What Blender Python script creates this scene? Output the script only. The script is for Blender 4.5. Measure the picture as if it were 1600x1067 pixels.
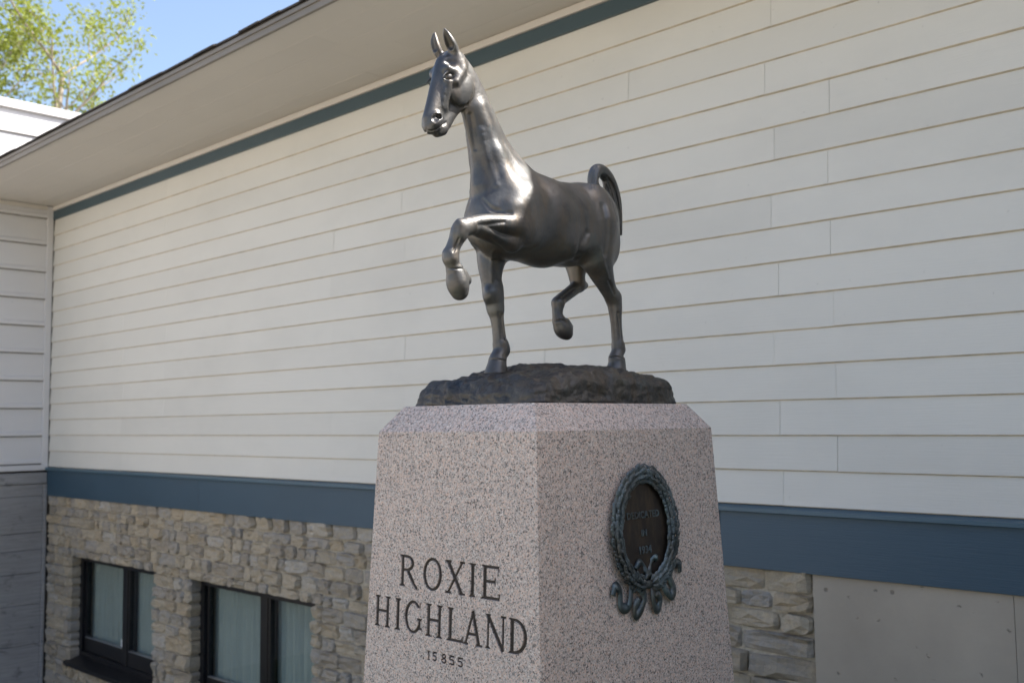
import bpy, bmesh, math, random
import numpy as np
from mathutils import Vector, Matrix, Euler, noise

for _o in list(bpy.data.objects): bpy.data.objects.remove(_o)
scene = bpy.context.scene
COL = scene.collection
R = math.radians

# ------------------------------------------------------------------ camera
cam_d = bpy.data.cameras.new('camera')
cam_d.sensor_width = 36; cam_d.sensor_fit = 'HORIZONTAL'
cam_d.lens = 35.4375
cam_d.clip_start = .05; cam_d.clip_end = 2000
cam = bpy.data.objects.new('camera', cam_d); COL.objects.link(cam)
cam.matrix_world = Matrix(((0.71912767, 0.06435687, 0.69189131, 0),
                           (0.69476921, -0.04897654, -0.71756326, 0),
                           (-0.01229369, 0.99672438, -0.07993356, 1.70),
                           (0, 0, 0, 1)))
cam_d.dof.use_dof = True; cam_d.dof.focus_distance = 3.05; cam_d.dof.aperture_fstop = 4.0
scene.camera = cam

# ------------------------------------------------------------------ sky and sun
SUN = Vector((.46, .50, .765)).normalized()          # towards the sun: over the roof, from the right
world = bpy.data.worlds.new('World'); scene.world = world
world.use_nodes = True
wn = world.node_tree.nodes; wl = world.node_tree.links
wn.clear()
sky = wn.new('ShaderNodeTexSky'); sky.sky_type = 'NISHITA'; sky.sun_disc = False
sky.sun_elevation = math.asin(SUN.z); sky.sun_rotation = math.atan2(SUN.x, SUN.y)
sky.altitude = 300; sky.air_density = 1.0; sky.dust_density = 4.0; sky.ozone_density = 1.0
bg = wn.new('ShaderNodeBackground'); bg.inputs['Strength'].default_value = .15
wo = wn.new('ShaderNodeOutputWorld')
wl.new(sky.outputs[0], bg.inputs['Color']); wl.new(bg.outputs[0], wo.inputs['Surface'])
sun_d = bpy.data.lights.new('sun', 'SUN'); sun_d.energy = 5.0; sun_d.angle = R(.53); sun_d.color = (1, .965, .91)
sun = bpy.data.objects.new('sun', sun_d); COL.objects.link(sun)
sun.rotation_euler = (-SUN).to_track_quat('-Z', 'Y').to_euler(); sun.location = (5, 5, 20)
vs = scene.view_settings
vs.view_transform = 'Standard'; vs.look = 'None'; vs.gamma = 1.0; vs.exposure = 1.06
vs.use_curve_mapping = False

# ------------------------------------------------------------------ helpers
random.seed(11)
def tag(o, label=None, cat=None, group=None, kind=None):
    if label: o['label'] = label
    if cat: o['category'] = cat
    if group: o['group'] = group
    if kind: o['kind'] = kind
    return o
def empty(name, loc=(0, 0, 0), parent=None):
    o = bpy.data.objects.new(name, None); COL.objects.link(o); o.location = loc; o.empty_display_size = .2
    if parent: o.parent = parent
    return o
def link(name, me, parent=None, loc=None):
    o = bpy.data.objects.new(name, me); COL.objects.link(o)
    if parent: o.parent = parent
    if loc is not None: o.location = loc
    return o
def mesh(name, verts, faces, mats, parent=None, smooth=False, mi=None, loc=None):
    me = bpy.data.meshes.new(name); me.from_pydata([tuple(v) for v in verts], [], faces)
    for m in (mats if isinstance(mats, (list, tuple)) else [mats]): me.materials.append(m)
    if mi: me.polygons.foreach_set('material_index', mi)
    if smooth: me.polygons.foreach_set('use_smooth', [True] * len(me.polygons))
    me.update()
    return link(name, me, parent, loc)
BOXF = [(0, 3, 2, 1), (4, 5, 6, 7), (0, 1, 5, 4), (1, 2, 6, 5), (2, 3, 7, 6), (3, 0, 4, 7)]
def boxv(x0, x1, y0, y1, z0, z1):
    return [(x0, y0, z0), (x1, y0, z0), (x1, y1, z0), (x0, y1, z0), (x0, y0, z1), (x1, y0, z1), (x1, y1, z1), (x0, y1, z1)]
def box(name, b, mat, parent=None, bev=0.0):
    if bev <= 0: return mesh(name, boxv(*b), BOXF, mat, parent)
    bm = bmesh.new()
    vs_ = [bm.verts.new(v) for v in boxv(*b)]
    for f in BOXF: bm.faces.new([vs_[i] for i in f])
    bmesh.ops.bevel(bm, geom=bm.edges[:], offset=bev, segments=2, affect='EDGES', profile=.5)
    me = bpy.data.meshes.new(name); bm.to_mesh(me); bm.free(); me.materials.append(mat)
    return link(name, me, parent)
def prism_x(name, prof, x0, x1, mats, parent=None, mi=None):
    """closed (y,z) profile, counter-clockwise seen from +X, swept from x0 to x1"""
    n = len(prof)
    v = [(x0, y, z) for y, z in prof] + [(x1, y, z) for y, z in prof]
    f = [(i, (i + 1) % n, n + (i + 1) % n, n + i) for i in range(n)]
    f = [tuple(reversed(q)) for q in f] + [tuple(range(n)), tuple(range(2 * n - 1, n - 1, -1))]
    return mesh(name, v, f, mats, parent, mi=(list(mi) + [0, 0]) if mi else None)
def fixn(o):
    bm = bmesh.new(); bm.from_mesh(o.data); bmesh.ops.recalc_face_normals(bm, faces=bm.faces[:]); bm.to_mesh(o.data); bm.free(); return o

# ------------------------------------------------------------------ materials
class NT:
    def __init__(s, name):
        s.m = bpy.data.materials.new(name); s.m.use_nodes = True
        s.t = s.m.node_tree; s.n = s.t.nodes; s.l = s.t.links
        s.b = s.n['Principled BSDF']; s.out = s.n['Material Output']
        s.tc = s.n.new('ShaderNodeTexCoord')
    def new(s, t, **kw):
        n = s.n.new(t)
        for k, v in kw.items():
            if k in n.inputs.keys() if isinstance(k, str) else False: n.inputs[k].default_value = v
            else: setattr(n, k, v)
        return n
    def con(s, a, b): s.l.new(a, b)
    def mapping(s, scale=(1, 1, 1), src='Object', rot=(0, 0, 0)):
        m = s.n.new('ShaderNodeMapping'); m.inputs['Scale'].default_value = scale; m.inputs['Rotation'].default_value = rot
        s.l.new(s.tc.outputs[src], m.inputs[0]); return m.outputs[0]
    def noise(s, vec, scale, detail=4, rough=.55, dist=0):
        n = s.n.new('ShaderNodeTexNoise'); n.inputs['Scale'].default_value = scale; n.inputs['Detail'].default_value = detail
        n.inputs['Roughness'].default_value = rough; n.inputs['Distortion'].default_value = dist
        s.l.new(vec, n.inputs['Vector']); return n.outputs[0]
    def voro(s, vec, scale, feat='F1', out='Color'):
        n = s.n.new('ShaderNodeTexVoronoi'); n.feature = feat; n.inputs['Scale'].default_value = scale
        s.l.new(vec, n.inputs['Vector']); return n.outputs[out]
    def ramp(s, fac, stops, interp='LINEAR'):
        n = s.n.new('ShaderNodeValToRGB'); cr = n.color_ramp; cr.interpolation = interp
        while len(cr.elements) < len(stops): cr.elements.new(.5)
        for e, (p, c) in zip(cr.elements, stops):
            e.position = p; e.color = (*c, 1) if len(c) == 3 else c
        s.l.new(fac, n.inputs[0]); return n.outputs[0]
    def mix(s, fac, a, b, blend='MIX'):
        n = s.n.new('ShaderNodeMix'); n.data_type = 'RGBA'; n.blend_type = blend
        for i, v in ((0, fac), (6, a), (7, b)):
            if hasattr(v, 'is_output'): s.l.new(v, n.inputs[i])
            else: n.inputs[i].default_value = v if i == 0 else ((*v, 1) if len(v) == 3 else v)
        return n.outputs[2]
    def math(s, op, a, b=None):
        n = s.n.new('ShaderNodeMath'); n.operation = op
        for i, v in ((0, a), (1, b)):
            if v is None: continue
            if hasattr(v, 'is_output'): s.l.new(v, n.inputs[i])
            else: n.inputs[i].default_value = v
        return n.outputs[0]
    def rand(s):
        n = s.n.new('ShaderNodeObjectInfo'); return n.outputs['Random']
    def bump(s, h, strength, dist=.01):
        n = s.n.new('ShaderNodeBump'); n.inputs['Strength'].default_value = strength; n.inputs['Distance'].default_value = dist
        s.l.new(h, n.inputs['Height']); s.l.new(n.outputs[0], s.b.inputs['Normal']); return n
    def done(s, color=None, rough=None, metal=None, spec=None):
        for k, v in (('Base Color', color), ('Roughness', rough), ('Metallic', metal), ('Specular IOR Level', spec)):
            if v is None: continue
            if hasattr(v, 'is_output'): s.l.new(v, s.b.inputs[k])
            else: s.b.inputs[k].default_value = (*v, 1) if k == 'Base Color' else v
        return s.m

def paint(name, col, grain=.25, var=.06, rough=.55, dirt=.12):
    n = NT(name)
    g = n.noise(n.mapping((2, 2, 60)), 3, 6, .65)
    p = n.noise(n.mapping((.6, .6, 1.2)), 1.3, 5, .6)
    c = n.mix(n.math('MULTIPLY', n.math('SUBTRACT', n.rand(), .5), 1.0), col, tuple(v * (1 - var * 2) for v in col))
    c = n.mix(n.ramp(p, [(.42, (0, 0, 0)), (.75, (dirt,) * 3)]), c, tuple(v * .55 for v in col))
    sp = n.noise(n.mapping((1, 1, 1)), 38, 2, .5)
    c = n.mix(n.ramp(sp, [(.74, (0, 0, 0)), (.80, (.35,) * 3)]), c, tuple(v * .5 for v in col))
    n.bump(g, grain, .004)
    return n.done(c, rough)
M = {}
M['siding'] = paint('siding_paint', (.66, .642, .588), .35, .05, .55, .20)
M['wing'] = paint('wing_siding_paint', (.70, .69, .69), .2, .03)
M['trim_white'] = paint('cream_trim_paint', (.62, .58, .52), .2, .03)
M['soffit'] = paint('soffit_paint', (.585, .55, .50), .08, .03)
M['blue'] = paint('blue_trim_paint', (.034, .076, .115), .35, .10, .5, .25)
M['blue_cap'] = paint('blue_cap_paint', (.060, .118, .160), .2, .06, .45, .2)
M['frieze'] = paint('frieze_blue_warm_bounce', (.045, .078, .095), .2, .06, .5)  # the trim blue again, with warm bounce light tinted into the colour
def plain(name, col, rough=.6, metal=0.0, nz=0.0, sc=20, bs=0.0):
    n = NT(name)
    c = col
    if nz:
        t = n.noise(n.mapping(), sc, 5, .6)
        c = n.mix(n.ramp(t, [(.3, (0, 0, 0)), (.7, (1, 1, 1))]), tuple(v * (1 - nz) for v in col), tuple(min(1, v * (1 + nz)) for v in col))
        if bs: n.bump(t, bs, .01)
    return n.done(c, rough, metal)
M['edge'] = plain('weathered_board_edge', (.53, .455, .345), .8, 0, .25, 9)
M['gap'] = plain('dark_joint', (.10, .085, .07), .9)
M['mortar'] = plain('mortar', (.42, .37, .29), .95, 0, .2, 40, .6)
def stone_mat():
    n = NT('rubble_stone')
    r = n.rand()
    base = n.ramp(r, [(0, (.29, .26, .22)), (.2, (.38, .33, .255)), (.4, (.33, .31, .28)), (.56, (.44, .38, .29)), (.72, (.31, .295, .275)), (.84, (.40, .325, .225)), (.92, (.44, .415, .375))], 'CONSTANT')
    v = n.mapping()
    a = n.noise(v, 9, 6, .65, .4); b = n.noise(v, 45, 5, .7)
    c = n.mix(n.ramp(a, [(.35, (0, 0, 0)), (.7, (.7,) * 3)]), base, (.42, .335, .22))
    c = n.mix(n.ramp(b, [(.4, (0, 0, 0)), (.75, (.45,) * 3)]), c, (.17, .16, .15))
    n.bump(n.math('ADD', a, n.math('MULTIPLY', b, .6)), .75, .02)
    return n.done(c, .9)
M['stone'] = stone_mat()
def conc_mat(name, col, pits, planks=False):
    n = NT(name); v = n.mapping()
    a = n.noise(v, 1.6, 6, .6); b = n.noise(v, 60, 4, .6)
    c = n.mix(n.ramp(a, [(.3, (0, 0, 0)), (.75, (1, 1, 1))]), tuple(k * .86 for k in col), tuple(k * 1.10 for k in col))
    h = b
    if pits:
        w = n.mix(.5, v, n.noise(v, 14, 3, .6), 'ADD')
        d = n.voro(v, 13, 'F1', 'Distance'); e = n.noise(v, 22, 3, .7, 1.0)
        pit = n.math('MULTIPLY', n.ramp(d, [(.10, (1, 1, 1)), (.17, (0, 0, 0))]), n.ramp(e, [(.5, (0, 0, 0)), (.6, (1, 1, 1))]))
        c = n.mix(n.math('MULTIPLY', pit, .75), c, tuple(k * .35 for k in col))
        h = n.math('SUBTRACT', n.math('MULTIPLY', b, .15), pit)
    if planks:
        g = n.noise(n.mapping((1, .8, 22)), 4, 6, .7)
        c = n.mix(n.ramp(g, [(.42, (0, 0, 0)), (.72, (.6,) * 3)]), c, tuple(k * .45 for k in col))
        k2 = n.noise(n.mapping((1, 2.2, 3.5)), 2.6, 3, .6, .6)
        c = n.mix(n.ramp(k2, [(.60, (0, 0, 0)), (.72, (.55,) * 3)]), c, tuple(k * .3 for k in col))
        h = g
    n.bump(h, .5, .008)
    return n.done(c, .9)
M['concrete'] = conc_mat('pitted_concrete', (.40, .35, .285), True)
M['board_concrete'] = conc_mat('board_marked_concrete', (.34, .335, .335), False, True)
M['black'] = plain('black_window_frame', (.008, .008, .010), .35, 0, .2, 30)
M['steel'] = plain('aluminium_bead', (.45, .46, .48), .4, .9)
M['curtain'] = plain('pale_curtain', (.44, .475, .44), .9, 0, .06, 3)
M['dark'] = plain('dark_interior', (.02, .02, .022), .9)
M['shingle'] = plain('asphalt_shingle', (.055, .045, .038), .95, 0, .4, 60, .8)
M['fascia'] = paint('worn_fascia_and_lap_shade', (.20, .18, .155), .3, .08, .6, .6)
M['paper'] = plain('white_tag', (.75, .75, .75), .7)
def glass_mat():
    m = bpy.data.materials.new('window_glass'); m.use_nodes = True
    t = m.node_tree; t.nodes.clear()
    o = t.nodes.new('ShaderNodeOutputMaterial'); mx = t.nodes.new('ShaderNodeMixShader')
    fr = t.nodes.new('ShaderNodeFresnel'); fr.inputs[0].default_value = 1.65
    tr = t.nodes.new('ShaderNodeBsdfTransparent'); tr.inputs[0].default_value = (.86, .89, .89, 1)
    gl = t.nodes.new('ShaderNodeBsdfGlossy'); gl.inputs['Roughness'].default_value = .02
    ge = t.nodes.new('ShaderNodeNewGeometry'); iv = t.nodes.new('ShaderNodeMath'); iv.operation = 'SUBTRACT'; iv.inputs[0].default_value = 1
    ml = t.nodes.new('ShaderNodeMath'); ml.operation = 'MULTIPLY'
    t.links.new(ge.outputs['Backfacing'], iv.inputs[1]); t.links.new(iv.outputs[0], ml.inputs[0]); t.links.new(fr.outputs[0], ml.inputs[1])
    t.links.new(ml.outputs[0], mx.inputs[0]); t.links.new(tr.outputs[0], mx.inputs[1]); t.links.new(gl.outputs[0], mx.inputs[2])
    t.links.new(mx.outputs[0], o.inputs[0]); return m
M['glass'] = glass_mat()
def granite():
    n = NT('pink_grey_granite'); v = n.mapping()
    vv = n.new('ShaderNodeVectorMath', operation='ADD')
    ds = n.n.new('ShaderNodeTexNoise'); ds.inputs['Scale'].default_value = 160; n.l.new(v, ds.inputs['Vector'])
    sc = n.new('ShaderNodeVectorMath', operation='SCALE'); n.l.new(ds.outputs['Color'], sc.inputs[0]); sc.inputs['Scale'].default_value = .006
    n.l.new(v, vv.inputs[0]); n.l.new(sc.outputs[0], vv.inputs[1]); w = vv.outputs[0]
    c1 = n.voro(w, 265); c2 = n.voro(w, 235)
    sp = n.n.new('ShaderNodeSeparateColor'); n.l.new(c1, sp.inputs[0])
    sp2 = n.n.new('ShaderNodeSeparateColor'); n.l.new(c2, sp2.inputs[0])
    base = n.ramp(sp.outputs[0], [(0, (.33, .295, .27)), (.18, (.56, .41, .33)), (.36, (.46, .40, .365)), (.52, (.60, .455, .375)), (.66, (.54, .485, .445)), (.80, (.40, .345, .315)), (.92, (.66, .59, .53))], 'CONSTANT')
    big = n.noise(v, 22, 3, .6)
    base = n.mix(n.ramp(big, [(.35, (0, 0, 0)), (.7, (.30,) * 3)]), base, (.56, .44, .38))
    blk = n.ramp(sp2.outputs[1], [(.0, (1, 1, 1)), (.078, (0, 0, 0))], 'CONSTANT')
    gry = n.ramp(sp2.outputs[2], [(.0, (.7,) * 3), (.15, (0, 0, 0))], 'CONSTANT')
    c = n.mix(gry, base, (.17, .165, .165)); c = n.mix(n.math('MULTIPLY', blk, .74), c, (.045, .042, .042))
    st = n.noise(n.mapping((1.5, 1.5, .5)), 3.2, 5, .65)
    c = n.mix(n.ramp(st, [(.55, (0, 0, 0)), (.8, (.22,) * 3)]), c, (.16, .15, .14))
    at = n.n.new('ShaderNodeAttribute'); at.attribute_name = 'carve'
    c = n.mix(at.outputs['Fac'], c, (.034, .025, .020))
    fine = n.noise(v, 260, 2, .6)
    n.bump(n.math('ADD', fine, sp.outputs[1]), .16, .003)
    return n.done(c, .72)
M['granite'] = granite()
def bronze(name, lo, hi, r0, r1, green=.25, bs=.1, bscale=90, metal=.85, coat=.0):
    n = NT(name); v = n.mapping()
    a = n.noise(v, 7, 6, .62, .5); b = n.noise(v, bscale, 5, .65); s = n.noise(n.mapping((1, 1, .25)), 26, 5, .65)
    c = n.mix(n.ramp(a, [(.32, (0, 0, 0)), (.7, (1, 1, 1))]), lo, hi)
    c = n.mix(n.ramp(s, [(.46, (0, 0, 0)), (.74, (.55,) * 3)]), c, (.150, .108, .068))
    g = n.noise(v, 13, 5, .7)
    c = n.mix(n.ramp(g, [(.56, (0, 0, 0)), (.8, (green,) * 3)]), c, (.16, .24, .24))
    rr = n.ramp(n.math('ADD', n.math('MULTIPLY', a, .6), n.math('MULTIPLY', s, .4)), [(.3, (r0,) * 3), (.75, (r1,) * 3)])
    md = n.noise(v, 24, 3, .5)
    n.bump(n.math('ADD', n.math('ADD', b, n.math('MULTIPLY', s, .6)), n.math('MULTIPLY', md, 1.6)), bs, .006)
    n.b.inputs['Coat Weight'].default_value = coat; n.b.inputs['Coat Roughness'].default_value = .22
    return n.done(c, rr, metal)
M['bronze'] = bronze('bronze_patina', (.058, .060, .065), (.150, .144, .134), .39, .57, .22, .20, 70, .66, .25)
M['bronze_rough'] = bronze('rough_cast_bronze', (.042, .046, .052), (.115, .106, .092), .42, .62, .45, 1.0, 60)
M['bronze_plate'] = bronze('plaque_bronze', (.045, .038, .034), (.075, .060, .052), .45, .55, .05, .1)
M['bronze_green'] = bronze('verdigris_bronze', (.055, .062, .064), (.17, .22, .245), .42, .6, .8, .4, 120)
M['added_dark_lawn'] = plain('added_lawn_soil', (.055, .075, .030), .95, 0, .4, 30, .6)
M['ground'] = plain('pale_paving', (.46, .41, .335), .9, 0, .12, 1.5, .1)
M['bark'] = plain('tree_bark', (.33, .28, .22), .9, 0, .45, 8, .5)
def leaf_mat(name, col):
    n = NT(name)
    at = n.n.new('ShaderNodeAttribute'); at.attribute_name = 'tint'
    c = n.mix(at.outputs['Fac'], tuple(k * .6 for k in col), col)
    n.done(c, .55)
    tr = n.n.new('ShaderNodeBsdfTranslucent'); n.l.new(c, tr.inputs[0])
    mx = n.n.new('ShaderNodeMixShader'); mx.inputs[0].default_value = .45
    n.l.new(n.b.outputs[0], mx.inputs[1]); n.l.new(tr.outputs[0], mx.inputs[2]); n.l.new(mx.outputs[0], n.out.inputs['Surface'])
    return n.m
M['blocker_wood'] = plain('blocker_evergreen', (.030, .048, .020), .8, 0, .5, 2)
M['leaf'] = leaf_mat('spring_leaf', (.31, .36, .05))

# ------------------------------------------------------------------ ground: level by the pedestal, falling away along the wall
D = 4.766
def gz(x, y):
    a = min(max((-3.6 - x) / 3.5, 0), 1); b = min(max((y + 2.5) / 3.0, 0), 1)
    return -1.45 * (a * a * (3 - 2 * a)) * (b * b * (3 - 2 * b)) - .004
xs = [-400, -120, -50, -30] + [-24 + .8 * i for i in range(50)] + [20, 50, 120, 400]
ys = [-400, -120, -50, -20, -8] + [-4 + .5 * i for i in range(24)] + [14, 25, 60, 150, 400]
gv = [(x, y, gz(x, y)) for y in ys for x in xs]
nx = len(xs)
gf = [(j * nx + i, j * nx + i + 1, (j + 1) * nx + i + 1, (j + 1) * nx + i) for j in range(len(ys) - 1) for i in range(nx - 1)]
tag(mesh('ground', gv, gf, M['ground']), kind='structure')
lx = [-12.0 + .5 * i for i in range(41)]; ly = [-.6 + .25 * i for i in range(22)]
lv = [(x, y, gz(x, y) + .006) for y in ly for x in lx]
tag(mesh('added_dark_lawn', lv, [(j * 41 + i, j * 41 + i + 1, (j + 1) * 41 + i + 1, (j + 1) * 41 + i) for j in range(21) for i in range(40)], M['added_dark_lawn']), kind='structure')  # unseen dark lawn, added to cut ground bounce on the lower wall

# ------------------------------------------------------------------ main building
XL, XR = -12.13, 8.0
bld = tag(empty('building', (-2, D, 0)), 'long cream lap-sided building with blue band, stone base and deep eave behind the pedestal', 'building')
def bl(o, parent=None):
    o.parent = parent or bld
    if parent is None: o.matrix_parent_inverse = Matrix.Translation((2, -D, 0))
    return o
EXP = .1813; Z0 = 1.2515
sid = bl(box('siding_wall', (XL + .02, XR, D + .012, D + .30, 1.20, 4.42), M['gap']))
rj = random.Random(5)
for i in range(16):
    zb = Z0 + EXP * i
    base = [-2.655, -6.575, -10.25] if i % 2 == 0 else [-2.325, -5.70, -9.35]
    if i == 4: base = [-2.655, -4.33, -6.575, -10.25]
    if i == 13: base = [-3.58, -5.70, -9.35]
    cuts = [XL + .012] + sorted(c + rj.uniform(-.03, .03) for c in base) + [rj.uniform(.6, 1.6), rj.uniform(4.4, 5.2), XR]
    for a, b in zip(cuts[:-1], cuts[1:]):
        jy = rj.uniform(-.0012, .0012); jz = rj.uniform(-.0012, .0012)
        zt = min(zb + EXP + .022, 4.30)
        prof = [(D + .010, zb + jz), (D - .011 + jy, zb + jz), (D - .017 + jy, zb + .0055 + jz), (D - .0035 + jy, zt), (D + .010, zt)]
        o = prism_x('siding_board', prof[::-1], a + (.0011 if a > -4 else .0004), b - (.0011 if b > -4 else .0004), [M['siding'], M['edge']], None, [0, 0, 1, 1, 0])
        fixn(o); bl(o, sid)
# blue band with cap
band = bl(box('trim_band', (XL + .03, XR, D + .006, D + .02, .93, 1.21), M['gap']))
bc = [XL + .03, -8.6, -5.55, -3.02, .64, 4.3, XR]
for a, b in zip(bc[:-1], bc[1:]):
    bl(box('band_board', (a + .0015, b - .0015, D - .036, D + .005, .922, 1.214), M['blue'], None, .003), band)
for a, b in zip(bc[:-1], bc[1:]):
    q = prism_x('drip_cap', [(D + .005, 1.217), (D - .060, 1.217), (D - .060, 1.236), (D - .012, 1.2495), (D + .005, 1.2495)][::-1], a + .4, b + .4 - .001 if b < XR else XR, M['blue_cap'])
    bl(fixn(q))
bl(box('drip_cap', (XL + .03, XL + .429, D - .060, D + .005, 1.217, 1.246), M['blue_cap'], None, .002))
# frieze, moulding, soffit, fascia, roof
bl(box('frieze_board', (XL + .015, XR, D - .030, D + .008, 4.163, 4.262), M['frieze'], None, .002))
bl(box('soffit_moulding', (XL + .015, XR, D - .042, D + .008, 4.266, 4.3165), M['soffit'], None, .004))
bl(box('gap_line_strip', (XL + .015, XR, D - .030, D + .006, 4.3172, 4.3222), M['edge']))  # brown strip drawn as the gap line between moulding and soffit
sof = bl(box('soffit', (XL + .015, XR, 3.62, D, 4.335, 4.36), M['gap']))
rf0 = random.Random(2)
sy = [3.625, 3.86, 4.09, 4.32, 4.55, D - .012]
for a, b in zip(sy[:-1], sy[1:]):
    xc = [XL + .015] + [XL + rf0.uniform(2.4, 3.6) + 3.66 * k for k in range(5)] + [XR]
    for c_, d_ in zip(xc[:-1], xc[1:]): bl(box('soffit_panel', (c_ + .0006, d_ - .0006, a + .0010, b - .0010, 4.3225 + rf0.uniform(0, .0012), 4.334), M['soffit'], None, .0007), sof)
rf = random.Random(3)
fa = bl(box('fascia_board', (XL + .015, XR, 3.598, 3.622, 4.308, 4.378), M['fascia'], None, .003))
bl(box('drip_edge', (XL + .015, XR, 3.586, 3.597, 4.352, 4.381), M['fascia'], None, .002))
rv = [(XL + .02, 3.60, 4.381), (XR + .4, 3.60, 4.381), (XR + .4, 10, 6.94), (XL + .02, 10, 6.94), (XR + .4, 16.4, 4.381), (XL + .02, 16.4, 4.381)]
roof = bl(mesh('roof', rv + [(x, y, z + .02) for x, y, z in rv], [(0, 1, 2, 3), (3, 2, 4, 5), (9, 8, 7, 6), (11, 10, 8, 9), (0, 6, 7, 1), (5, 4, 10, 11), (0, 3, 9, 6), (3, 5, 11, 9), (1, 7, 8, 2), (2, 8, 10, 4)], M['shingle']))
x = XL + .02
while x < XR:
    w = rf.uniform(.22, .34); ov = rf.uniform(-.006, .006); zz = rf.uniform(0, .003)
    y0 = 3.572 + ov
    v = [(x, y0, 4.390 + zz), (x + w - .004, y0 + rf.uniform(-.004, .004), 4.390 + zz), (x + w - .004, 3.86, 4.506 + zz), (x, 3.86, 4.506 + zz)]
    v = v + [(a, b, c + .014) for a, b, c in v]
    o = mesh('shingle', v, BOXF, M['shingle']); bl(o, roof); x += w
# closing walls of the building
bl(box('rear_wall', (XL + .02, XR, 15.2, 15.4, -1.6, 4.5), M['siding'])); bl(box('end_wall', (XR - .2, XR, D + .31, 15.19, -1.6, 4.5), M['siding']))
# concrete foundation panels at the right
con = bl(box('concrete_wall', (-2.499, XR, D - .006, D + .3, -.4, .935), M['concrete']))
for k, (a, b) in enumerate(((-2.499, -1.548), (-1.546, .9), (.902, 3.4), (3.402, XR))):
    bl(box('concrete_panel', (a, b, D - .016, D - .007, -.4, .932), M['concrete'], None, .0015), con)
# stone base
WIN = [(-11.42, -9.505), (-8.765, -6.845)]
WZ0, WZ1 = -.87, .28
mv, mf = [], []
def addbox(b):
    k = len(mv); mv.extend(boxv(*b)); mf.extend([tuple(q + k for q in f) for f in BOXF])
yb0, yb1 = D + .005, D + .32
JO = .035
for a, b, c, d in ((XL + .02, -2.502, WZ1 + JO, 1.20), (XL + .02, WIN[0][0] - JO, WZ0, WZ1 + JO), (WIN[0][1] + JO, WIN[1][0] - JO, WZ0, WZ1 + JO), (WIN[1][1] + JO, -2.502, WZ0, WZ1 + JO), (XL + .02, -2.502, -1.7, WZ0)):
    addbox((a, b, yb0, yb1, c, d))
stw = bl(mesh('stone_wall', mv, mf, M['mortar']))
rs = random.Random(21)
def stone_mesh(w, h, dep):
    N = 7; seed = rs.random() * 100
    V, F = [], []
    rad = min(w, h) * rs.uniform(.12, .30)
    t0, t1 = rs.uniform(-.16, .16), rs.uniform(-.16, .16)
    U = [-1, -.88, -.45, rs.uniform(-.15, .15), .45, .87, 1]
    for j in range(N):
        for i in range(N):
            u, v = U[i], U[j]
            x_ = u * w / 2; z_ = v * h / 2
            m = max(0, abs(u) + abs(v) - 1.45) / .55
            x_ -= math.copysign(m * rad * .32, u) if u else 0
            z_ -= math.copysign(m * rad * .32, v) if v else 0
            e = noise.noise((u * 1.7 + seed, v * 1.7, seed))
            z_ += e * h * .07 + noise.noise((u * 4 + seed, v * 4, 3)) * .004; x_ += noise.noise((u + seed, v * 2, seed + 9)) * w * .045
            ring = max(abs(u), abs(v)); inn = ring < .95
            y_ = -dep * (1 if inn else .25) - (e * .020 + t0 * x_ + t1 * z_ + noise.noise((u * 3.4, v * 3.4, seed)) * .014 + noise.noise((u * 7, v * 7, seed)) * .006) * (1 if inn else .3)
            V.append((x_, min(y_, -.006 if inn else -.001), z_))
    for j in range(N - 1):
        for i in range(N - 1):
            a = j * N + i
            F += [(a, a + 1, a + N + 1), (a, a + N + 1, a + N)] if (i + j) % 2 else [(a, a + 1, a + N), (a + 1, a + N + 1, a + N)]
    rim = [i for i in range(N)] + [j * N + N - 1 for j in range(1, N)] + [(N - 1) * N + i for i in range(N - 2, -1, -1)] + [j * N for j in range(N - 2, 0, -1)]
    k = len(V); n_ = len(rim)
    for r in rim: V.append((V[r][0] * .98, .13, V[r][2] * .98))
    for q in range(n_): F.append((rim[q], k + q, k + (q + 1) % n_, rim[(q + 1) % n_]))
    me = bpy.data.meshes.new('stone'); me.from_pydata(V, [], F); me.materials.append(M['stone']); me.update()
    return me
far = []
def put_stone(x0_, x1_, z0_, z1_):
    g = rs.uniform(.006, .013)
    w, h = x1_ - x0_ - g, z1_ - z0_ - g
    if w < .03 or h < .03: return
    me = stone_mesh(w, h, rs.uniform(.012, .034))
    c = ((x0_ + x1_) / 2, D + .004, (z0_ + z1_) / 2)
    hid = (-5.75 < c[0] < -3.35) or c[2] < -.35 - .17 * (-6.1 - c[0]) if c[0] > -12.2 else False
    if hid: far.append((me, c))
    else: o = link('stone', me, stw, (c[0], c[1], c[2])); 
def fill_row(xa, xb, za, zb):
    x_ = xa
    while x_ < xb - .02:
        h = zb - za
        w = rs.choice((rs.uniform(.12, .18), rs.uniform(.18, .28), rs.uniform(.24, .36))) * (1.25 if x_ > -4 else 1)
        if xb - x_ - w < .11: w = xb - x_
        jz = rs.uniform(-.012, .012)
        if h > .15 and rs.random() < .28:
            m = za + h * rs.uniform(.4, .6)
            put_stone(x_, x_ + w, za, m); put_stone(x_, x_ + w, m, zb + jz * .5)
        elif w > .26 and rs.random() < .3:
            m = x_ + w * rs.uniform(.4, .6); put_stone(x_, m, za, zb); put_stone(m, x_ + w, za, zb)
        else: put_stone(x_, x_ + w, za, zb + jz * .4)
        x_ += w
def rows(za, zb, n):
    hs = [rs.uniform(.75, 1.3) for _ in range(n)]; t = sum(hs); z_ = za; out = []
    for h in hs: out.append((z_, z_ + h / t * (zb - za))); z_ += h / t * (zb - za)
    return out
SX0, SX1 = XL + .05, -2.506
for za, zb in rows(WZ1, .935, 6): fill_row(SX0, SX1, za, zb)
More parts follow.
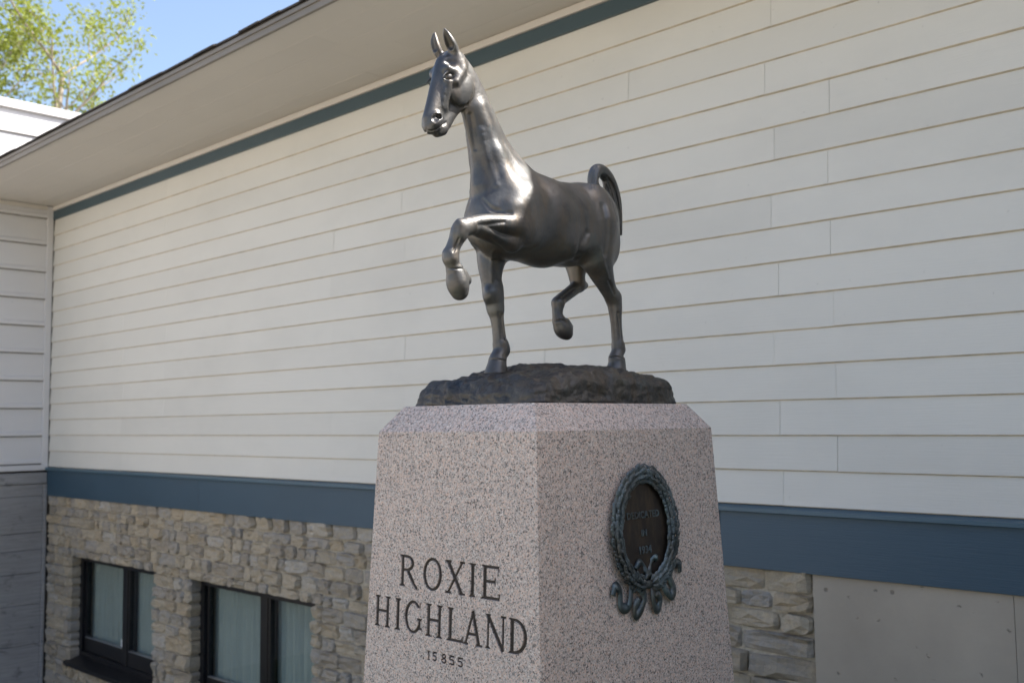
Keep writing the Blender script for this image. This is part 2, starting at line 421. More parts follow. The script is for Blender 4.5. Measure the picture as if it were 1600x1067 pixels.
for za, zb in rows(WZ0, WZ1, 9):
    fill_row(SX0, WIN[0][0], za, zb); fill_row(WIN[0][1], WIN[1][0], za, zb); fill_row(WIN[1][1], SX1, za, zb)
for za, zb in rows(-1.65, WZ0, 5): fill_row(SX0, SX1, za, zb)
fv, ff = [], []
for me, c in far:
    k = len(fv); fv += [(v.co.x + c[0], v.co.y + c[1], v.co.z + c[2]) for v in me.vertices]
    ff += [tuple(k + q for q in p.vertices) for p in me.polygons]
fo = mesh('stonework', fv, ff, M['stone'], None, False); bl(fo, stw); tag(fo, kind='stuff')
# windows
for wi, (a, b) in enumerate(WIN):
    w = empty('window'); bl(w)
    w.location = ((a + b) / 2, D, WZ0)
    def wp(o):
        o.parent = w; o.matrix_parent_inverse = Matrix.Translation((-(a + b) / 2, -D, -WZ0)); return o
    yf = D + .105; z0, z1 = WZ0 + .06, WZ1; mid = a + (b - a) * .565 if wi == 0 else a + (b - a) * .55
    fvv, fff = [], []
    def ab(q):
        k = len(fvv); fvv.extend(boxv(*q)); fff.extend([tuple(n_ + k for n_ in f) for f in BOXF])
    ab((a - .05, b + .05, yf - .012, yf + .09, z1 - .055, z1 + .045)); ab((a - .05, a + .055, yf - .01, yf + .09, z0, z1 - .056)); ab((b - .055, b + .05, yf - .01, yf + .09, z0, z1 - .056))
    ab((a + .056, b - .056, yf - .008, yf + .09, z0 - .05, z0 + .05))
    wp(mesh('frame', fvv, fff, M['black']))
    wp(box('mullion', (mid - .055, mid + .055, yf - .004, yf + .085, z0 + .051, z1 - .056), M['black'], None, .004))
    for sx0, sx1, dy in ((a + .056, mid - .056, .020), (mid + .056, b - .056, .004)):
        s_ = wp(empty('sash')) if False else None
        wp(box('stile', (sx0 + .001, sx0 + .035, yf + dy, yf + dy + .04, z0 + .052, z1 - .057), M['black'], None, .003))
        wp(box('bottom_rail', (sx0 + .036, sx1 - .001, yf + dy, yf + dy + .04, z0 + .052, z0 + .20), M['black'], None, .003))
        wp(box('glazing_bead', (sx0 + .037, sx1 - .002, yf + dy - .006, yf + dy + .03, z0 + .2005, z0 + .2105), M['steel']))
        wp(box('pane', (sx0 + .036, sx1 - .001, yf + dy + .022, yf + dy + .027, z0 + .211, z1 - .057), M['glass']))
        n_ = 44; cv, cf = [], []
        for i in range(n_ + 1):
            u = sx0 - .01 + (sx1 - sx0 + .05) * i / n_
            yy = yf + .115 + .010 * math.sin(i * 1.25 + .5 * math.sin(i * .4)) + .008 * math.sin(i * 2.9)
            cv += [(u, yy, z0), (u, yy, z1)]
            if i: cf.append((2 * i - 2, 2 * i, 2 * i + 1, 2 * i - 1))
        wp(mesh('curtain', cv, cf, M['curtain'], None, True))
    if wi == 0: wp(box('paper_tag', (mid - .15, mid - .075, yf + .030, yf + .0405, z0 + .215, z0 + .29), M['paper']))
    sl = prism_x('sill', [(D + .10, WZ0 + .012), (D + .10, WZ0 + .058), (D - .052, WZ0 + .012), (D - .052, WZ0 - .03), (D + .02, WZ0 - .03)], a - .07, b + .04, M['black'])
    wp(fixn(sl))
    wp(box('interior', (a - .02, b + .02, D + .40, D + .42, WZ0 - .02, WZ1 + .05), M['dark']))

# ------------------------------------------------------------------ taller white wing closing the yard at the left
wing = tag(empty('building_wing', (XL - 2, 2, 0)), 'taller white wing with wide lap boards on grey board-marked concrete, at left edge', 'building')
def wg(o, parent=None):
    o.parent = parent or wing
    if parent is None: o.matrix_parent_inverse = Matrix.Translation((-(XL - 2), -2, 0))
    return o
core = wg(box('wall_core', (XL - 4.2, XL - .03, -6, 14, -1.6, 5.40), M['gap']))
def prism_y(name, prof, y0, y1, mats, mi=None):
    # closed (x,z) profile swept along Y
    n_ = len(prof); v = [(x_, y0, z_) for x_, z_ in prof] + [(x_, y1, z_) for x_, z_ in prof]
    f = [(i, (i + 1) % n_, n_ + (i + 1) % n_, n_ + i) for i in range(n_)] + [tuple(range(n_)), tuple(range(2 * n_ - 1, n_ - 1, -1))]
    return fixn(mesh(name, v, f, mats, mi=mi))
for i in range(13):
    zb = 1.283 + .32 * i; zt = min(zb + .34, 5.41)
    prof = [(XL - .03, zb), (XL - .006, zb), (XL + .010, zb + .012), (XL + .010, zb + .050), (XL - .006, zb + .058), (XL - .016, zt), (XL - .03, zt)]
    ye = D - .092 if zt < 4.3 else (14 if zb > 4.2 else D - .092)
    wg(prism_y('siding_board', prof, -5.9, ye, [M['wing'], M['fascia']], [1, 1, 0, 0, 0, 0, 0, 0, 0]), core)  # dark underside faces paint in the shadow line below each board
wg(box('corner_post', (XL - .03, XL + .012, D - .090, D - .020, 1.25, 4.318), M['wing'], None, .004))
wg(box('soffit_strip', (XL + .006, XL + .016, 3.63, D - .095, 4.268, 4.318), M['trim_white'], None, .003))
wg(box('base_ledge', (XL - .03, XL + .025, -5.9, D - .022, 1.215, 1.279), M['wing'], None, .006))
wg(box('coping', (XL - 4.3, XL + .03, -6.1, 14, 5.413, 5.515), M['wing'], None, .006))
zc = [1.19, 1.062, .922, .508, .31, .05, -.3, -.75, -1.6]
for i, (zt, zb) in enumerate(zip(zc[:-1], zc[1:])):
    wg(box('concrete_course', (XL - .03, XL + .035 + (.012 if i == 0 else rs.uniform(-.004, .004)), -5.9, D - .075 if i else D - .04, zb + .004, zt), M['board_concrete'], None, .005), core)
wg(box('corner_strip', (XL - .03, XL + .050, D - .072, D - .034, -1.6, 1.055), M['board_concrete'], None, .005))

# ------------------------------------------------------------------ evergreen wood added out of view, darkening the pedestal's right face and horse's flank
rw = random.Random(77)
wv_, wf_ = [], []
for k in range(26):
    cx_, cy_ = 13.5 + rw.uniform(-1.5, 9), -22 + k * 1.25 + rw.uniform(-.6, .6); hh_ = rw.uniform(6.5, 9.5); rr_ = rw.uniform(1.6, 2.4)
    if cy_ > 3.5 and cx_ < 12: cx_ += 4
    for q in range(520):
        t_ = rw.random() ** .8; a_ = rw.uniform(0, 6.2832); r_ = rr_ * (1 - t_ * .85) * rw.uniform(.6, 1.08)
        p_ = Vector((cx_ + r_ * math.cos(a_), cy_ + r_ * math.sin(a_), .1 + hh_ * t_))
        n_ = Vector((math.cos(a_) + rw.gauss(0, .5), math.sin(a_) + rw.gauss(0, .5), rw.gauss(.4, .5))).normalized(); s_ = n_.orthogonal().normalized(); u_ = n_.cross(s_); l_ = rw.uniform(.22, .42)
        i_ = len(wv_); wv_ += [tuple(p_ - s_ * l_), tuple(p_ - u_ * l_ * .6), tuple(p_ + s_ * l_), tuple(p_ + u_ * l_ * .6)]; wf_.append((i_, i_ + 1, i_ + 2, i_ + 3))
tag(mesh('blocker_wood', wv_, wf_, M['blocker_wood']), 'dark evergreen wood added out of view to darken the right side of the yard', None, None, 'stuff')
# ------------------------------------------------------------------ implicit-surface sculpting
def _prim(pr, P, box=None):
    t = pr[0]
    if t == 'c':
        a = np.array(pr[3:6], np.float32); b = np.array(pr[6:9], np.float32); ra, rb, sl = pr[9:12]
        S = np.array([1, 1 / sl, 1], np.float32)
        ba = (b - a) * S
        pa = (P - a) * S
        n = max(float(ba @ ba), 1e-9)
        h = np.clip((pa @ ba) / n, 0, 1)
        d = np.sqrt(((pa - h[:, None] * ba) ** 2).sum(1)) - (ra + (rb - ra) * h)
        return d * min(1.0, sl)
    if t == 'g':
        d = None
        if box is not None:
            A = pr[4]; mg = box[2]; near = ((A[0] - mg <= box[1]) & (A[1] + mg >= box[0])).all(1)
            L_ = [q for q, k in zip(pr[3], near) if k]
        else: L_ = pr[3]
        for q in L_:
            e = _prim(['c', 1, 0] + q, P)
            d = e if d is None else np.minimum(d, e)
        return d
    if t == 'e':
        c = np.array(pr[3:6], np.float32); r = np.array(pr[6:9], np.float32)
        p, y, ro = [math.radians(v) for v in pr[9:12]]
        u1 = np.array([math.cos(p) * math.cos(y), math.sin(y), -math.sin(p) * math.cos(y)])
        u3 = np.array([math.sin(p), 0, math.cos(p)])
        u2 = np.cross(u3, u1)
        M = np.stack([u1, u2, u3], 1).astype(np.float32)
        q = (P - c) @ M
        k0 = np.sqrt(((q / r) ** 2).sum(1)); k1 = np.sqrt(((q / (r * r)) ** 2).sum(1)) + 1e-9
        return k0 * (k0 - 1) / k1
    if t == 'h':
        F0, L0, zb, rb, rt, h, back = pr[3:10]
        s = np.clip((P[:, 2] - zb) / h, 0, 1)
        dx = P[:, 0] - (F0 - back * s); dy = (P[:, 1] - L0) * 1.08
        d2 = (np.sqrt(dx * dx + dy * dy) - (rb + (rt - rb) * s)) * .9
        dz = np.maximum(zb - P[:, 2], P[:, 2] - zb - h)
        q = np.maximum(np.stack([d2, dz], 1) + .006, 0)
        return np.minimum(np.maximum(d2, dz) + .006, 0) + np.sqrt((q ** 2).sum(1)) - .006

def _bounds(pr):
    if pr[0] == 'c':
        a = np.array(pr[3:6]); b = np.array(pr[6:9]); r = max(pr[9], pr[10])
        return np.minimum(a, b) - r, np.maximum(a, b) + r
    if pr[0] == 'g':
        A = np.array(pr[3]); r = A[:, 6:8].max()
        return np.minimum(A[:, 0:3], A[:, 3:6]).min(0) - r, np.maximum(A[:, 0:3], A[:, 3:6]).max(0) + r
    if pr[0] == 'e':
        c = np.array(pr[3:6]); r = max(pr[6:9]); return c - r, c + r
    F0, L0, zb, rb, rt, h, back = pr[3:10]
    return np.array([F0 - back - rb, L0 - rb, zb]), np.array([F0 + rb, L0 + rb, zb + h])

def _smin(a, b, k):
    h = np.maximum(k - np.abs(a - b), 0) / k
    return np.minimum(a, b) - h * h * k * .25

def sdf_mesh(groups, vox, relief=None, smooth=3):
    """smooth union of the primitive groups, polygonised with surface nets; returns verts, quads"""
    allp = [p for g in groups for p in g[2] if p[1] > 0]
    lo = np.min([_bounds(p)[0] for p in allp], 0) - .02
    hi = np.max([_bounds(p)[1] for p in allp], 0) + .02
    B = 16
    nb = np.ceil((hi - lo) / vox / B).astype(int)
    dims = nb * B + 1
    V = np.full(dims, 1.0, np.float32)
    for g in groups:
        for p in g[2]:
            if p[0] == 'g' and len(p) == 4:
                A = np.array(p[3]); r = np.maximum(A[:, 6], A[:, 7])[:, None]
                p.append((np.minimum(A[:, 0:3], A[:, 3:6]) - r, np.maximum(A[:, 0:3], A[:, 3:6]) + r))
    info = [[(p, *_bounds(p)) for p in g[2]] for g in groups]
    loc = np.stack(np.meshgrid(*[np.arange(B + 1)] * 3, indexing='ij'), -1).reshape(-1, 3).astype(np.float32) * vox
    mar = .05
    # coarse pass at block centres: skip blocks that hold no surface
    cen = (lo + (np.stack(np.meshgrid(*[np.arange(n_) for n_ in nb], indexing='ij'), -1).reshape(-1, 3) + .5) * B * vox).astype(np.float32)
    cd = np.full(len(cen), 9.0, np.float32)
    for g in groups:
        if g[0] == 'detail': continue
        gd = np.full(len(cen), 9.0, np.float32)
        for p in g[2]:
            if p[1] > 0: gd = _smin(gd, _prim(p, cen), max(p[2], 1e-4))
        cd = _smin(cd, gd, max(g[1], 1e-4))
    half = B * vox * .87
    cd = cd.reshape(nb)
    for ib in np.ndindex(*nb):
        if cd[ib] > half * 1.35 + .004: continue
        if cd[ib] < -half * 1.6 - .02:
            V[tuple(slice(i * B, i * B + B + 1) for i in ib)] = -1.0
            continue
        o = lo + np.array(ib) * B * vox; e = o + B * vox
        acc = None
        P = None
        for g, inf in zip(groups, info):
            gd = None
            if g[0] == 'detail':
                gd, acc = acc, None
                if gd is None: continue
            for p, l, h in inf:
                mar = max(p[2], g[1]) + .012
                if (l - mar > e).any() or (h + mar < o).any(): continue
                if P is None: P = loc + o.astype(np.float32)
                d = _prim(p, P, (o, e, mar))
                if d is None: continue
                if p[1] > 0: gd = d if gd is None else _smin(gd, d, p[2])
                elif gd is not None: gd = -_smin(-gd, d, p[2])
            if gd is not None: acc = gd if acc is None else (_smin(acc, gd, g[1]) if g[1] > 0 else np.minimum(acc, gd))
        if acc is None: continue
        if relief is not None: acc = acc - relief(P)
        s = tuple(slice(i * B, i * B + B + 1) for i in ib)
        V[s] = acc.reshape(B + 1, B + 1, B + 1)
    ins = V < 0
    c8 = [ins[i:dims[0] - 1 + i, j:dims[1] - 1 + j, k:dims[2] - 1 + k] for i in (0, 1) for j in (0, 1) for k in (0, 1)]
    anyi = c8[0].copy(); alli = c8[0].copy()
    for q in c8[1:]: anyi |= q; alli &= q
    act = anyi & ~alli
    idx = np.argwhere(act)
    vid = np.full(act.shape, -1, np.int32); vid[act] = np.arange(len(idx))
    s = np.zeros((len(idx), 3), np.float32); n = np.zeros(len(idx), np.float32)
    corner = [np.array(c) for c in np.ndindex(2, 2, 2)]
    for a in corner:
        for ax in range(3):
            if a[ax]: continue
            b = a.copy(); b[ax] = 1
            va = V[tuple((idx + a).T)]; vb = V[tuple((idx + b).T)]
            m = (va < 0) != (vb < 0)
            t = np.where(m, va / np.where(m, va - vb, 1), 0)
            pt = a + t[:, None] * (b - a)
            s[m] += pt[m]; n[m] += 1
    verts = (idx + s / n[:, None]) * vox + lo
    quads = []
    for ax in range(3):
        sl0 = [slice(None)] * 3; sl1 = [slice(None)] * 3
        sl0[ax] = slice(0, -1); sl1[ax] = slice(1, None)
        a = ins[tuple(sl0)]; b = ins[tuple(sl1)]
        e = np.argwhere(a != b)
        flip = a[tuple(e.T)]
        u, w = [(1, 2), (2, 0), (0, 1)][ax]
        ok = (e[:, u] > 0) & (e[:, w] > 0) & (e[:, u] < dims[u] - 1) & (e[:, w] < dims[w] - 1)
        e = e[ok]; flip = flip[ok]
        def at(du, dw):
            q = e.copy(); q[:, u] += du; q[:, w] += dw
            return vid[tuple(q.T)]
        f = np.stack([at(-1, -1), at(0, -1), at(0, 0), at(-1, 0)], 1)
        f[~flip] = f[~flip][:, ::-1]
        quads.append(f)
    quads = np.concatenate(quads)
    # Taubin smoothing
    E = np.concatenate([quads[:, [0, 1]], quads[:, [1, 2]], quads[:, [2, 3]], quads[:, [3, 0]]])
    for it in range(smooth * 2):
        acc = np.zeros_like(verts); 
        cnt = np.bincount(E[:, 0], minlength=len(verts)) + np.bincount(E[:, 1], minlength=len(verts))
        for d in range(3):
            acc[:, d] = np.bincount(E[:, 0], verts[E[:, 1], d], len(verts)) + np.bincount(E[:, 1], verts[E[:, 0], d], len(verts))
        acc /= np.maximum(cnt, 1)[:, None]
        verts = verts + (acc - verts) * (.55 if it % 2 == 0 else -.57)
    return verts, quads

def np_mesh(name, verts, quads, mat, smooth=True):
    me = bpy.data.meshes.new(name)
    me.vertices.add(len(verts)); me.vertices.foreach_set('co', np.ascontiguousarray(verts, np.float32).ravel())
    me.loops.add(quads.size); me.loops.foreach_set('vertex_index', np.ascontiguousarray(quads, np.int32).ravel())
    me.polygons.add(len(quads)); me.polygons.foreach_set('loop_start', np.arange(len(quads), dtype=np.int32) * 4)
    me.polygons.foreach_set('use_smooth', np.full(len(quads), smooth))
    me.update(calc_edges=True); me.validate()
    me.materials.append(mat)
    return me

# horse sculpt: (group, blend, primitives in forward/left/up metres)
HORSE = [
 ('trunk', 0, [
  ["c", 1, 0.05, 0.16, 0.0, 0.625, 0.02, 0.0, 0.602, 0.124, 0.135, 0.82],
  ["c", 1, 0.05, 0.02, 0.0, 0.602, -0.12, 0.0, 0.62, 0.135, 0.119, 0.86],
  ["c", 1, 0.05, -0.12, 0.0, 0.622, -0.195, 0.0, 0.642, 0.121, 0.108, 0.95],
  ["c", 1, 0.05, -0.195, 0.0, 0.648, -0.235, 0.0, 0.645, 0.108, 0.088, 1.0],
  ["c", 1, 0.05, 0.14, 0.0, 0.728, 0.03, 0.0, 0.695, 0.04, 0.034, 0.7],
  ["e", 1, 0.05, 0.205, 0.0, 0.6, 0.115, 0.096, 0.135, -20, 0, 0],
  ["e", 1, 0.04, 0.255, 0.0, 0.575, 0.07, 0.08, 0.085, 0, 0, 0],
  ["c", 1, 0.012, 0.125, 0.038, 0.695, 0.24, 0.07, 0.6, 0.036, 0.048, 1.0],
  ["e", 1, 0.03, 0.165, 0.078, 0.595, 0.075, 0.042, 0.1, 25, 0, 0],
  ["e", 1, 0.01, 0.245, 0.06, 0.565, 0.045, 0.04, 0.055, 10, 0, 0],
  ["e", 1, 0.022, -0.19, 0.062, 0.645, 0.085, 0.06, 0.105, 20, 0, 0],
  ["e", 1, 0.022, -0.225, 0.06, 0.575, 0.065, 0.057, 0.11, 10, 0, 0],
  ["c", 1, 0.05, -0.02, 0.085, 0.52, -0.14, 0.075, 0.56, 0.035, 0.03, 1.0],
  ["c", 1, 0.012, 0.125, -0.038, 0.695, 0.24, -0.07, 0.6, 0.036, 0.048, 1.0],
  ["e", 1, 0.03, 0.165, -0.078, 0.595, 0.075, 0.042, 0.1, 25, 0, 0],
  ["e", 1, 0.01, 0.245, -0.06, 0.565, 0.045, 0.04, 0.055, 10, 0, 0],
  ["e", 1, 0.022, -0.19, -0.062, 0.645, 0.085, 0.06, 0.105, 20, 0, 0],
  ["e", 1, 0.022, -0.225, -0.06, 0.575, 0.065, 0.057, 0.11, 10, 0, 0],
  ["c", 1, 0.05, -0.02, -0.085, 0.52, -0.14, -0.075, 0.56, 0.035, 0.03, 1.0],
  ["e", 1, 0.04, 0.13, 0.0, 0.52, 0.13, 0.06, 0.05, 0, 0, 0],
  ["e", 1, 0.04, -0.1, 0.0, 0.535, 0.09, 0.075, 0.06, 0, 0, 0],
  ["g", 1, 0.04, [[0.1739, 0.0, 0.6816, 0.1787, 0.0, 0.6878, 0.0944, 0.0932, 0.66], [0.1787, 0.0, 0.6878, 0.1854, 0.0, 0.6962, 0.0932, 0.0916, 0.66], [0.1854, 0.0, 0.6962, 0.1933, 0.0, 0.7061, 0.0916, 0.0898, 0.66], [0.1933, 0.0, 0.7061, 0.2018, 0.0, 0.717, 0.0898, 0.0877, 0.66], [0.2018, 0.0, 0.717, 0.2104, 0.0, 0.728, 0.0877, 0.0855, 0.66], [0.2104, 0.0, 0.728, 0.2184, 0.0, 0.7385, 0.0855, 0.0834, 0.66], [0.2184, 0.0, 0.7385, 0.2252, 0.0, 0.7478, 0.0834, 0.0813, 0.66], [0.2252, 0.0, 0.7478, 0.2309, 0.0, 0.756, 0.0813, 0.0792, 0.66], [0.2309, 0.0, 0.756, 0.2361, 0.0, 0.7637, 0.0792, 0.0771, 0.66], [0.2361, 0.0, 0.7637, 0.241, 0.0, 0.7711, 0.0771, 0.0748, 0.66], [0.241, 0.0, 0.7711, 0.2455, 0.0, 0.7783, 0.0748, 0.0726, 0.66], [0.2455, 0.0, 0.7783, 0.2499, 0.0, 0.7857, 0.0726, 0.0705, 0.66], [0.2499, 0.0, 0.7857, 0.2543, 0.0, 0.7933, 0.0705, 0.0685, 0.66], [0.2543, 0.0, 0.7933, 0.2587, 0.0, 0.8016, 0.0685, 0.0667, 0.66], [0.2587, 0.0, 0.8016, 0.2632, 0.0, 0.8104, 0.0667, 0.065, 0.66], [0.2632, 0.0, 0.8104, 0.2675, 0.0, 0.8196, 0.065, 0.0636, 0.66], [0.2675, 0.0, 0.8196, 0.2717, 0.0, 0.829, 0.0636, 0.0622, 0.66], [0.2717, 0.0, 0.829, 0.2759, 0.0, 0.8387, 0.0622, 0.0609, 0.66], [0.2759, 0.0, 0.8387, 0.2801, 0.0, 0.8484, 0.0609, 0.0597, 0.66], [0.2801, 0.0, 0.8484, 0.2844, 0.0, 0.8581, 0.0597, 0.0585, 0.66], [0.2844, 0.0, 0.8581, 0.2888, 0.0, 0.8675, 0.0585, 0.0573, 0.66], [0.2888, 0.0, 0.8675, 0.2933, 0.0, 0.8768, 0.0573, 0.056, 0.66], [0.2933, 0.0, 0.8768, 0.2978, 0.0, 0.886, 0.056, 0.0548, 0.66], [0.2978, 0.0, 0.886, 0.3024, 0.0, 0.8952, 0.0548, 0.0535, 0.66], [0.3024, 0.0, 0.8952, 0.307, 0.0, 0.9044, 0.0535, 0.0523, 0.66], [0.307, 0.0, 0.9044, 0.3117, 0.0, 0.9136, 0.0523, 0.0511, 0.66], [0.3117, 0.0, 0.9136, 0.3165, 0.0, 0.9229, 0.0511, 0.05, 0.66], [0.3165, 0.0, 0.9229, 0.3214, 0.0, 0.9322, 0.05, 0.0489, 0.66], [0.3214, 0.0, 0.9322, 0.3266, 0.0, 0.9419, 0.0489, 0.0479, 0.66], [0.3266, 0.0, 0.9419, 0.332, 0.0, 0.9521, 0.0479, 0.0469, 0.66], [0.332, 0.0, 0.9521, 0.3375, 0.0, 0.9625, 0.0469, 0.0459, 0.66], [0.3375, 0.0, 0.9625, 0.3431, 0.0, 0.9726, 0.0459, 0.045, 0.66], [0.3431, 0.0, 0.9726, 0.3486, 0.0, 0.9823, 0.045, 0.0442, 0.66], [0.3486, 0.0, 0.9823, 0.354, 0.0, 0.9912, 0.0442, 0.0434, 0.66], [0.354, 0.0, 0.9912, 0.3591, 0.0, 0.9989, 0.0434, 0.0427, 0.66], [0.3591, 0.0, 0.9989, 0.3642, 0.0, 1.0057, 0.0427, 0.042, 0.66], [0.3642, 0.0, 1.0057, 0.3696, 0.0, 1.0117, 0.042, 0.0414, 0.66], [0.3696, 0.0, 1.0117, 0.3749, 0.0, 1.017, 0.0414, 0.0409, 0.66], [0.3749, 0.0, 1.017, 0.38, 0.0, 1.0217, 0.0409, 0.0404, 0.66], [0.38, 0.0, 1.0217, 0.3845, 0.0, 1.0257, 0.0404, 0.04, 0.66], [0.3845, 0.0, 1.0257, 0.3884, 0.0, 1.029, 0.04, 0.0397, 0.66], [0.3884, 0.0, 1.029, 0.3912, 0.0, 1.0316, 0.0397, 0.0394, 0.66]]],
  ["g", 1, 0.03, [[0.1126, 0.0, 0.7633, 0.1227, 0.0, 0.772, 0.0146, 0.0146, 0.8], [0.1227, 0.0, 0.772, 0.1365, 0.0, 0.7838, 0.0146, 0.0145, 0.8], [0.1365, 0.0, 0.7838, 0.1528, 0.0, 0.7978, 0.0145, 0.0145, 0.8], [0.1528, 0.0, 0.7978, 0.1704, 0.0, 0.813, 0.0145, 0.0144, 0.8], [0.1704, 0.0, 0.813, 0.1879, 0.0, 0.8285, 0.0144, 0.0144, 0.8], [0.1879, 0.0, 0.8285, 0.204, 0.0, 0.8435, 0.0144, 0.0143, 0.8], [0.204, 0.0, 0.8435, 0.2177, 0.0, 0.8571, 0.0143, 0.0143, 0.8], [0.2177, 0.0, 0.8571, 0.229, 0.0, 0.8697, 0.0143, 0.0143, 0.8], [0.229, 0.0, 0.8697, 0.2392, 0.0, 0.8821, 0.0143, 0.0142, 0.8], [0.2392, 0.0, 0.8821, 0.2484, 0.0, 0.8944, 0.0142, 0.0142, 0.8], [0.2484, 0.0, 0.8944, 0.2571, 0.0, 0.9064, 0.0142, 0.0142, 0.8], [0.2571, 0.0, 0.9064, 0.2654, 0.0, 0.9182, 0.0142, 0.0142, 0.8], [0.2654, 0.0, 0.9182, 0.2737, 0.0, 0.9297, 0.0142, 0.0141, 0.8], [0.2737, 0.0, 0.9297, 0.2822, 0.0, 0.9409, 0.0141, 0.0141, 0.8], [0.2822, 0.0, 0.9409, 0.2908, 0.0, 0.952, 0.0141, 0.0141, 0.8], [0.2908, 0.0, 0.952, 0.2994, 0.0, 0.9631, 0.0141, 0.014, 0.8], [0.2994, 0.0, 0.9631, 0.3078, 0.0, 0.974, 0.014, 0.0139, 0.8], [0.3078, 0.0, 0.974, 0.3161, 0.0, 0.9845, 0.0139, 0.0139, 0.8], [0.3161, 0.0, 0.9845, 0.3242, 0.0, 0.9944, 0.0139, 0.0139, 0.8], [0.3242, 0.0, 0.9944, 0.3321, 0.0, 1.0035, 0.0139, 0.0139, 0.8], [0.3321, 0.0, 1.0035, 0.3397, 0.0, 1.0117, 0.0139, 0.014, 0.8], [0.3397, 0.0, 1.0117, 0.3476, 0.0, 1.0191, 0.014, 0.0141, 0.8], [0.3476, 0.0, 1.0191, 0.3557, 0.0, 1.0258, 0.0141, 0.0144, 0.8], [0.3557, 0.0, 1.0258, 0.3638, 0.0, 1.0318, 0.0144, 0.0147, 0.8], [0.3638, 0.0, 1.0318, 0.3714, 0.0, 1.0371, 0.0147, 0.015, 0.8], [0.3714, 0.0, 1.0371, 0.3783, 0.0, 1.0417, 0.015, 0.0153, 0.8], [0.3783, 0.0, 1.0417, 0.384, 0.0, 1.0455, 0.0153, 0.0156, 0.8], [0.384, 0.0, 1.0455, 0.3883, 0.0, 1.0485, 0.0156, 0.0158, 0.8]]],
  ["g", 1, 0.022, [[0.3547, 0.0, 0.9107, 0.3529, 0.0, 0.9052, 0.0178, 0.0181, 0.9], [0.3529, 0.0, 0.9052, 0.3507, 0.0, 0.898, 0.0181, 0.0185, 0.9], [0.3507, 0.0, 0.898, 0.348, 0.0, 0.8894, 0.0185, 0.019, 0.9], [0.348, 0.0, 0.8894, 0.3449, 0.0, 0.8798, 0.019, 0.0195, 0.9], [0.3449, 0.0, 0.8798, 0.3414, 0.0, 0.8695, 0.0195, 0.0202, 0.9], [0.3414, 0.0, 0.8695, 0.3376, 0.0, 0.8588, 0.0202, 0.0209, 0.9], [0.3376, 0.0, 0.8588, 0.3335, 0.0, 0.8482, 0.0209, 0.0219, 0.9], [0.3335, 0.0, 0.8482, 0.3288, 0.0, 0.8373, 0.0219, 0.023, 0.9], [0.3288, 0.0, 0.8373, 0.3233, 0.0, 0.8257, 0.023, 0.0243, 0.9], [0.3233, 0.0, 0.8257, 0.3173, 0.0, 0.8135, 0.0243, 0.0257, 0.9], [0.3173, 0.0, 0.8135, 0.3112, 0.0, 0.801, 0.0257, 0.0272, 0.9], [0.3112, 0.0, 0.801, 0.3053, 0.0, 0.7884, 0.0272, 0.0288, 0.9], [0.3053, 0.0, 0.7884, 0.3001, 0.0, 0.776, 0.0288, 0.0304, 0.9], [0.3001, 0.0, 0.776, 0.2959, 0.0, 0.764, 0.0304, 0.032, 0.9], [0.2959, 0.0, 0.764, 0.2926, 0.0, 0.7517, 0.032, 0.0337, 0.9], [0.2926, 0.0, 0.7517, 0.29, 0.0, 0.7386, 0.0337, 0.0357, 0.9], [0.29, 0.0, 0.7386, 0.2879, 0.0, 0.7255, 0.0357, 0.0377, 0.9], [0.2879, 0.0, 0.7255, 0.2863, 0.0, 0.7129, 0.0377, 0.0396, 0.9], [0.2863, 0.0, 0.7129, 0.285, 0.0, 0.7015, 0.0396, 0.0414, 0.9], [0.285, 0.0, 0.7015, 0.2839, 0.0, 0.6919, 0.0414, 0.043, 0.9], [0.2839, 0.0, 0.6919, 0.283, 0.0, 0.6848, 0.043, 0.0441, 0.9]]],
  ["c", 1, 0.03, 0.325, 0.018, 0.92, 0.268, 0.03, 0.78, 0.014, 0.018, 1.0],
  ["c", 1, 0.04, 0.268, 0.03, 0.78, 0.22, 0.062, 0.62, 0.018, 0.036, 1.0],
  ["c", 1, 0.03, 0.325, -0.018, 0.92, 0.268, -0.03, 0.78, 0.014, 0.018, 1.0],
  ["c", 1, 0.04, 0.268, -0.03, 0.78, 0.22, -0.062, 0.62, 0.018, 0.036, 1.0],
  ["c", -1, 0.018, 0.3742, 0.026, 0.8884, 0.3603, 0.036, 0.8152, 0.004, 0.006, 1.0],
  ["c", -1, 0.018, 0.3603, 0.036, 0.8152, 0.3561, 0.05, 0.7196, 0.006, 0.005, 1.0],
  ["e", 1, 0.012, 0.292, 0.034, 0.555, 0.032, 0.034, 0.055, 10, 0, 0],
  ["e", 1, 0.022, 0.2, 0.092, 0.55, 0.06, 0.03, 0.055, 20, 0, 0],
  ["c", -1, 0.018, 0.3742, -0.026, 0.8884, 0.3603, -0.036, 0.8152, 0.004, 0.006, 1.0],
  ["c", -1, 0.018, 0.3603, -0.036, 0.8152, 0.3561, -0.05, 0.7196, 0.006, 0.005, 1.0],
  ["e", 1, 0.012, 0.292, -0.034, 0.555, 0.032, 0.034, 0.055, 10, 0, 0],
  ["e", 1, 0.022, 0.2, -0.092, 0.55, 0.06, 0.03, 0.055, 20, 0, 0],
 ]),
 ('head', 0.01, [
  ["g", 1, 0.02, [[0.4125, 0.0, 1.0444, 0.4288, 0.0, 1.0062, 0.0402, 0.04, 1.05]]],
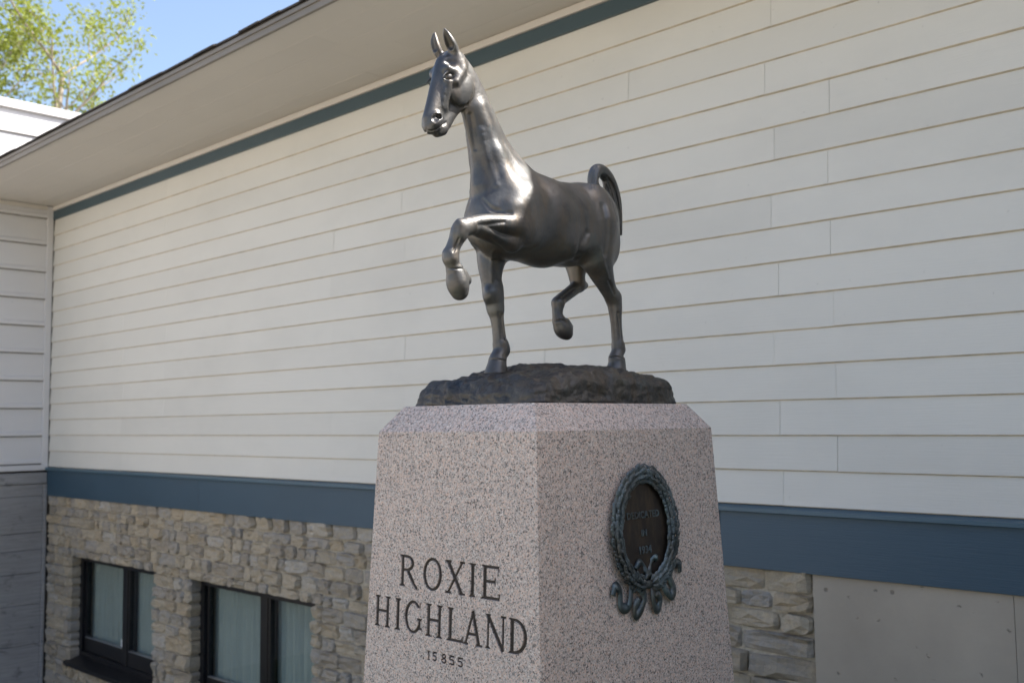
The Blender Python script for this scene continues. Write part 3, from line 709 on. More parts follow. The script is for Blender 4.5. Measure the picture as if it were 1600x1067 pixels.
  ["g", 1, 0.02, [[0.4315, 0.0, 1.0016, 0.4331, 0.0, 0.998, 0.039, 0.0386, 0.88], [0.4331, 0.0, 0.998, 0.4354, 0.0, 0.9931, 0.0386, 0.038, 0.88], [0.4354, 0.0, 0.9931, 0.4381, 0.0, 0.9874, 0.038, 0.0372, 0.88], [0.4381, 0.0, 0.9874, 0.441, 0.0, 0.981, 0.0372, 0.0364, 0.88], [0.441, 0.0, 0.981, 0.4441, 0.0, 0.9743, 0.0364, 0.0356, 0.88], [0.4441, 0.0, 0.9743, 0.4472, 0.0, 0.9676, 0.0356, 0.0348, 0.88], [0.4472, 0.0, 0.9676, 0.4502, 0.0, 0.9612, 0.0348, 0.034, 0.88], [0.4502, 0.0, 0.9612, 0.4532, 0.0, 0.9549, 0.034, 0.0331, 0.88], [0.4532, 0.0, 0.9549, 0.4563, 0.0, 0.9483, 0.0331, 0.0323, 0.88], [0.4563, 0.0, 0.9483, 0.4594, 0.0, 0.9416, 0.0323, 0.0313, 0.88], [0.4594, 0.0, 0.9416, 0.4626, 0.0, 0.9348, 0.0313, 0.0304, 0.88], [0.4626, 0.0, 0.9348, 0.4657, 0.0, 0.9281, 0.0304, 0.0296, 0.88], [0.4657, 0.0, 0.9281, 0.4686, 0.0, 0.9213, 0.0296, 0.0288, 0.88], [0.4686, 0.0, 0.9213, 0.4714, 0.0, 0.9147, 0.0288, 0.0282, 0.88], [0.4714, 0.0, 0.9147, 0.474, 0.0, 0.9081, 0.0282, 0.0276, 0.88], [0.474, 0.0, 0.9081, 0.4765, 0.0, 0.9014, 0.0276, 0.0272, 0.88], [0.4765, 0.0, 0.9014, 0.4788, 0.0, 0.8947, 0.0272, 0.0268, 0.88], [0.4788, 0.0, 0.8947, 0.4811, 0.0, 0.8881, 0.0268, 0.0264, 0.88], [0.4811, 0.0, 0.8881, 0.4833, 0.0, 0.8817, 0.0264, 0.0262, 0.88], [0.4833, 0.0, 0.8817, 0.4853, 0.0, 0.8756, 0.0262, 0.0259, 0.88], [0.4853, 0.0, 0.8756, 0.4872, 0.0, 0.8699, 0.0259, 0.0257, 0.88], [0.4872, 0.0, 0.8699, 0.4891, 0.0, 0.8645, 0.0257, 0.0255, 0.88], [0.4891, 0.0, 0.8645, 0.4909, 0.0, 0.859, 0.0255, 0.0254, 0.88], [0.4909, 0.0, 0.859, 0.4926, 0.0, 0.8538, 0.0254, 0.0254, 0.88], [0.4926, 0.0, 0.8538, 0.4942, 0.0, 0.849, 0.0254, 0.0253, 0.88], [0.4942, 0.0, 0.849, 0.4956, 0.0, 0.8447, 0.0253, 0.0253, 0.88], [0.4956, 0.0, 0.8447, 0.4968, 0.0, 0.8411, 0.0253, 0.0253, 0.88], [0.4968, 0.0, 0.8411, 0.4977, 0.0, 0.8384, 0.0253, 0.0252, 0.88]]],
  ["g", 1, 0.02, [[0.4001, 0.0, 0.9509, 0.4031, 0.0, 0.946, 0.0393, 0.0378, 0.72], [0.4031, 0.0, 0.946, 0.4072, 0.0, 0.9393, 0.0378, 0.0357, 0.72], [0.4072, 0.0, 0.9393, 0.4121, 0.0, 0.9313, 0.0357, 0.0333, 0.72], [0.4121, 0.0, 0.9313, 0.4174, 0.0, 0.9226, 0.0333, 0.0306, 0.72], [0.4174, 0.0, 0.9226, 0.4227, 0.0, 0.9138, 0.0306, 0.0281, 0.72], [0.4227, 0.0, 0.9138, 0.4279, 0.0, 0.9053, 0.0281, 0.026, 0.72], [0.4279, 0.0, 0.9053, 0.4325, 0.0, 0.8976, 0.026, 0.0243, 0.72], [0.4325, 0.0, 0.8976, 0.4368, 0.0, 0.8904, 0.0243, 0.0232, 0.72], [0.4368, 0.0, 0.8904, 0.4413, 0.0, 0.8828, 0.0232, 0.0225, 0.72], [0.4413, 0.0, 0.8828, 0.4457, 0.0, 0.8753, 0.0225, 0.022, 0.72], [0.4457, 0.0, 0.8753, 0.4498, 0.0, 0.8681, 0.022, 0.0217, 0.72], [0.4498, 0.0, 0.8681, 0.4536, 0.0, 0.8617, 0.0217, 0.0216, 0.72], [0.4536, 0.0, 0.8617, 0.4567, 0.0, 0.8563, 0.0216, 0.0214, 0.72], [0.4567, 0.0, 0.8563, 0.459, 0.0, 0.8523, 0.0214, 0.0212, 0.72]]],
  ["g", 1, 0.02, [[0.4522, 0.0, 1.0324, 0.4544, 0.0, 1.0268, 0.0233, 0.0229, 1.0], [0.4544, 0.0, 1.0268, 0.4574, 0.0, 1.0194, 0.0229, 0.0224, 1.0], [0.4574, 0.0, 1.0194, 0.4609, 0.0, 1.0106, 0.0224, 0.0218, 1.0], [0.4609, 0.0, 1.0106, 0.4648, 0.0, 1.0009, 0.0218, 0.0211, 1.0], [0.4648, 0.0, 1.0009, 0.4688, 0.0, 0.9907, 0.0211, 0.0204, 1.0], [0.4688, 0.0, 0.9907, 0.4726, 0.0, 0.9806, 0.0204, 0.0198, 1.0], [0.4726, 0.0, 0.9806, 0.4761, 0.0, 0.9709, 0.0198, 0.0193, 1.0], [0.4761, 0.0, 0.9709, 0.4793, 0.0, 0.9614, 0.0193, 0.0189, 1.0], [0.4793, 0.0, 0.9614, 0.4825, 0.0, 0.9515, 0.0189, 0.0185, 1.0], [0.4825, 0.0, 0.9515, 0.4856, 0.0, 0.9413, 0.0185, 0.0182, 1.0], [0.4856, 0.0, 0.9413, 0.4887, 0.0, 0.9312, 0.0182, 0.0179, 1.0], [0.4887, 0.0, 0.9312, 0.4916, 0.0, 0.9213, 0.0179, 0.0176, 1.0], [0.4916, 0.0, 0.9213, 0.4945, 0.0, 0.9119, 0.0176, 0.0174, 1.0], [0.4945, 0.0, 0.9119, 0.4972, 0.0, 0.903, 0.0174, 0.0172, 1.0], [0.4972, 0.0, 0.903, 0.4998, 0.0, 0.8945, 0.0172, 0.0171, 1.0], [0.4998, 0.0, 0.8945, 0.5025, 0.0, 0.8859, 0.0171, 0.0171, 1.0], [0.5025, 0.0, 0.8859, 0.5051, 0.0, 0.8776, 0.0171, 0.0171, 1.0], [0.5051, 0.0, 0.8776, 0.5075, 0.0, 0.8698, 0.0171, 0.0171, 1.0], [0.5075, 0.0, 0.8698, 0.5096, 0.0, 0.8629, 0.0171, 0.0171, 1.0], [0.5096, 0.0, 0.8629, 0.5114, 0.0, 0.8571, 0.0171, 0.0172, 1.0], [0.5114, 0.0, 0.8571, 0.5128, 0.0, 0.8527, 0.0172, 0.0172, 1.0]]],
  ["g", 1, 0.02, [[0.3705, 0.0, 0.9516, 0.3748, 0.0, 0.946, 0.0257, 0.0247, 0.9], [0.3748, 0.0, 0.946, 0.3808, 0.0, 0.9383, 0.0247, 0.0232, 0.9], [0.3808, 0.0, 0.9383, 0.3879, 0.0, 0.9291, 0.0232, 0.0215, 0.9], [0.3879, 0.0, 0.9291, 0.3956, 0.0, 0.9191, 0.0215, 0.0197, 0.9], [0.3956, 0.0, 0.9191, 0.4033, 0.0, 0.9091, 0.0197, 0.018, 0.9], [0.4033, 0.0, 0.9091, 0.4105, 0.0, 0.8995, 0.018, 0.0166, 0.9], [0.4105, 0.0, 0.8995, 0.4167, 0.0, 0.8911, 0.0166, 0.0156, 0.9], [0.4167, 0.0, 0.8911, 0.4221, 0.0, 0.8835, 0.0156, 0.0151, 0.9], [0.4221, 0.0, 0.8835, 0.4273, 0.0, 0.876, 0.0151, 0.0148, 0.9], [0.4273, 0.0, 0.876, 0.4321, 0.0, 0.8688, 0.0148, 0.0148, 0.9], [0.4321, 0.0, 0.8688, 0.4367, 0.0, 0.8619, 0.0148, 0.015, 0.9], [0.4367, 0.0, 0.8619, 0.441, 0.0, 0.8555, 0.015, 0.0152, 0.9], [0.441, 0.0, 0.8555, 0.445, 0.0, 0.8497, 0.0152, 0.0154, 0.9], [0.445, 0.0, 0.8497, 0.4487, 0.0, 0.8446, 0.0154, 0.0155, 0.9], [0.4487, 0.0, 0.8446, 0.4522, 0.0, 0.8403, 0.0155, 0.0156, 0.9], [0.4522, 0.0, 0.8403, 0.4555, 0.0, 0.8365, 0.0156, 0.0157, 0.9], [0.4555, 0.0, 0.8365, 0.4585, 0.0, 0.8334, 0.0157, 0.0158, 0.9], [0.4585, 0.0, 0.8334, 0.4612, 0.0, 0.8307, 0.0158, 0.016, 0.9], [0.4612, 0.0, 0.8307, 0.4635, 0.0, 0.8285, 0.016, 0.0162, 0.9], [0.4635, 0.0, 0.8285, 0.4655, 0.0, 0.8266, 0.0162, 0.0163, 0.9], [0.4655, 0.0, 0.8266, 0.467, 0.0, 0.8251, 0.0163, 0.0164, 0.9]]],
  ["e", 1, 0.006, 0.4057, 0.029, 0.9586, 0.056, 0.0175, 0.047, 54.0, 0, 0],
  ["c", 1, 0.013, 0.464, 0.03, 1.0058, 0.4415, 0.031, 1.0012, 0.015, 0.014, 1.0],
  ["c", 1, 0.02, 0.4224, 0.028, 1.0446, 0.4078, 0.032, 1.0232, 0.012, 0.014, 1.0],
  ["c", 1, 0.018, 0.4645, 0.033, 0.9655, 0.4664, 0.02, 0.8895, 0.011, 0.006, 1.0],
  ["c", 1, 0.012, 0.4396, 0.04, 0.9697, 0.41, 0.037, 1.0094, 0.012, 0.012, 1.0],
  ["e", 1, 0.006, 0.501, 0.021, 0.8467, 0.026, 0.0125, 0.021, 56.0, 0, 0],
  ["e", -1, 0.005, 0.4637, 0.0365, 0.9796, 0.0175, 0.0085, 0.0105, 21.0, 0, 0],
  ["e", 1, 0.002, 0.4582, 0.0305, 0.9824, 0.015, 0.01, 0.0098, 21.0, 0, 0],
  ["g", 1, 0.007, [[0.4897, 0.0352, 0.9716, 0.4874, 0.0352, 0.9747, 0.0015, 0.002, 1.0], [0.4874, 0.0352, 0.9747, 0.4842, 0.0352, 0.9791, 0.002, 0.0025, 1.0], [0.4842, 0.0352, 0.9791, 0.4804, 0.0352, 0.9837, 0.0025, 0.003, 1.0], [0.4804, 0.0352, 0.9837, 0.4767, 0.0352, 0.9875, 0.003, 0.0034, 1.0], [0.4767, 0.0352, 0.9875, 0.473, 0.0352, 0.9903, 0.0034, 0.0037, 1.0], [0.473, 0.0352, 0.9903, 0.469, 0.0352, 0.9925, 0.0037, 0.004, 1.0], [0.469, 0.0352, 0.9925, 0.465, 0.0352, 0.9942, 0.004, 0.0041, 1.0], [0.465, 0.0352, 0.9942, 0.4611, 0.0352, 0.9953, 0.0041, 0.0042, 1.0], [0.4611, 0.0352, 0.9953, 0.4571, 0.0352, 0.9956, 0.0042, 0.0041, 1.0], [0.4571, 0.0352, 0.9956, 0.4531, 0.0352, 0.9953, 0.0041, 0.004, 1.0], [0.4531, 0.0352, 0.9953, 0.4492, 0.0352, 0.9944, 0.004, 0.0037, 1.0], [0.4492, 0.0352, 0.9944, 0.4454, 0.0352, 0.9932, 0.0037, 0.0034, 1.0], [0.4454, 0.0352, 0.9932, 0.4417, 0.0352, 0.9913, 0.0034, 0.003, 1.0], [0.4417, 0.0352, 0.9913, 0.4379, 0.0352, 0.9887, 0.003, 0.0025, 1.0], [0.4379, 0.0352, 0.9887, 0.4347, 0.0352, 0.9862, 0.0025, 0.002, 1.0], [0.4347, 0.0352, 0.9862, 0.4324, 0.0352, 0.9845, 0.002, 0.0015, 1.0]]],
  ["g", 1, 0.006, [[0.4827, 0.0332, 0.9709, 0.4806, 0.0332, 0.9696, 0.0009, 0.0013, 1.0], [0.4806, 0.0332, 0.9696, 0.4775, 0.0332, 0.9677, 0.0013, 0.0018, 1.0], [0.4775, 0.0332, 0.9677, 0.4738, 0.0332, 0.966, 0.0018, 0.0021, 1.0], [0.4738, 0.0332, 0.966, 0.4699, 0.0332, 0.9651, 0.0021, 0.0024, 1.0], [0.4699, 0.0332, 0.9651, 0.4657, 0.0332, 0.9654, 0.0024, 0.0025, 1.0], [0.4657, 0.0332, 0.9654, 0.461, 0.0332, 0.9663, 0.0025, 0.0026, 1.0], [0.461, 0.0332, 0.9663, 0.4562, 0.0332, 0.9678, 0.0026, 0.0025, 1.0], [0.4562, 0.0332, 0.9678, 0.4517, 0.0332, 0.9699, 0.0025, 0.0024, 1.0], [0.4517, 0.0332, 0.9699, 0.4472, 0.0332, 0.9729, 0.0024, 0.0021, 1.0], [0.4472, 0.0332, 0.9729, 0.4426, 0.0332, 0.9768, 0.0021, 0.0018, 1.0], [0.4426, 0.0332, 0.9768, 0.4386, 0.0332, 0.9806, 0.0018, 0.0013, 1.0], [0.4386, 0.0332, 0.9806, 0.4358, 0.0332, 0.9832, 0.0013, 0.0009, 1.0]]],
  ["e", -1, 0.005, 0.5125, 0.031, 0.8449, 0.0165, 0.0125, 0.0115, 51.0, 0, 0],
  ["c", -1, 0.003, 0.5304, 0.014, 0.8092, 0.4649, 0.0235, 0.842, 0.0032, 0.0034, 1.0],
  ["e", -1, 0.003, 0.4956, 0.0235, 0.8521, 0.011, 0.012, 0.009, 51.0, 0, 0],
  ["c", -1, 0.003, 0.4688, 0.025, 0.8428, 0.4662, 0.025, 0.8414, 0.004, 0.004, 1.0],
  ["e", 1, 0.006, 0.4057, -0.029, 0.9586, 0.056, 0.0175, 0.047, 54.0, 0, 0],
  ["c", 1, 0.013, 0.464, -0.03, 1.0058, 0.4415, -0.031, 1.0012, 0.015, 0.014, 1.0],
  ["c", 1, 0.02, 0.4224, -0.028, 1.0446, 0.4078, -0.032, 1.0232, 0.012, 0.014, 1.0],
  ["c", 1, 0.018, 0.4645, -0.033, 0.9655, 0.4664, -0.02, 0.8895, 0.011, 0.006, 1.0],
  ["c", 1, 0.012, 0.4396, -0.04, 0.9697, 0.41, -0.037, 1.0094, 0.012, 0.012, 1.0],
  ["e", 1, 0.006, 0.501, -0.021, 0.8467, 0.026, 0.0125, 0.021, 56.0, 0, 0],
  ["e", -1, 0.005, 0.4637, -0.0365, 0.9796, 0.0175, 0.0085, 0.0105, 21.0, 0, 0],
  ["e", 1, 0.002, 0.4582, -0.0305, 0.9824, 0.015, 0.01, 0.0098, 21.0, 0, 0],
  ["g", 1, 0.007, [[0.4897, -0.0352, 0.9716, 0.4874, -0.0352, 0.9747, 0.0015, 0.002, 1.0], [0.4874, -0.0352, 0.9747, 0.4842, -0.0352, 0.9791, 0.002, 0.0025, 1.0], [0.4842, -0.0352, 0.9791, 0.4804, -0.0352, 0.9837, 0.0025, 0.003, 1.0], [0.4804, -0.0352, 0.9837, 0.4767, -0.0352, 0.9875, 0.003, 0.0034, 1.0], [0.4767, -0.0352, 0.9875, 0.473, -0.0352, 0.9903, 0.0034, 0.0037, 1.0], [0.473, -0.0352, 0.9903, 0.469, -0.0352, 0.9925, 0.0037, 0.004, 1.0], [0.469, -0.0352, 0.9925, 0.465, -0.0352, 0.9942, 0.004, 0.0041, 1.0], [0.465, -0.0352, 0.9942, 0.4611, -0.0352, 0.9953, 0.0041, 0.0042, 1.0], [0.4611, -0.0352, 0.9953, 0.4571, -0.0352, 0.9956, 0.0042, 0.0041, 1.0], [0.4571, -0.0352, 0.9956, 0.4531, -0.0352, 0.9953, 0.0041, 0.004, 1.0], [0.4531, -0.0352, 0.9953, 0.4492, -0.0352, 0.9944, 0.004, 0.0037, 1.0], [0.4492, -0.0352, 0.9944, 0.4454, -0.0352, 0.9932, 0.0037, 0.0034, 1.0], [0.4454, -0.0352, 0.9932, 0.4417, -0.0352, 0.9913, 0.0034, 0.003, 1.0], [0.4417, -0.0352, 0.9913, 0.4379, -0.0352, 0.9887, 0.003, 0.0025, 1.0], [0.4379, -0.0352, 0.9887, 0.4347, -0.0352, 0.9862, 0.0025, 0.002, 1.0], [0.4347, -0.0352, 0.9862, 0.4324, -0.0352, 0.9845, 0.002, 0.0015, 1.0]]],
  ["g", 1, 0.006, [[0.4827, -0.0332, 0.9709, 0.4806, -0.0332, 0.9696, 0.0009, 0.0013, 1.0], [0.4806, -0.0332, 0.9696, 0.4775, -0.0332, 0.9677, 0.0013, 0.0018, 1.0], [0.4775, -0.0332, 0.9677, 0.4738, -0.0332, 0.966, 0.0018, 0.0021, 1.0], [0.4738, -0.0332, 0.966, 0.4699, -0.0332, 0.9651, 0.0021, 0.0024, 1.0], [0.4699, -0.0332, 0.9651, 0.4657, -0.0332, 0.9654, 0.0024, 0.0025, 1.0], [0.4657, -0.0332, 0.9654, 0.461, -0.0332, 0.9663, 0.0025, 0.0026, 1.0], [0.461, -0.0332, 0.9663, 0.4562, -0.0332, 0.9678, 0.0026, 0.0025, 1.0], [0.4562, -0.0332, 0.9678, 0.4517, -0.0332, 0.9699, 0.0025, 0.0024, 1.0], [0.4517, -0.0332, 0.9699, 0.4472, -0.0332, 0.9729, 0.0024, 0.0021, 1.0], [0.4472, -0.0332, 0.9729, 0.4426, -0.0332, 0.9768, 0.0021, 0.0018, 1.0], [0.4426, -0.0332, 0.9768, 0.4386, -0.0332, 0.9806, 0.0018, 0.0013, 1.0], [0.4386, -0.0332, 0.9806, 0.4358, -0.0332, 0.9832, 0.0013, 0.0009, 1.0]]],
  ["e", -1, 0.005, 0.5125, -0.031, 0.8449, 0.0165, 0.0125, 0.0115, 51.0, 0, 0],
  ["c", -1, 0.003, 0.5304, -0.014, 0.8092, 0.4649, -0.0235, 0.842, 0.0032, 0.0034, 1.0],
  ["e", -1, 0.003, 0.4956, -0.0235, 0.8521, 0.011, 0.012, 0.009, 51.0, 0, 0],
  ["c", -1, 0.003, 0.4688, -0.025, 0.8428, 0.4662, -0.025, 0.8414, 0.004, 0.004, 1.0],
  ["g", 1, 0.01, [[0.4977, 0.0, 0.8325, 0.5054, 0.0, 0.8251, 0.0239, 0.0219, 1.15]]],
  ["g", 1, 0.006, [[0.4619, 0.0, 0.8261, 0.48, 0.0, 0.8146, 0.0183, 0.0154, 1.1]]],
 ]),
 ('ears', 0.01, [
  ["g", 1, 0.006, [[0.4249, 0.028, 1.0579, 0.426, 0.0281, 1.0593, 0.0136, 0.0138, 1], [0.426, 0.0281, 1.0593, 0.4274, 0.0282, 1.0612, 0.0138, 0.0141, 1], [0.4274, 0.0282, 1.0612, 0.4291, 0.0283, 1.0634, 0.0141, 0.0145, 1], [0.4291, 0.0283, 1.0634, 0.431, 0.0284, 1.0659, 0.0145, 0.0149, 1], [0.431, 0.0284, 1.0659, 0.433, 0.0286, 1.0685, 0.0149, 0.0153, 1], [0.433, 0.0286, 1.0685, 0.4351, 0.0287, 1.0711, 0.0153, 0.0157, 1], [0.4351, 0.0287, 1.0711, 0.437, 0.0289, 1.0736, 0.0157, 0.016, 1], [0.437, 0.0289, 1.0736, 0.4389, 0.029, 1.0759, 0.016, 0.0163, 1], [0.4389, 0.029, 1.0759, 0.4406, 0.0291, 1.078, 0.0163, 0.0165, 1], [0.4406, 0.0291, 1.078, 0.4423, 0.0293, 1.08, 0.0165, 0.0167, 1], [0.4423, 0.0293, 1.08, 0.4441, 0.0294, 1.0819, 0.0167, 0.0168, 1], [0.4441, 0.0294, 1.0819, 0.4458, 0.0295, 1.0839, 0.0168, 0.017, 1], [0.4458, 0.0295, 1.0839, 0.4475, 0.0296, 1.0858, 0.017, 0.017, 1], [0.4475, 0.0296, 1.0858, 0.4493, 0.0297, 1.0878, 0.017, 0.017, 1], [0.4493, 0.0297, 1.0878, 0.451, 0.0299, 1.0897, 0.017, 0.0169, 1], [0.451, 0.0299, 1.0897, 0.4527, 0.03, 1.0918, 0.0169, 0.0166, 1], [0.4527, 0.03, 1.0918, 0.4545, 0.0301, 1.094, 0.0166, 0.0162, 1], [0.4545, 0.0301, 1.094, 0.4563, 0.0303, 1.0962, 0.0162, 0.0157, 1], [0.4563, 0.0303, 1.0962, 0.4581, 0.0304, 1.0984, 0.0157, 0.0152, 1], [0.4581, 0.0304, 1.0984, 0.4599, 0.0306, 1.1006, 0.0152, 0.0145, 1], [0.4599, 0.0306, 1.1006, 0.4616, 0.0307, 1.1029, 0.0145, 0.0137, 1], [0.4616, 0.0307, 1.1029, 0.4633, 0.0308, 1.1052, 0.0137, 0.0129, 1], [0.4633, 0.0308, 1.1052, 0.465, 0.0309, 1.1074, 0.0129, 0.0121, 1], [0.465, 0.0309, 1.1074, 0.4665, 0.031, 1.1096, 0.0121, 0.0112, 1], [0.4665, 0.031, 1.1096, 0.468, 0.031, 1.1119, 0.0112, 0.0102, 1], [0.468, 0.031, 1.1119, 0.4696, 0.0311, 1.1143, 0.0102, 0.009, 1], [0.4696, 0.0311, 1.1143, 0.4711, 0.0311, 1.1168, 0.009, 0.0077, 1], [0.4711, 0.0311, 1.1168, 0.4725, 0.0311, 1.1192, 0.0077, 0.0064, 1], [0.4725, 0.0311, 1.1192, 0.4738, 0.031, 1.1215, 0.0064, 0.0051, 1], [0.4738, 0.031, 1.1215, 0.475, 0.031, 1.1236, 0.0051, 0.004, 1], [0.475, 0.031, 1.1236, 0.476, 0.031, 1.1253, 0.004, 0.003, 1], [0.476, 0.031, 1.1253, 0.4767, 0.031, 1.1266, 0.003, 0.0023, 1]]],
  ["c", -1, 0.005, 0.4539, 0.033, 1.0779, 0.4803, 0.034, 1.1179, 0.011, 0.0055, 1.0],
  ["g", 1, 0.006, [[0.4415, -0.026, 1.066, 0.4424, -0.0262, 1.0674, 0.0129, 0.0131, 1], [0.4424, -0.0262, 1.0674, 0.4437, -0.0264, 1.0692, 0.0131, 0.0134, 1], [0.4437, -0.0264, 1.0692, 0.4451, -0.0266, 1.0714, 0.0134, 0.0136, 1], [0.4451, -0.0266, 1.0714, 0.4468, -0.0269, 1.0738, 0.0136, 0.014, 1], [0.4468, -0.0269, 1.0738, 0.4484, -0.0272, 1.0764, 0.014, 0.0143, 1], [0.4484, -0.0272, 1.0764, 0.45, -0.0275, 1.0789, 0.0143, 0.0145, 1], [0.45, -0.0275, 1.0789, 0.4515, -0.0277, 1.0814, 0.0145, 0.0148, 1], [0.4515, -0.0277, 1.0814, 0.4527, -0.028, 1.0838, 0.0148, 0.0149, 1], [0.4527, -0.028, 1.0838, 0.4537, -0.0283, 1.0859, 0.0149, 0.0149, 1], [0.4537, -0.0283, 1.0859, 0.4546, -0.0285, 1.0881, 0.0149, 0.015, 1], [0.4546, -0.0285, 1.0881, 0.4555, -0.0288, 1.0902, 0.015, 0.0149, 1], [0.4555, -0.0288, 1.0902, 0.4562, -0.0291, 1.0923, 0.0149, 0.0149, 1], [0.4562, -0.0291, 1.0923, 0.4569, -0.0294, 1.0944, 0.0149, 0.0148, 1], [0.4569, -0.0294, 1.0944, 0.4575, -0.0296, 1.0965, 0.0148, 0.0146, 1], [0.4575, -0.0296, 1.0965, 0.4581, -0.0298, 1.0987, 0.0146, 0.0144, 1], [0.4581, -0.0298, 1.0987, 0.4586, -0.03, 1.1008, 0.0144, 0.0141, 1], [0.4586, -0.03, 1.1008, 0.4591, -0.0301, 1.103, 0.0141, 0.0137, 1], [0.4591, -0.0301, 1.103, 0.4596, -0.0301, 1.1051, 0.0137, 0.0133, 1], [0.4596, -0.0301, 1.1051, 0.46, -0.0301, 1.1073, 0.0133, 0.0129, 1], [0.46, -0.0301, 1.1073, 0.4603, -0.0301, 1.1095, 0.0129, 0.0124, 1], [0.4603, -0.0301, 1.1095, 0.4606, -0.0301, 1.1116, 0.0124, 0.0118, 1], [0.4606, -0.0301, 1.1116, 0.4608, -0.03, 1.1138, 0.0118, 0.0112, 1], [0.4608, -0.03, 1.1138, 0.461, -0.03, 1.116, 0.0112, 0.0105, 1], [0.461, -0.03, 1.116, 0.4611, -0.03, 1.1183, 0.0105, 0.0098, 1], [0.4611, -0.03, 1.1183, 0.4611, -0.03, 1.1206, 0.0098, 0.009, 1], [0.4611, -0.03, 1.1206, 0.461, -0.03, 1.1232, 0.009, 0.008, 1], [0.461, -0.03, 1.1232, 0.4608, -0.03, 1.1259, 0.008, 0.0069, 1], [0.4608, -0.03, 1.1259, 0.4605, -0.03, 1.1286, 0.0069, 0.0058, 1], [0.4605, -0.03, 1.1286, 0.4603, -0.03, 1.1311, 0.0058, 0.0047, 1], [0.4603, -0.03, 1.1311, 0.46, -0.03, 1.1334, 0.0047, 0.0038, 1], [0.46, -0.03, 1.1334, 0.4598, -0.03, 1.1353, 0.0038, 0.0029, 1], [0.4598, -0.03, 1.1353, 0.4596, -0.03, 1.1368, 0.0029, 0.0024, 1]]],
  ["c", -1, 0.005, 0.4667, -0.026, 1.0837, 0.4716, -0.0285, 1.1233, 0.01, 0.005, 1.0],
 ]),
 ('fore_raised', 0.02, [
  ["g", 1, 0.012, [[0.2416, 0.083, 0.5524, 0.2469, 0.0832, 0.552, 0.0396, 0.0389, 1.0], [0.2469, 0.0832, 0.552, 0.2539, 0.0836, 0.5515, 0.0389, 0.038, 1.0], [0.2539, 0.0836, 0.5515, 0.2623, 0.0841, 0.5508, 0.038, 0.0369, 1.0], [0.2623, 0.0841, 0.5508, 0.2716, 0.0845, 0.5501, 0.0369, 0.0358, 1.0], [0.2716, 0.0845, 0.5501, 0.2813, 0.0849, 0.5494, 0.0358, 0.0346, 1.0], [0.2813, 0.0849, 0.5494, 0.2909, 0.0851, 0.5488, 0.0346, 0.0333, 1.0], [0.2909, 0.0851, 0.5488, 0.3, 0.085, 0.5483, 0.0333, 0.0322, 1.0], [0.3, 0.085, 0.5483, 0.3089, 0.0847, 0.548, 0.0322, 0.031, 1.0], [0.3089, 0.0847, 0.548, 0.3181, 0.0841, 0.5479, 0.031, 0.0297, 1.0], [0.3181, 0.0841, 0.5479, 0.3275, 0.0833, 0.5479, 0.0297, 0.0283, 1.0], [0.3275, 0.0833, 0.5479, 0.3368, 0.0825, 0.5478, 0.0283, 0.0269, 1.0], [0.3368, 0.0825, 0.5478, 0.346, 0.0816, 0.5476, 0.0269, 0.0257, 1.0], [0.346, 0.0816, 0.5476, 0.3549, 0.0808, 0.5472, 0.0257, 0.0247, 1.0], [0.3549, 0.0808, 0.5472, 0.3634, 0.08, 0.5464, 0.0247, 0.024, 1.0], [0.3634, 0.08, 0.5464, 0.3718, 0.0792, 0.5451, 0.024, 0.0237, 1.0], [0.3718, 0.0792, 0.5451, 0.3804, 0.0784, 0.5433, 0.0237, 0.0236, 1.0], [0.3804, 0.0784, 0.5433, 0.3889, 0.0776, 0.5413, 0.0236, 0.0238, 1.0], [0.3889, 0.0776, 0.5413, 0.3969, 0.0768, 0.5392, 0.0238, 0.024, 1.0], [0.3969, 0.0768, 0.5392, 0.4041, 0.0761, 0.5372, 0.024, 0.0243, 1.0], [0.4041, 0.0761, 0.5372, 0.4101, 0.0755, 0.5356, 0.0243, 0.0246, 1.0], [0.4101, 0.0755, 0.5356, 0.4145, 0.075, 0.5344, 0.0246, 0.0247, 1.0]]],
  ["g", 1, 0.006, [[0.2262, 0.062, 0.5172, 0.2333, 0.0619, 0.5174, 0.0379, 0.0372, 1.0], [0.2333, 0.0619, 0.5174, 0.2428, 0.0618, 0.5176, 0.0372, 0.0363, 1.0], [0.2428, 0.0618, 0.5176, 0.2542, 0.0617, 0.5179, 0.0363, 0.0352, 1.0], [0.2542, 0.0617, 0.5179, 0.2666, 0.0616, 0.5182, 0.0352, 0.0341, 1.0], [0.2666, 0.0616, 0.5182, 0.2796, 0.0616, 0.5185, 0.0341, 0.0328, 1.0], [0.2796, 0.0616, 0.5185, 0.2926, 0.0617, 0.5189, 0.0328, 0.0316, 1.0], [0.2926, 0.0617, 0.5189, 0.305, 0.062, 0.5193, 0.0316, 0.0303, 1.0], [0.305, 0.062, 0.5193, 0.3178, 0.0626, 0.5198, 0.0303, 0.029, 1.0], [0.3178, 0.0626, 0.5198, 0.332, 0.0635, 0.5203, 0.029, 0.0275, 1.0], [0.332, 0.0635, 0.5203, 0.3466, 0.0645, 0.521, 0.0275, 0.026, 1.0], [0.3466, 0.0645, 0.521, 0.3607, 0.0655, 0.5216, 0.026, 0.0244, 1.0], [0.3607, 0.0655, 0.5216, 0.3736, 0.0665, 0.5221, 0.0244, 0.0231, 1.0], [0.3736, 0.0665, 0.5221, 0.3843, 0.0674, 0.5226, 0.0231, 0.0219, 1.0], [0.3843, 0.0674, 0.5226, 0.3921, 0.068, 0.5229, 0.0219, 0.0211, 1.0]]],
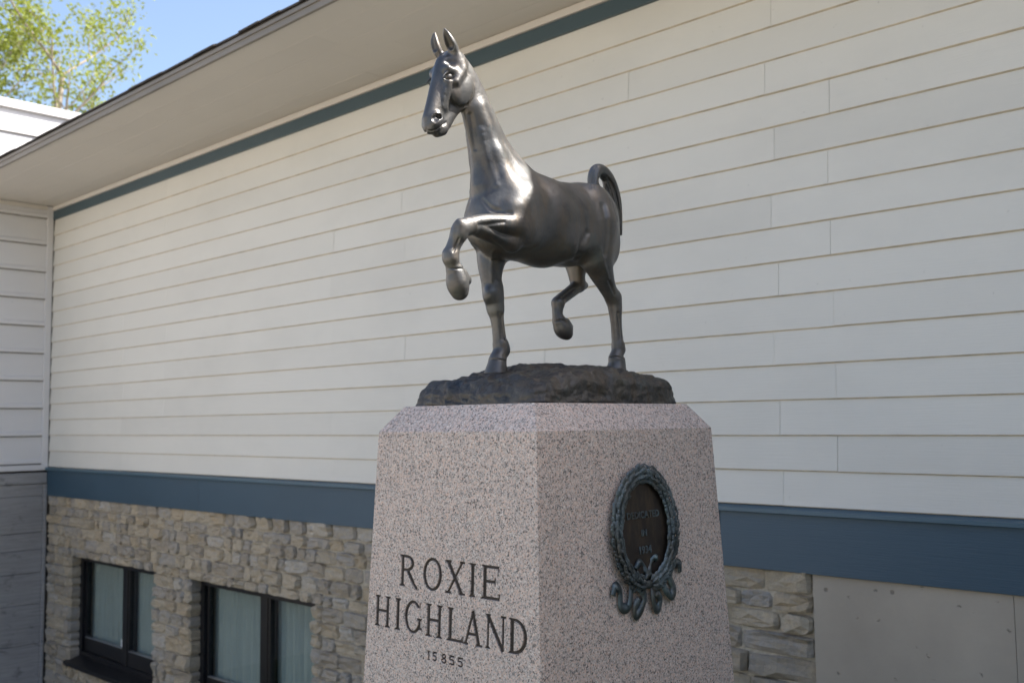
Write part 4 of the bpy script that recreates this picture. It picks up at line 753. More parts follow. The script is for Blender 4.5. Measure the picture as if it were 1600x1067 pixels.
  ["g", 1, 0.004, [[0.2389, 0.074, 0.4979, 0.2435, 0.0746, 0.4983, 0.0297, 0.0286, 1.0], [0.2435, 0.0746, 0.4983, 0.2494, 0.0754, 0.4986, 0.0286, 0.0271, 1.0], [0.2494, 0.0754, 0.4986, 0.2565, 0.0764, 0.4991, 0.0271, 0.0253, 1.0], [0.2565, 0.0764, 0.4991, 0.2644, 0.0775, 0.4996, 0.0253, 0.0233, 1.0], [0.2644, 0.0775, 0.4996, 0.2729, 0.0785, 0.5004, 0.0233, 0.0215, 1.0], [0.2729, 0.0785, 0.5004, 0.2815, 0.0794, 0.5015, 0.0215, 0.0198, 1.0], [0.2815, 0.0794, 0.5015, 0.2901, 0.08, 0.5029, 0.0198, 0.0186, 1.0], [0.2901, 0.08, 0.5029, 0.2989, 0.0804, 0.5047, 0.0186, 0.0177, 1.0], [0.2989, 0.0804, 0.5047, 0.3084, 0.0808, 0.5071, 0.0177, 0.0169, 1.0], [0.3084, 0.0808, 0.5071, 0.3182, 0.081, 0.5097, 0.0169, 0.0164, 1.0], [0.3182, 0.081, 0.5097, 0.3282, 0.0812, 0.5125, 0.0164, 0.016, 1.0], [0.3282, 0.0812, 0.5125, 0.3381, 0.0812, 0.5153, 0.016, 0.0157, 1.0], [0.3381, 0.0812, 0.5153, 0.3476, 0.0812, 0.5177, 0.0157, 0.0155, 1.0], [0.3476, 0.0812, 0.5177, 0.3566, 0.081, 0.5198, 0.0155, 0.0154, 1.0], [0.3566, 0.081, 0.5198, 0.3655, 0.0807, 0.5216, 0.0154, 0.0154, 1.0], [0.3655, 0.0807, 0.5216, 0.3747, 0.0801, 0.5232, 0.0154, 0.0156, 1.0], [0.3747, 0.0801, 0.5232, 0.3838, 0.0794, 0.5247, 0.0156, 0.0159, 1.0], [0.3838, 0.0794, 0.5247, 0.3924, 0.0787, 0.526, 0.0159, 0.0163, 1.0], [0.3924, 0.0787, 0.526, 0.4001, 0.078, 0.5271, 0.0163, 0.0166, 1.0], [0.4001, 0.078, 0.5271, 0.4065, 0.0774, 0.528, 0.0166, 0.0169, 1.0], [0.4065, 0.0774, 0.528, 0.4113, 0.077, 0.5288, 0.0169, 0.0171, 1.0]]],
  ["g", 1, 0.01, [[0.4189, 0.074, 0.5263, 0.4216, 0.0736, 0.5255, 0.0266, 0.0269, 1.0], [0.4216, 0.0736, 0.5255, 0.4254, 0.0731, 0.5246, 0.0269, 0.0274, 1.0], [0.4254, 0.0731, 0.5246, 0.4298, 0.0726, 0.5236, 0.0274, 0.0279, 1.0], [0.4298, 0.0726, 0.5236, 0.4346, 0.0719, 0.5223, 0.0279, 0.0285, 1.0], [0.4346, 0.0719, 0.5223, 0.4392, 0.0713, 0.5209, 0.0285, 0.0289, 1.0], [0.4392, 0.0713, 0.5209, 0.4433, 0.0706, 0.5193, 0.0289, 0.0292, 1.0], [0.4433, 0.0706, 0.5193, 0.4465, 0.07, 0.5174, 0.0292, 0.0293, 1.0], [0.4465, 0.07, 0.5174, 0.4489, 0.0694, 0.5152, 0.0293, 0.029, 1.0], [0.4489, 0.0694, 0.5152, 0.4508, 0.0687, 0.5125, 0.029, 0.0285, 1.0], [0.4508, 0.0687, 0.5125, 0.4523, 0.0681, 0.5095, 0.0285, 0.0279, 1.0], [0.4523, 0.0681, 0.5095, 0.4535, 0.0674, 0.5065, 0.0279, 0.0272, 1.0], [0.4535, 0.0674, 0.5065, 0.4544, 0.0669, 0.5037, 0.0272, 0.0265, 1.0], [0.4544, 0.0669, 0.5037, 0.4552, 0.0664, 0.5013, 0.0265, 0.0259, 1.0], [0.4552, 0.0664, 0.5013, 0.4559, 0.066, 0.4996, 0.0259, 0.0255, 1.0]]],
  ["g", 1, 0.008, [[0.4559, 0.066, 0.4996, 0.4569, 0.065, 0.4965, 0.0245, 0.0242, 1.0], [0.4569, 0.065, 0.4965, 0.4582, 0.0635, 0.4921, 0.0242, 0.0238, 1.0], [0.4582, 0.0635, 0.4921, 0.4598, 0.0617, 0.487, 0.0238, 0.0232, 1.0], [0.4598, 0.0617, 0.487, 0.4616, 0.0599, 0.4814, 0.0232, 0.0227, 1.0], [0.4616, 0.0599, 0.4814, 0.4634, 0.058, 0.4757, 0.0227, 0.0222, 1.0], [0.4634, 0.058, 0.4757, 0.4651, 0.0564, 0.4703, 0.0222, 0.0218, 1.0], [0.4651, 0.0564, 0.4703, 0.4666, 0.055, 0.4655, 0.0218, 0.0217, 1.0], [0.4666, 0.055, 0.4655, 0.468, 0.0539, 0.461, 0.0217, 0.0217, 1.0], [0.468, 0.0539, 0.461, 0.4694, 0.053, 0.4565, 0.0217, 0.0219, 1.0], [0.4694, 0.053, 0.4565, 0.4708, 0.0522, 0.452, 0.0219, 0.0222, 1.0], [0.4708, 0.0522, 0.452, 0.4721, 0.0515, 0.4478, 0.0222, 0.0226, 1.0], [0.4721, 0.0515, 0.4478, 0.4733, 0.0509, 0.444, 0.0226, 0.023, 1.0], [0.4733, 0.0509, 0.444, 0.4743, 0.0504, 0.4409, 0.023, 0.0233, 1.0], [0.4743, 0.0504, 0.4409, 0.475, 0.05, 0.4385, 0.0233, 0.0235, 1.0]]],
  ["g", 1, 0.004, [[0.475, 0.05, 0.4385, 0.4751, 0.05, 0.429, 0.0254, 0.0254, 1.0]]],
  ["g", 1, 0.008, [[0.4726, 0.05, 0.4255, 0.4634, 0.048, 0.4001, 0.0207, 0.0217, 1.0]]],
  ["e", 1, 0.012, 0.4642, 0.078, 0.5273, 0.013, 0.012, 0.015, 0, 0, 0],
  ["e", 1, 0.01, 0.4395, 0.082, 0.5358, 0.012, 0.01, 0.012, 0, 0, 0],
  ["g", 1, 0.006, [[0.4548, 0.047, 0.3953, 0.4538, 0.0469, 0.3919, 0.0255, 0.0264, 1.0], [0.4538, 0.0469, 0.3919, 0.4524, 0.0468, 0.3871, 0.0264, 0.0278, 1.0], [0.4524, 0.0468, 0.3871, 0.4507, 0.0466, 0.3814, 0.0278, 0.0294, 1.0], [0.4507, 0.0466, 0.3814, 0.4489, 0.0464, 0.3753, 0.0294, 0.031, 1.0], [0.4489, 0.0464, 0.3753, 0.4471, 0.0462, 0.3691, 0.031, 0.0325, 1.0], [0.4471, 0.0462, 0.3691, 0.4454, 0.0461, 0.3633, 0.0325, 0.0336, 1.0], [0.4454, 0.0461, 0.3633, 0.444, 0.046, 0.3584, 0.0336, 0.0341, 1.0], [0.444, 0.046, 0.3584, 0.4427, 0.0459, 0.354, 0.0341, 0.0339, 1.0], [0.4427, 0.0459, 0.354, 0.4414, 0.0459, 0.3498, 0.0339, 0.0331, 1.0], [0.4414, 0.0459, 0.3498, 0.4401, 0.0459, 0.3458, 0.0331, 0.032, 1.0], [0.4401, 0.0459, 0.3458, 0.439, 0.0459, 0.3422, 0.032, 0.0306, 1.0], [0.439, 0.0459, 0.3422, 0.438, 0.046, 0.339, 0.0306, 0.0293, 1.0], [0.438, 0.046, 0.339, 0.4371, 0.046, 0.3363, 0.0293, 0.0282, 1.0], [0.4371, 0.046, 0.3363, 0.4365, 0.046, 0.3342, 0.0282, 0.0275, 1.0]]],
  ["g", 1, 0.01, [[0.4199, 0.04, 0.3881, 0.4024, 0.038, 0.3707, 0.0172, 0.0172, 1.0]]],
 ]),
 ('fore_planted', 0.014, [
  ["g", 1, 0.02, [[0.1561, -0.075, 0.5383, 0.1591, -0.0743, 0.532, 0.0668, 0.0649, 1.0], [0.1591, -0.0743, 0.532, 0.1635, -0.0734, 0.5234, 0.0649, 0.0624, 1.0], [0.1635, -0.0734, 0.5234, 0.1687, -0.0723, 0.5132, 0.0624, 0.0594, 1.0], [0.1687, -0.0723, 0.5132, 0.1741, -0.0712, 0.5022, 0.0594, 0.0562, 1.0], [0.1741, -0.0712, 0.5022, 0.1794, -0.07, 0.491, 0.0562, 0.053, 1.0], [0.1794, -0.07, 0.491, 0.1841, -0.0689, 0.4803, 0.053, 0.05, 1.0], [0.1841, -0.0689, 0.4803, 0.1876, -0.068, 0.4708, 0.05, 0.0475, 1.0], [0.1876, -0.068, 0.4708, 0.19, -0.0673, 0.4624, 0.0475, 0.0454, 1.0], [0.19, -0.0673, 0.4624, 0.1919, -0.0666, 0.4544, 0.0454, 0.0435, 1.0], [0.1919, -0.0666, 0.4544, 0.1932, -0.066, 0.4466, 0.0435, 0.0417, 1.0], [0.1932, -0.066, 0.4466, 0.1941, -0.0654, 0.4391, 0.0417, 0.0401, 1.0], [0.1941, -0.0654, 0.4391, 0.1947, -0.0649, 0.4318, 0.0401, 0.0386, 1.0], [0.1947, -0.0649, 0.4318, 0.1951, -0.0644, 0.4246, 0.0386, 0.0372, 1.0], [0.1951, -0.0644, 0.4246, 0.1952, -0.064, 0.4176, 0.0372, 0.036, 1.0], [0.1952, -0.064, 0.4176, 0.195, -0.0636, 0.4103, 0.036, 0.0349, 1.0], [0.195, -0.0636, 0.4103, 0.1943, -0.0632, 0.4027, 0.0349, 0.0339, 1.0], [0.1943, -0.0632, 0.4027, 0.1933, -0.0629, 0.3952, 0.0339, 0.0331, 1.0], [0.1933, -0.0629, 0.3952, 0.1921, -0.0626, 0.3881, 0.0331, 0.0324, 1.0], [0.1921, -0.0626, 0.3881, 0.1909, -0.0624, 0.3817, 0.0324, 0.0318, 1.0], [0.1909, -0.0624, 0.3817, 0.1899, -0.0622, 0.3763, 0.0318, 0.0313, 1.0], [0.1899, -0.0622, 0.3763, 0.1892, -0.062, 0.3723, 0.0313, 0.0309, 1.0]]],
  ["g", 1, 0.012, [[0.1892, -0.062, 0.3723, 0.1887, -0.062, 0.3697, 0.0329, 0.033, 1.0], [0.1887, -0.062, 0.3697, 0.188, -0.062, 0.3663, 0.033, 0.0331, 1.0], [0.188, -0.062, 0.3663, 0.1872, -0.0621, 0.3623, 0.0331, 0.0332, 1.0], [0.1872, -0.0621, 0.3623, 0.1863, -0.0621, 0.3578, 0.0332, 0.0334, 1.0], [0.1863, -0.0621, 0.3578, 0.1854, -0.0621, 0.353, 0.0334, 0.0334, 1.0], [0.1854, -0.0621, 0.353, 0.1846, -0.0621, 0.3483, 0.0334, 0.0332, 1.0], [0.1846, -0.0621, 0.3483, 0.1838, -0.062, 0.3437, 0.0332, 0.0329, 1.0], [0.1838, -0.062, 0.3437, 0.1831, -0.0619, 0.339, 0.0329, 0.0323, 1.0], [0.1831, -0.0619, 0.339, 0.1824, -0.0618, 0.3337, 0.0323, 0.0314, 1.0], [0.1824, -0.0618, 0.3337, 0.1817, -0.0616, 0.3282, 0.0314, 0.0304, 1.0], [0.1817, -0.0616, 0.3282, 0.181, -0.0614, 0.3229, 0.0304, 0.0293, 1.0], [0.181, -0.0614, 0.3229, 0.1804, -0.0612, 0.318, 0.0293, 0.0282, 1.0], [0.1804, -0.0612, 0.318, 0.1799, -0.0611, 0.3138, 0.0282, 0.0274, 1.0], [0.1799, -0.0611, 0.3138, 0.1795, -0.061, 0.3108, 0.0274, 0.0268, 1.0]]],
  ["e", 1, 0.01, 0.1993, -0.058, 0.3504, 0.03, 0.026, 0.03, 0, 0, 0],
  ["g", 1, 0.012, [[0.1795, -0.061, 0.3108, 0.1786, -0.0609, 0.306, 0.0257, 0.0252, 1.0], [0.1786, -0.0609, 0.306, 0.1774, -0.0608, 0.2996, 0.0252, 0.0245, 1.0], [0.1774, -0.0608, 0.2996, 0.1759, -0.0606, 0.2919, 0.0245, 0.0237, 1.0], [0.1759, -0.0606, 0.2919, 0.1743, -0.0604, 0.2834, 0.0237, 0.0228, 1.0], [0.1743, -0.0604, 0.2834, 0.1726, -0.0602, 0.2745, 0.0228, 0.022, 1.0], [0.1726, -0.0602, 0.2745, 0.1711, -0.0601, 0.2658, 0.022, 0.0214, 1.0], [0.1711, -0.0601, 0.2658, 0.1697, -0.06, 0.2576, 0.0214, 0.021, 1.0], [0.1697, -0.06, 0.2576, 0.1684, -0.0599, 0.2493, 0.021, 0.0209, 1.0], [0.1684, -0.0599, 0.2493, 0.1671, -0.0599, 0.2403, 0.0209, 0.0211, 1.0], [0.1671, -0.0599, 0.2403, 0.1658, -0.0599, 0.2311, 0.0211, 0.0214, 1.0], [0.1658, -0.0599, 0.2311, 0.1645, -0.0599, 0.2222, 0.0214, 0.0217, 1.0], [0.1645, -0.0599, 0.2222, 0.1634, -0.06, 0.2141, 0.0217, 0.0221, 1.0], [0.1634, -0.06, 0.2141, 0.1625, -0.06, 0.2073, 0.0221, 0.0225, 1.0], [0.1625, -0.06, 0.2073, 0.1618, -0.06, 0.2022, 0.0225, 0.0227, 1.0]]],
  ["g", 1, 0.008, [[0.1561, -0.06, 0.1901, 0.1534, -0.06, 0.1778, 0.0268, 0.0268, 1.0]]],
  ["g", 1, 0.008, [[0.1534, -0.06, 0.1778, 0.1763, -0.058, 0.1479, 0.0247, 0.0266, 1.0]]],
  ["c", -1, 0.006, 0.1727, -0.042, 0.2932, 0.1613, -0.043, 0.2115, 0.0045, 0.0037, 1.0],
  ["e", 1, 0.011, 0.2158, -0.05, 0.3585, 0.014, 0.012, 0.02, 0, 0, 0],
  ["e", 1, 0.01, 0.1853, -0.046, 0.3483, 0.011, 0.01, 0.022, 0, 0, 0],
 ]),
 ('hoof_fp', 0.007, [
  ["h", 1, 0.004, 0.1857, -0.058, 0.0986, 0.04, 0.028, 0.054, 0.012],
 ]),
 ('hind_planted', 0.018, [
  ["g", 1, 0.025, [[-0.1795, 0.066, 0.6155, -0.1798, 0.066, 0.6084, 0.0763, 0.0752, 1.0], [-0.1798, 0.066, 0.6084, -0.1801, 0.0661, 0.5988, 0.0752, 0.0736, 1.0], [-0.1801, 0.0661, 0.5988, -0.1805, 0.0662, 0.5873, 0.0736, 0.0717, 1.0], [-0.1805, 0.0662, 0.5873, -0.181, 0.0663, 0.5748, 0.0717, 0.0696, 1.0], [-0.181, 0.0663, 0.5748, -0.1818, 0.0663, 0.562, 0.0696, 0.0675, 1.0], [-0.1818, 0.0663, 0.562, -0.1828, 0.0662, 0.5498, 0.0675, 0.0653, 1.0], [-0.1828, 0.0662, 0.5498, -0.1841, 0.066, 0.5389, 0.0653, 0.0632, 1.0], [-0.1841, 0.066, 0.5389, -0.1856, 0.0656, 0.5291, 0.0632, 0.0612, 1.0], [-0.1856, 0.0656, 0.5291, -0.1872, 0.0651, 0.5198, 0.0612, 0.0591, 1.0], [-0.1872, 0.0651, 0.5198, -0.189, 0.0646, 0.5107, 0.0591, 0.057, 1.0], [-0.189, 0.0646, 0.5107, -0.1911, 0.0639, 0.5019, 0.057, 0.0548, 1.0], [-0.1911, 0.0639, 0.5019, -0.1937, 0.0633, 0.4931, 0.0548, 0.0526, 1.0], [-0.1937, 0.0633, 0.4931, -0.1969, 0.0626, 0.4842, 0.0526, 0.0504, 1.0], [-0.1969, 0.0626, 0.4842, -0.2009, 0.062, 0.4751, 0.0504, 0.0481, 1.0], [-0.2009, 0.062, 0.4751, -0.2058, 0.0614, 0.4655, 0.0481, 0.0456, 1.0], [-0.2058, 0.0614, 0.4655, -0.2118, 0.0608, 0.4556, 0.0456, 0.0429, 1.0], [-0.2118, 0.0608, 0.4556, -0.2184, 0.0602, 0.4454, 0.0429, 0.0401, 1.0], [-0.2184, 0.0602, 0.4454, -0.2255, 0.0596, 0.4355, 0.0401, 0.0374, 1.0], [-0.2255, 0.0596, 0.4355, -0.2325, 0.059, 0.4259, 0.0374, 0.0348, 1.0], [-0.2325, 0.059, 0.4259, -0.2393, 0.0585, 0.4169, 0.0348, 0.0326, 1.0], [-0.2393, 0.0585, 0.4169, -0.2456, 0.058, 0.409, 0.0326, 0.0309, 1.0], [-0.2456, 0.058, 0.409, -0.2516, 0.0576, 0.4019, 0.0309, 0.0296, 1.0], [-0.2516, 0.0576, 0.4019, -0.2577, 0.0572, 0.3953, 0.0296, 0.0288, 1.0], [-0.2577, 0.0572, 0.3953, -0.2638, 0.0569, 0.3893, 0.0288, 0.0284, 1.0], [-0.2638, 0.0569, 0.3893, -0.2695, 0.0566, 0.3839, 0.0284, 0.0281, 1.0], [-0.2695, 0.0566, 0.3839, -0.2747, 0.0564, 0.3792, 0.0281, 0.028, 1.0], [-0.2747, 0.0564, 0.3792, -0.279, 0.0562, 0.3753, 0.028, 0.0279, 1.0], [-0.279, 0.0562, 0.3753, -0.2823, 0.056, 0.3722, 0.0279, 0.0277, 1.0]]],
  ["g", 1, 0.03, [[-0.1363, 0.066, 0.5332, -0.1588, 0.066, 0.4921, 0.0475, 0.039, 1.0]]],
  ["g", 1, 0.008, [[-0.2999, 0.056, 0.3624, -0.2952, 0.056, 0.3307, 0.0178, 0.02, 1.0]]],
  ["g", 1, 0.01, [[-0.2823, 0.056, 0.3722, -0.2832, 0.056, 0.3686, 0.0277, 0.0273, 1.0], [-0.2832, 0.056, 0.3686, -0.2844, 0.056, 0.3638, 0.0273, 0.0268, 1.0], [-0.2844, 0.056, 0.3638, -0.2858, 0.0561, 0.3581, 0.0268, 0.0261, 1.0], [-0.2858, 0.0561, 0.3581, -0.2873, 0.0561, 0.3517, 0.0261, 0.0254, 1.0], [-0.2873, 0.0561, 0.3517, -0.2889, 0.0561, 0.3448, 0.0254, 0.0247, 1.0], [-0.2889, 0.0561, 0.3448, -0.2904, 0.0561, 0.3376, 0.0247, 0.024, 1.0], [-0.2904, 0.0561, 0.3376, -0.2916, 0.056, 0.3305, 0.024, 0.0233, 1.0], [-0.2916, 0.056, 0.3305, -0.2927, 0.0559, 0.3231, 0.0233, 0.0227, 1.0], [-0.2927, 0.0559, 0.3231, -0.2937, 0.0558, 0.3151, 0.0227, 0.0221, 1.0], [-0.2937, 0.0558, 0.3151, -0.2947, 0.0556, 0.3068, 0.0221, 0.0214, 1.0], [-0.2947, 0.0556, 0.3068, -0.2956, 0.0554, 0.2983, 0.0214, 0.0208, 1.0], [-0.2956, 0.0554, 0.2983, -0.2965, 0.0552, 0.2897, 0.0208, 0.0203, 1.0], [-0.2965, 0.0552, 0.2897, -0.2973, 0.0551, 0.2812, 0.0203, 0.0198, 1.0], [-0.2973, 0.0551, 0.2812, -0.2982, 0.055, 0.2729, 0.0198, 0.0196, 1.0], [-0.2982, 0.055, 0.2729, -0.299, 0.0549, 0.2644, 0.0196, 0.0195, 1.0], [-0.299, 0.0549, 0.2644, -0.2999, 0.0549, 0.2553, 0.0195, 0.0196, 1.0], [-0.2999, 0.0549, 0.2553, -0.3008, 0.0549, 0.2461, 0.0196, 0.0197, 1.0], [-0.3008, 0.0549, 0.2461, -0.3016, 0.0549, 0.2372, 0.0197, 0.02, 1.0], [-0.3016, 0.0549, 0.2372, -0.3024, 0.055, 0.2292, 0.02, 0.0203, 1.0], [-0.3024, 0.055, 0.2292, -0.303, 0.055, 0.2224, 0.0203, 0.0205, 1.0], [-0.303, 0.055, 0.2224, -0.3035, 0.055, 0.2174, 0.0205, 0.0207, 1.0]]],
  ["g", 1, 0.006, [[-0.3066, 0.055, 0.2042, -0.3099, 0.055, 0.1932, 0.024, 0.0233, 1.0]]],
  ["g", 1, 0.008, [[-0.3062, 0.055, 0.1908, -0.2909, 0.055, 0.1613, 0.0211, 0.0255, 1.0]]],
 ]),
 ('hoof_hp', 0.007, [
  ["h", 1, 0.004, -0.2897, 0.055, 0.1156, 0.039, 0.027, 0.05, 0.012],
 ]),
 ('hind_raised', 0.014, [
  ["g", 1, 0.02, [[-0.2708, -0.062, 0.5958, -0.2673, -0.0618, 0.5889, 0.0774, 0.0751, 1.0], [-0.2673, -0.0618, 0.5889, -0.2623, -0.0616, 0.5795, 0.0751, 0.0718, 1.0], [-0.2623, -0.0616, 0.5795, -0.2565, -0.0613, 0.5684, 0.0718, 0.0679, 1.0], [-0.2565, -0.0613, 0.5684, -0.2502, -0.061, 0.5563, 0.0679, 0.0637, 1.0], [-0.2502, -0.061, 0.5563, -0.2442, -0.0606, 0.5441, 0.0637, 0.0595, 1.0], [-0.2442, -0.0606, 0.5441, -0.2389, -0.0603, 0.5326, 0.0595, 0.0554, 1.0], [-0.2389, -0.0603, 0.5326, -0.2348, -0.06, 0.5226, 0.0554, 0.0519, 1.0], [-0.2348, -0.06, 0.5226, -0.2318, -0.0597, 0.5137, 0.0519, 0.0487, 1.0], [-0.2318, -0.0597, 0.5137, -0.2294, -0.0594, 0.5054, 0.0487, 0.0455, 1.0], [-0.2294, -0.0594, 0.5054, -0.2275, -0.059, 0.4974, 0.0455, 0.0425, 1.0], [-0.2275, -0.059, 0.4974, -0.2261, -0.0587, 0.4898, 0.0425, 0.0396, 1.0], [-0.2261, -0.0587, 0.4898, -0.2251, -0.0584, 0.4825, 0.0396, 0.0369, 1.0], [-0.2251, -0.0584, 0.4825, -0.2245, -0.0582, 0.4756, 0.0369, 0.0346, 1.0], [-0.2245, -0.0582, 0.4756, -0.224, -0.058, 0.4689, 0.0346, 0.0326, 1.0], [-0.224, -0.058, 0.4689, -0.224, -0.0579, 0.4623, 0.0326, 0.031, 1.0], [-0.224, -0.0579, 0.4623, -0.2247, -0.0579, 0.4558, 0.031, 0.0298, 1.0], [-0.2247, -0.0579, 0.4558, -0.2257, -0.0579, 0.4495, 0.0298, 0.0289, 1.0], [-0.2257, -0.0579, 0.4495, -0.2269, -0.0579, 0.4437, 0.0289, 0.0283, 1.0], [-0.2269, -0.0579, 0.4437, -0.2282, -0.0579, 0.4385, 0.0283, 0.0278, 1.0], [-0.2282, -0.0579, 0.4385, -0.2292, -0.058, 0.4342, 0.0278, 0.0274, 1.0], [-0.2292, -0.058, 0.4342, -0.2299, -0.058, 0.4309, 0.0274, 0.027, 1.0]]],
  ["g", 1, 0.008, [[-0.2612, -0.058, 0.4246, -0.2366, -0.058, 0.4202, 0.0158, 0.0225, 1.0]]],
  ["g", 1, 0.008, [[-0.2332, -0.058, 0.4221, -0.228, -0.0577, 0.4191, 0.0236, 0.0234, 1.0], [-0.228, -0.0577, 0.4191, -0.221, -0.0574, 0.4151, 0.0234, 0.0231, 1.0], [-0.221, -0.0574, 0.4151, -0.2126, -0.0569, 0.4102, 0.0231, 0.0227, 1.0], [-0.2126, -0.0569, 0.4102, -0.2035, -0.0564, 0.405, 0.0227, 0.0223, 1.0], [-0.2035, -0.0564, 0.405, -0.1942, -0.0559, 0.3996, 0.0223, 0.0219, 1.0], [-0.1942, -0.0559, 0.3996, -0.1853, -0.0555, 0.3945, 0.0219, 0.0216, 1.0], [-0.1853, -0.0555, 0.3945, -0.1773, -0.055, 0.3899, 0.0216, 0.0213, 1.0], [-0.1773, -0.055, 0.3899, -0.1697, -0.0546, 0.3857, 0.0213, 0.0212, 1.0], [-0.1697, -0.0546, 0.3857, -0.1621, -0.0541, 0.3816, 0.0212, 0.021, 1.0], [-0.1621, -0.0541, 0.3816, -0.1545, -0.0537, 0.3775, 0.021, 0.0209, 1.0], [-0.1545, -0.0537, 0.3775, -0.1473, -0.0532, 0.3735, 0.0209, 0.0208, 1.0], [-0.1473, -0.0532, 0.3735, -0.1405, -0.0528, 0.3699, 0.0208, 0.0208, 1.0], [-0.1405, -0.0528, 0.3699, -0.1345, -0.0524, 0.3665, 0.0208, 0.0208, 1.0], [-0.1345, -0.0524, 0.3665, -0.1295, -0.052, 0.3635, 0.0208, 0.0209, 1.0], [-0.1295, -0.052, 0.3635, -0.1254, -0.0516, 0.3609, 0.0209, 0.021, 1.0], [-0.1254, -0.0516, 0.3609, -0.1222, -0.0513, 0.3586, 0.021, 0.0212, 1.0], [-0.1222, -0.0513, 0.3586, -0.1196, -0.051, 0.3566, 0.0212, 0.0214, 1.0], [-0.1196, -0.051, 0.3566, -0.1176, -0.0507, 0.3548, 0.0214, 0.0217, 1.0], [-0.1176, -0.0507, 0.3548, -0.1161, -0.0504, 0.3533, 0.0217, 0.022, 1.0], [-0.1161, -0.0504, 0.3533, -0.1148, -0.0502, 0.3521, 0.022, 0.0222, 1.0], [-0.1148, -0.0502, 0.3521, -0.1136, -0.05, 0.351, 0.0222, 0.0223, 1.0]]],
  ["g", 1, 0.008, [[-0.1136, -0.05, 0.3488, -0.113, -0.0499, 0.3455, 0.0219, 0.0215, 1.0], [-0.113, -0.0499, 0.3455, -0.1121, -0.0498, 0.3408, 0.0215, 0.021, 1.0], [-0.1121, -0.0498, 0.3408, -0.1111, -0.0496, 0.3353, 0.021, 0.0203, 1.0], [-0.1111, -0.0496, 0.3353, -0.1101, -0.0495, 0.3293, 0.0203, 0.0197, 1.0], [-0.1101, -0.0495, 0.3293, -0.1092, -0.0493, 0.3234, 0.0197, 0.0191, 1.0], [-0.1092, -0.0493, 0.3234, -0.1085, -0.0492, 0.3179, 0.0191, 0.0187, 1.0], [-0.1085, -0.0492, 0.3179, -0.1083, -0.049, 0.3132, 0.0187, 0.0186, 1.0], [-0.1083, -0.049, 0.3132, -0.1085, -0.0488, 0.3092, 0.0186, 0.0187, 1.0], [-0.1085, -0.0488, 0.3092, -0.1091, -0.0487, 0.3053, 0.0187, 0.0191, 1.0], [-0.1091, -0.0487, 0.3053, -0.1099, -0.0485, 0.3018, 0.0191, 0.0197, 1.0], [-0.1099, -0.0485, 0.3018, -0.1109, -0.0484, 0.2985, 0.0197, 0.0203, 1.0], [-0.1109, -0.0484, 0.2985, -0.1119, -0.0482, 0.2957, 0.0203, 0.021, 1.0], [-0.1119, -0.0482, 0.2957, -0.1127, -0.0481, 0.2933, 0.021, 0.0215, 1.0], [-0.1127, -0.0481, 0.2933, -0.1132, -0.048, 0.2915, 0.0215, 0.0218, 1.0]]],
  ["g", 1, 0.008, [[-0.1196, -0.048, 0.2809, -0.1209, -0.0479, 0.2792, 0.0251, 0.0259, 1.0], [-0.1209, -0.0479, 0.2792, -0.1227, -0.0478, 0.2767, 0.0259, 0.027, 1.0], [-0.1227, -0.0478, 0.2767, -0.1249, -0.0476, 0.2739, 0.027, 0.0283, 1.0], [-0.1249, -0.0476, 0.2739, -0.1273, -0.0475, 0.2708, 0.0283, 0.0297, 1.0], [-0.1273, -0.0475, 0.2708, -0.1298, -0.0473, 0.2676, 0.0297, 0.0308, 1.0], [-0.1298, -0.0473, 0.2676, -0.1323, -0.0472, 0.2646, 0.0308, 0.0316, 1.0], [-0.1323, -0.0472, 0.2646, -0.1346, -0.047, 0.2619, 0.0316, 0.0318, 1.0], [-0.1346, -0.047, 0.2619, -0.1368, -0.0468, 0.2595, 0.0318, 0.0313, 1.0], [-0.1368, -0.0468, 0.2595, -0.1393, -0.0467, 0.257, 0.0313, 0.0302, 1.0], [-0.1393, -0.0467, 0.257, -0.1418, -0.0465, 0.2546, 0.0302, 0.0287, 1.0], [-0.1418, -0.0465, 0.2546, -0.1443, -0.0464, 0.2523, 0.0287, 0.027, 1.0], [-0.1443, -0.0464, 0.2523, -0.1465, -0.0462, 0.2503, 0.027, 0.0254, 1.0], [-0.1465, -0.0462, 0.2503, -0.1484, -0.0461, 0.2486, 0.0254, 0.024, 1.0], [-0.1484, -0.0461, 0.2486, -0.1497, -0.046, 0.2473, 0.024, 0.0231, 1.0]]],
  ["g", 1, 0.01, [[-0.145, -0.044, 0.2844, -0.1591, -0.042, 0.2696, 0.0154, 0.0143, 1.0]]],
 ]),
 ('tail', 0.012, [
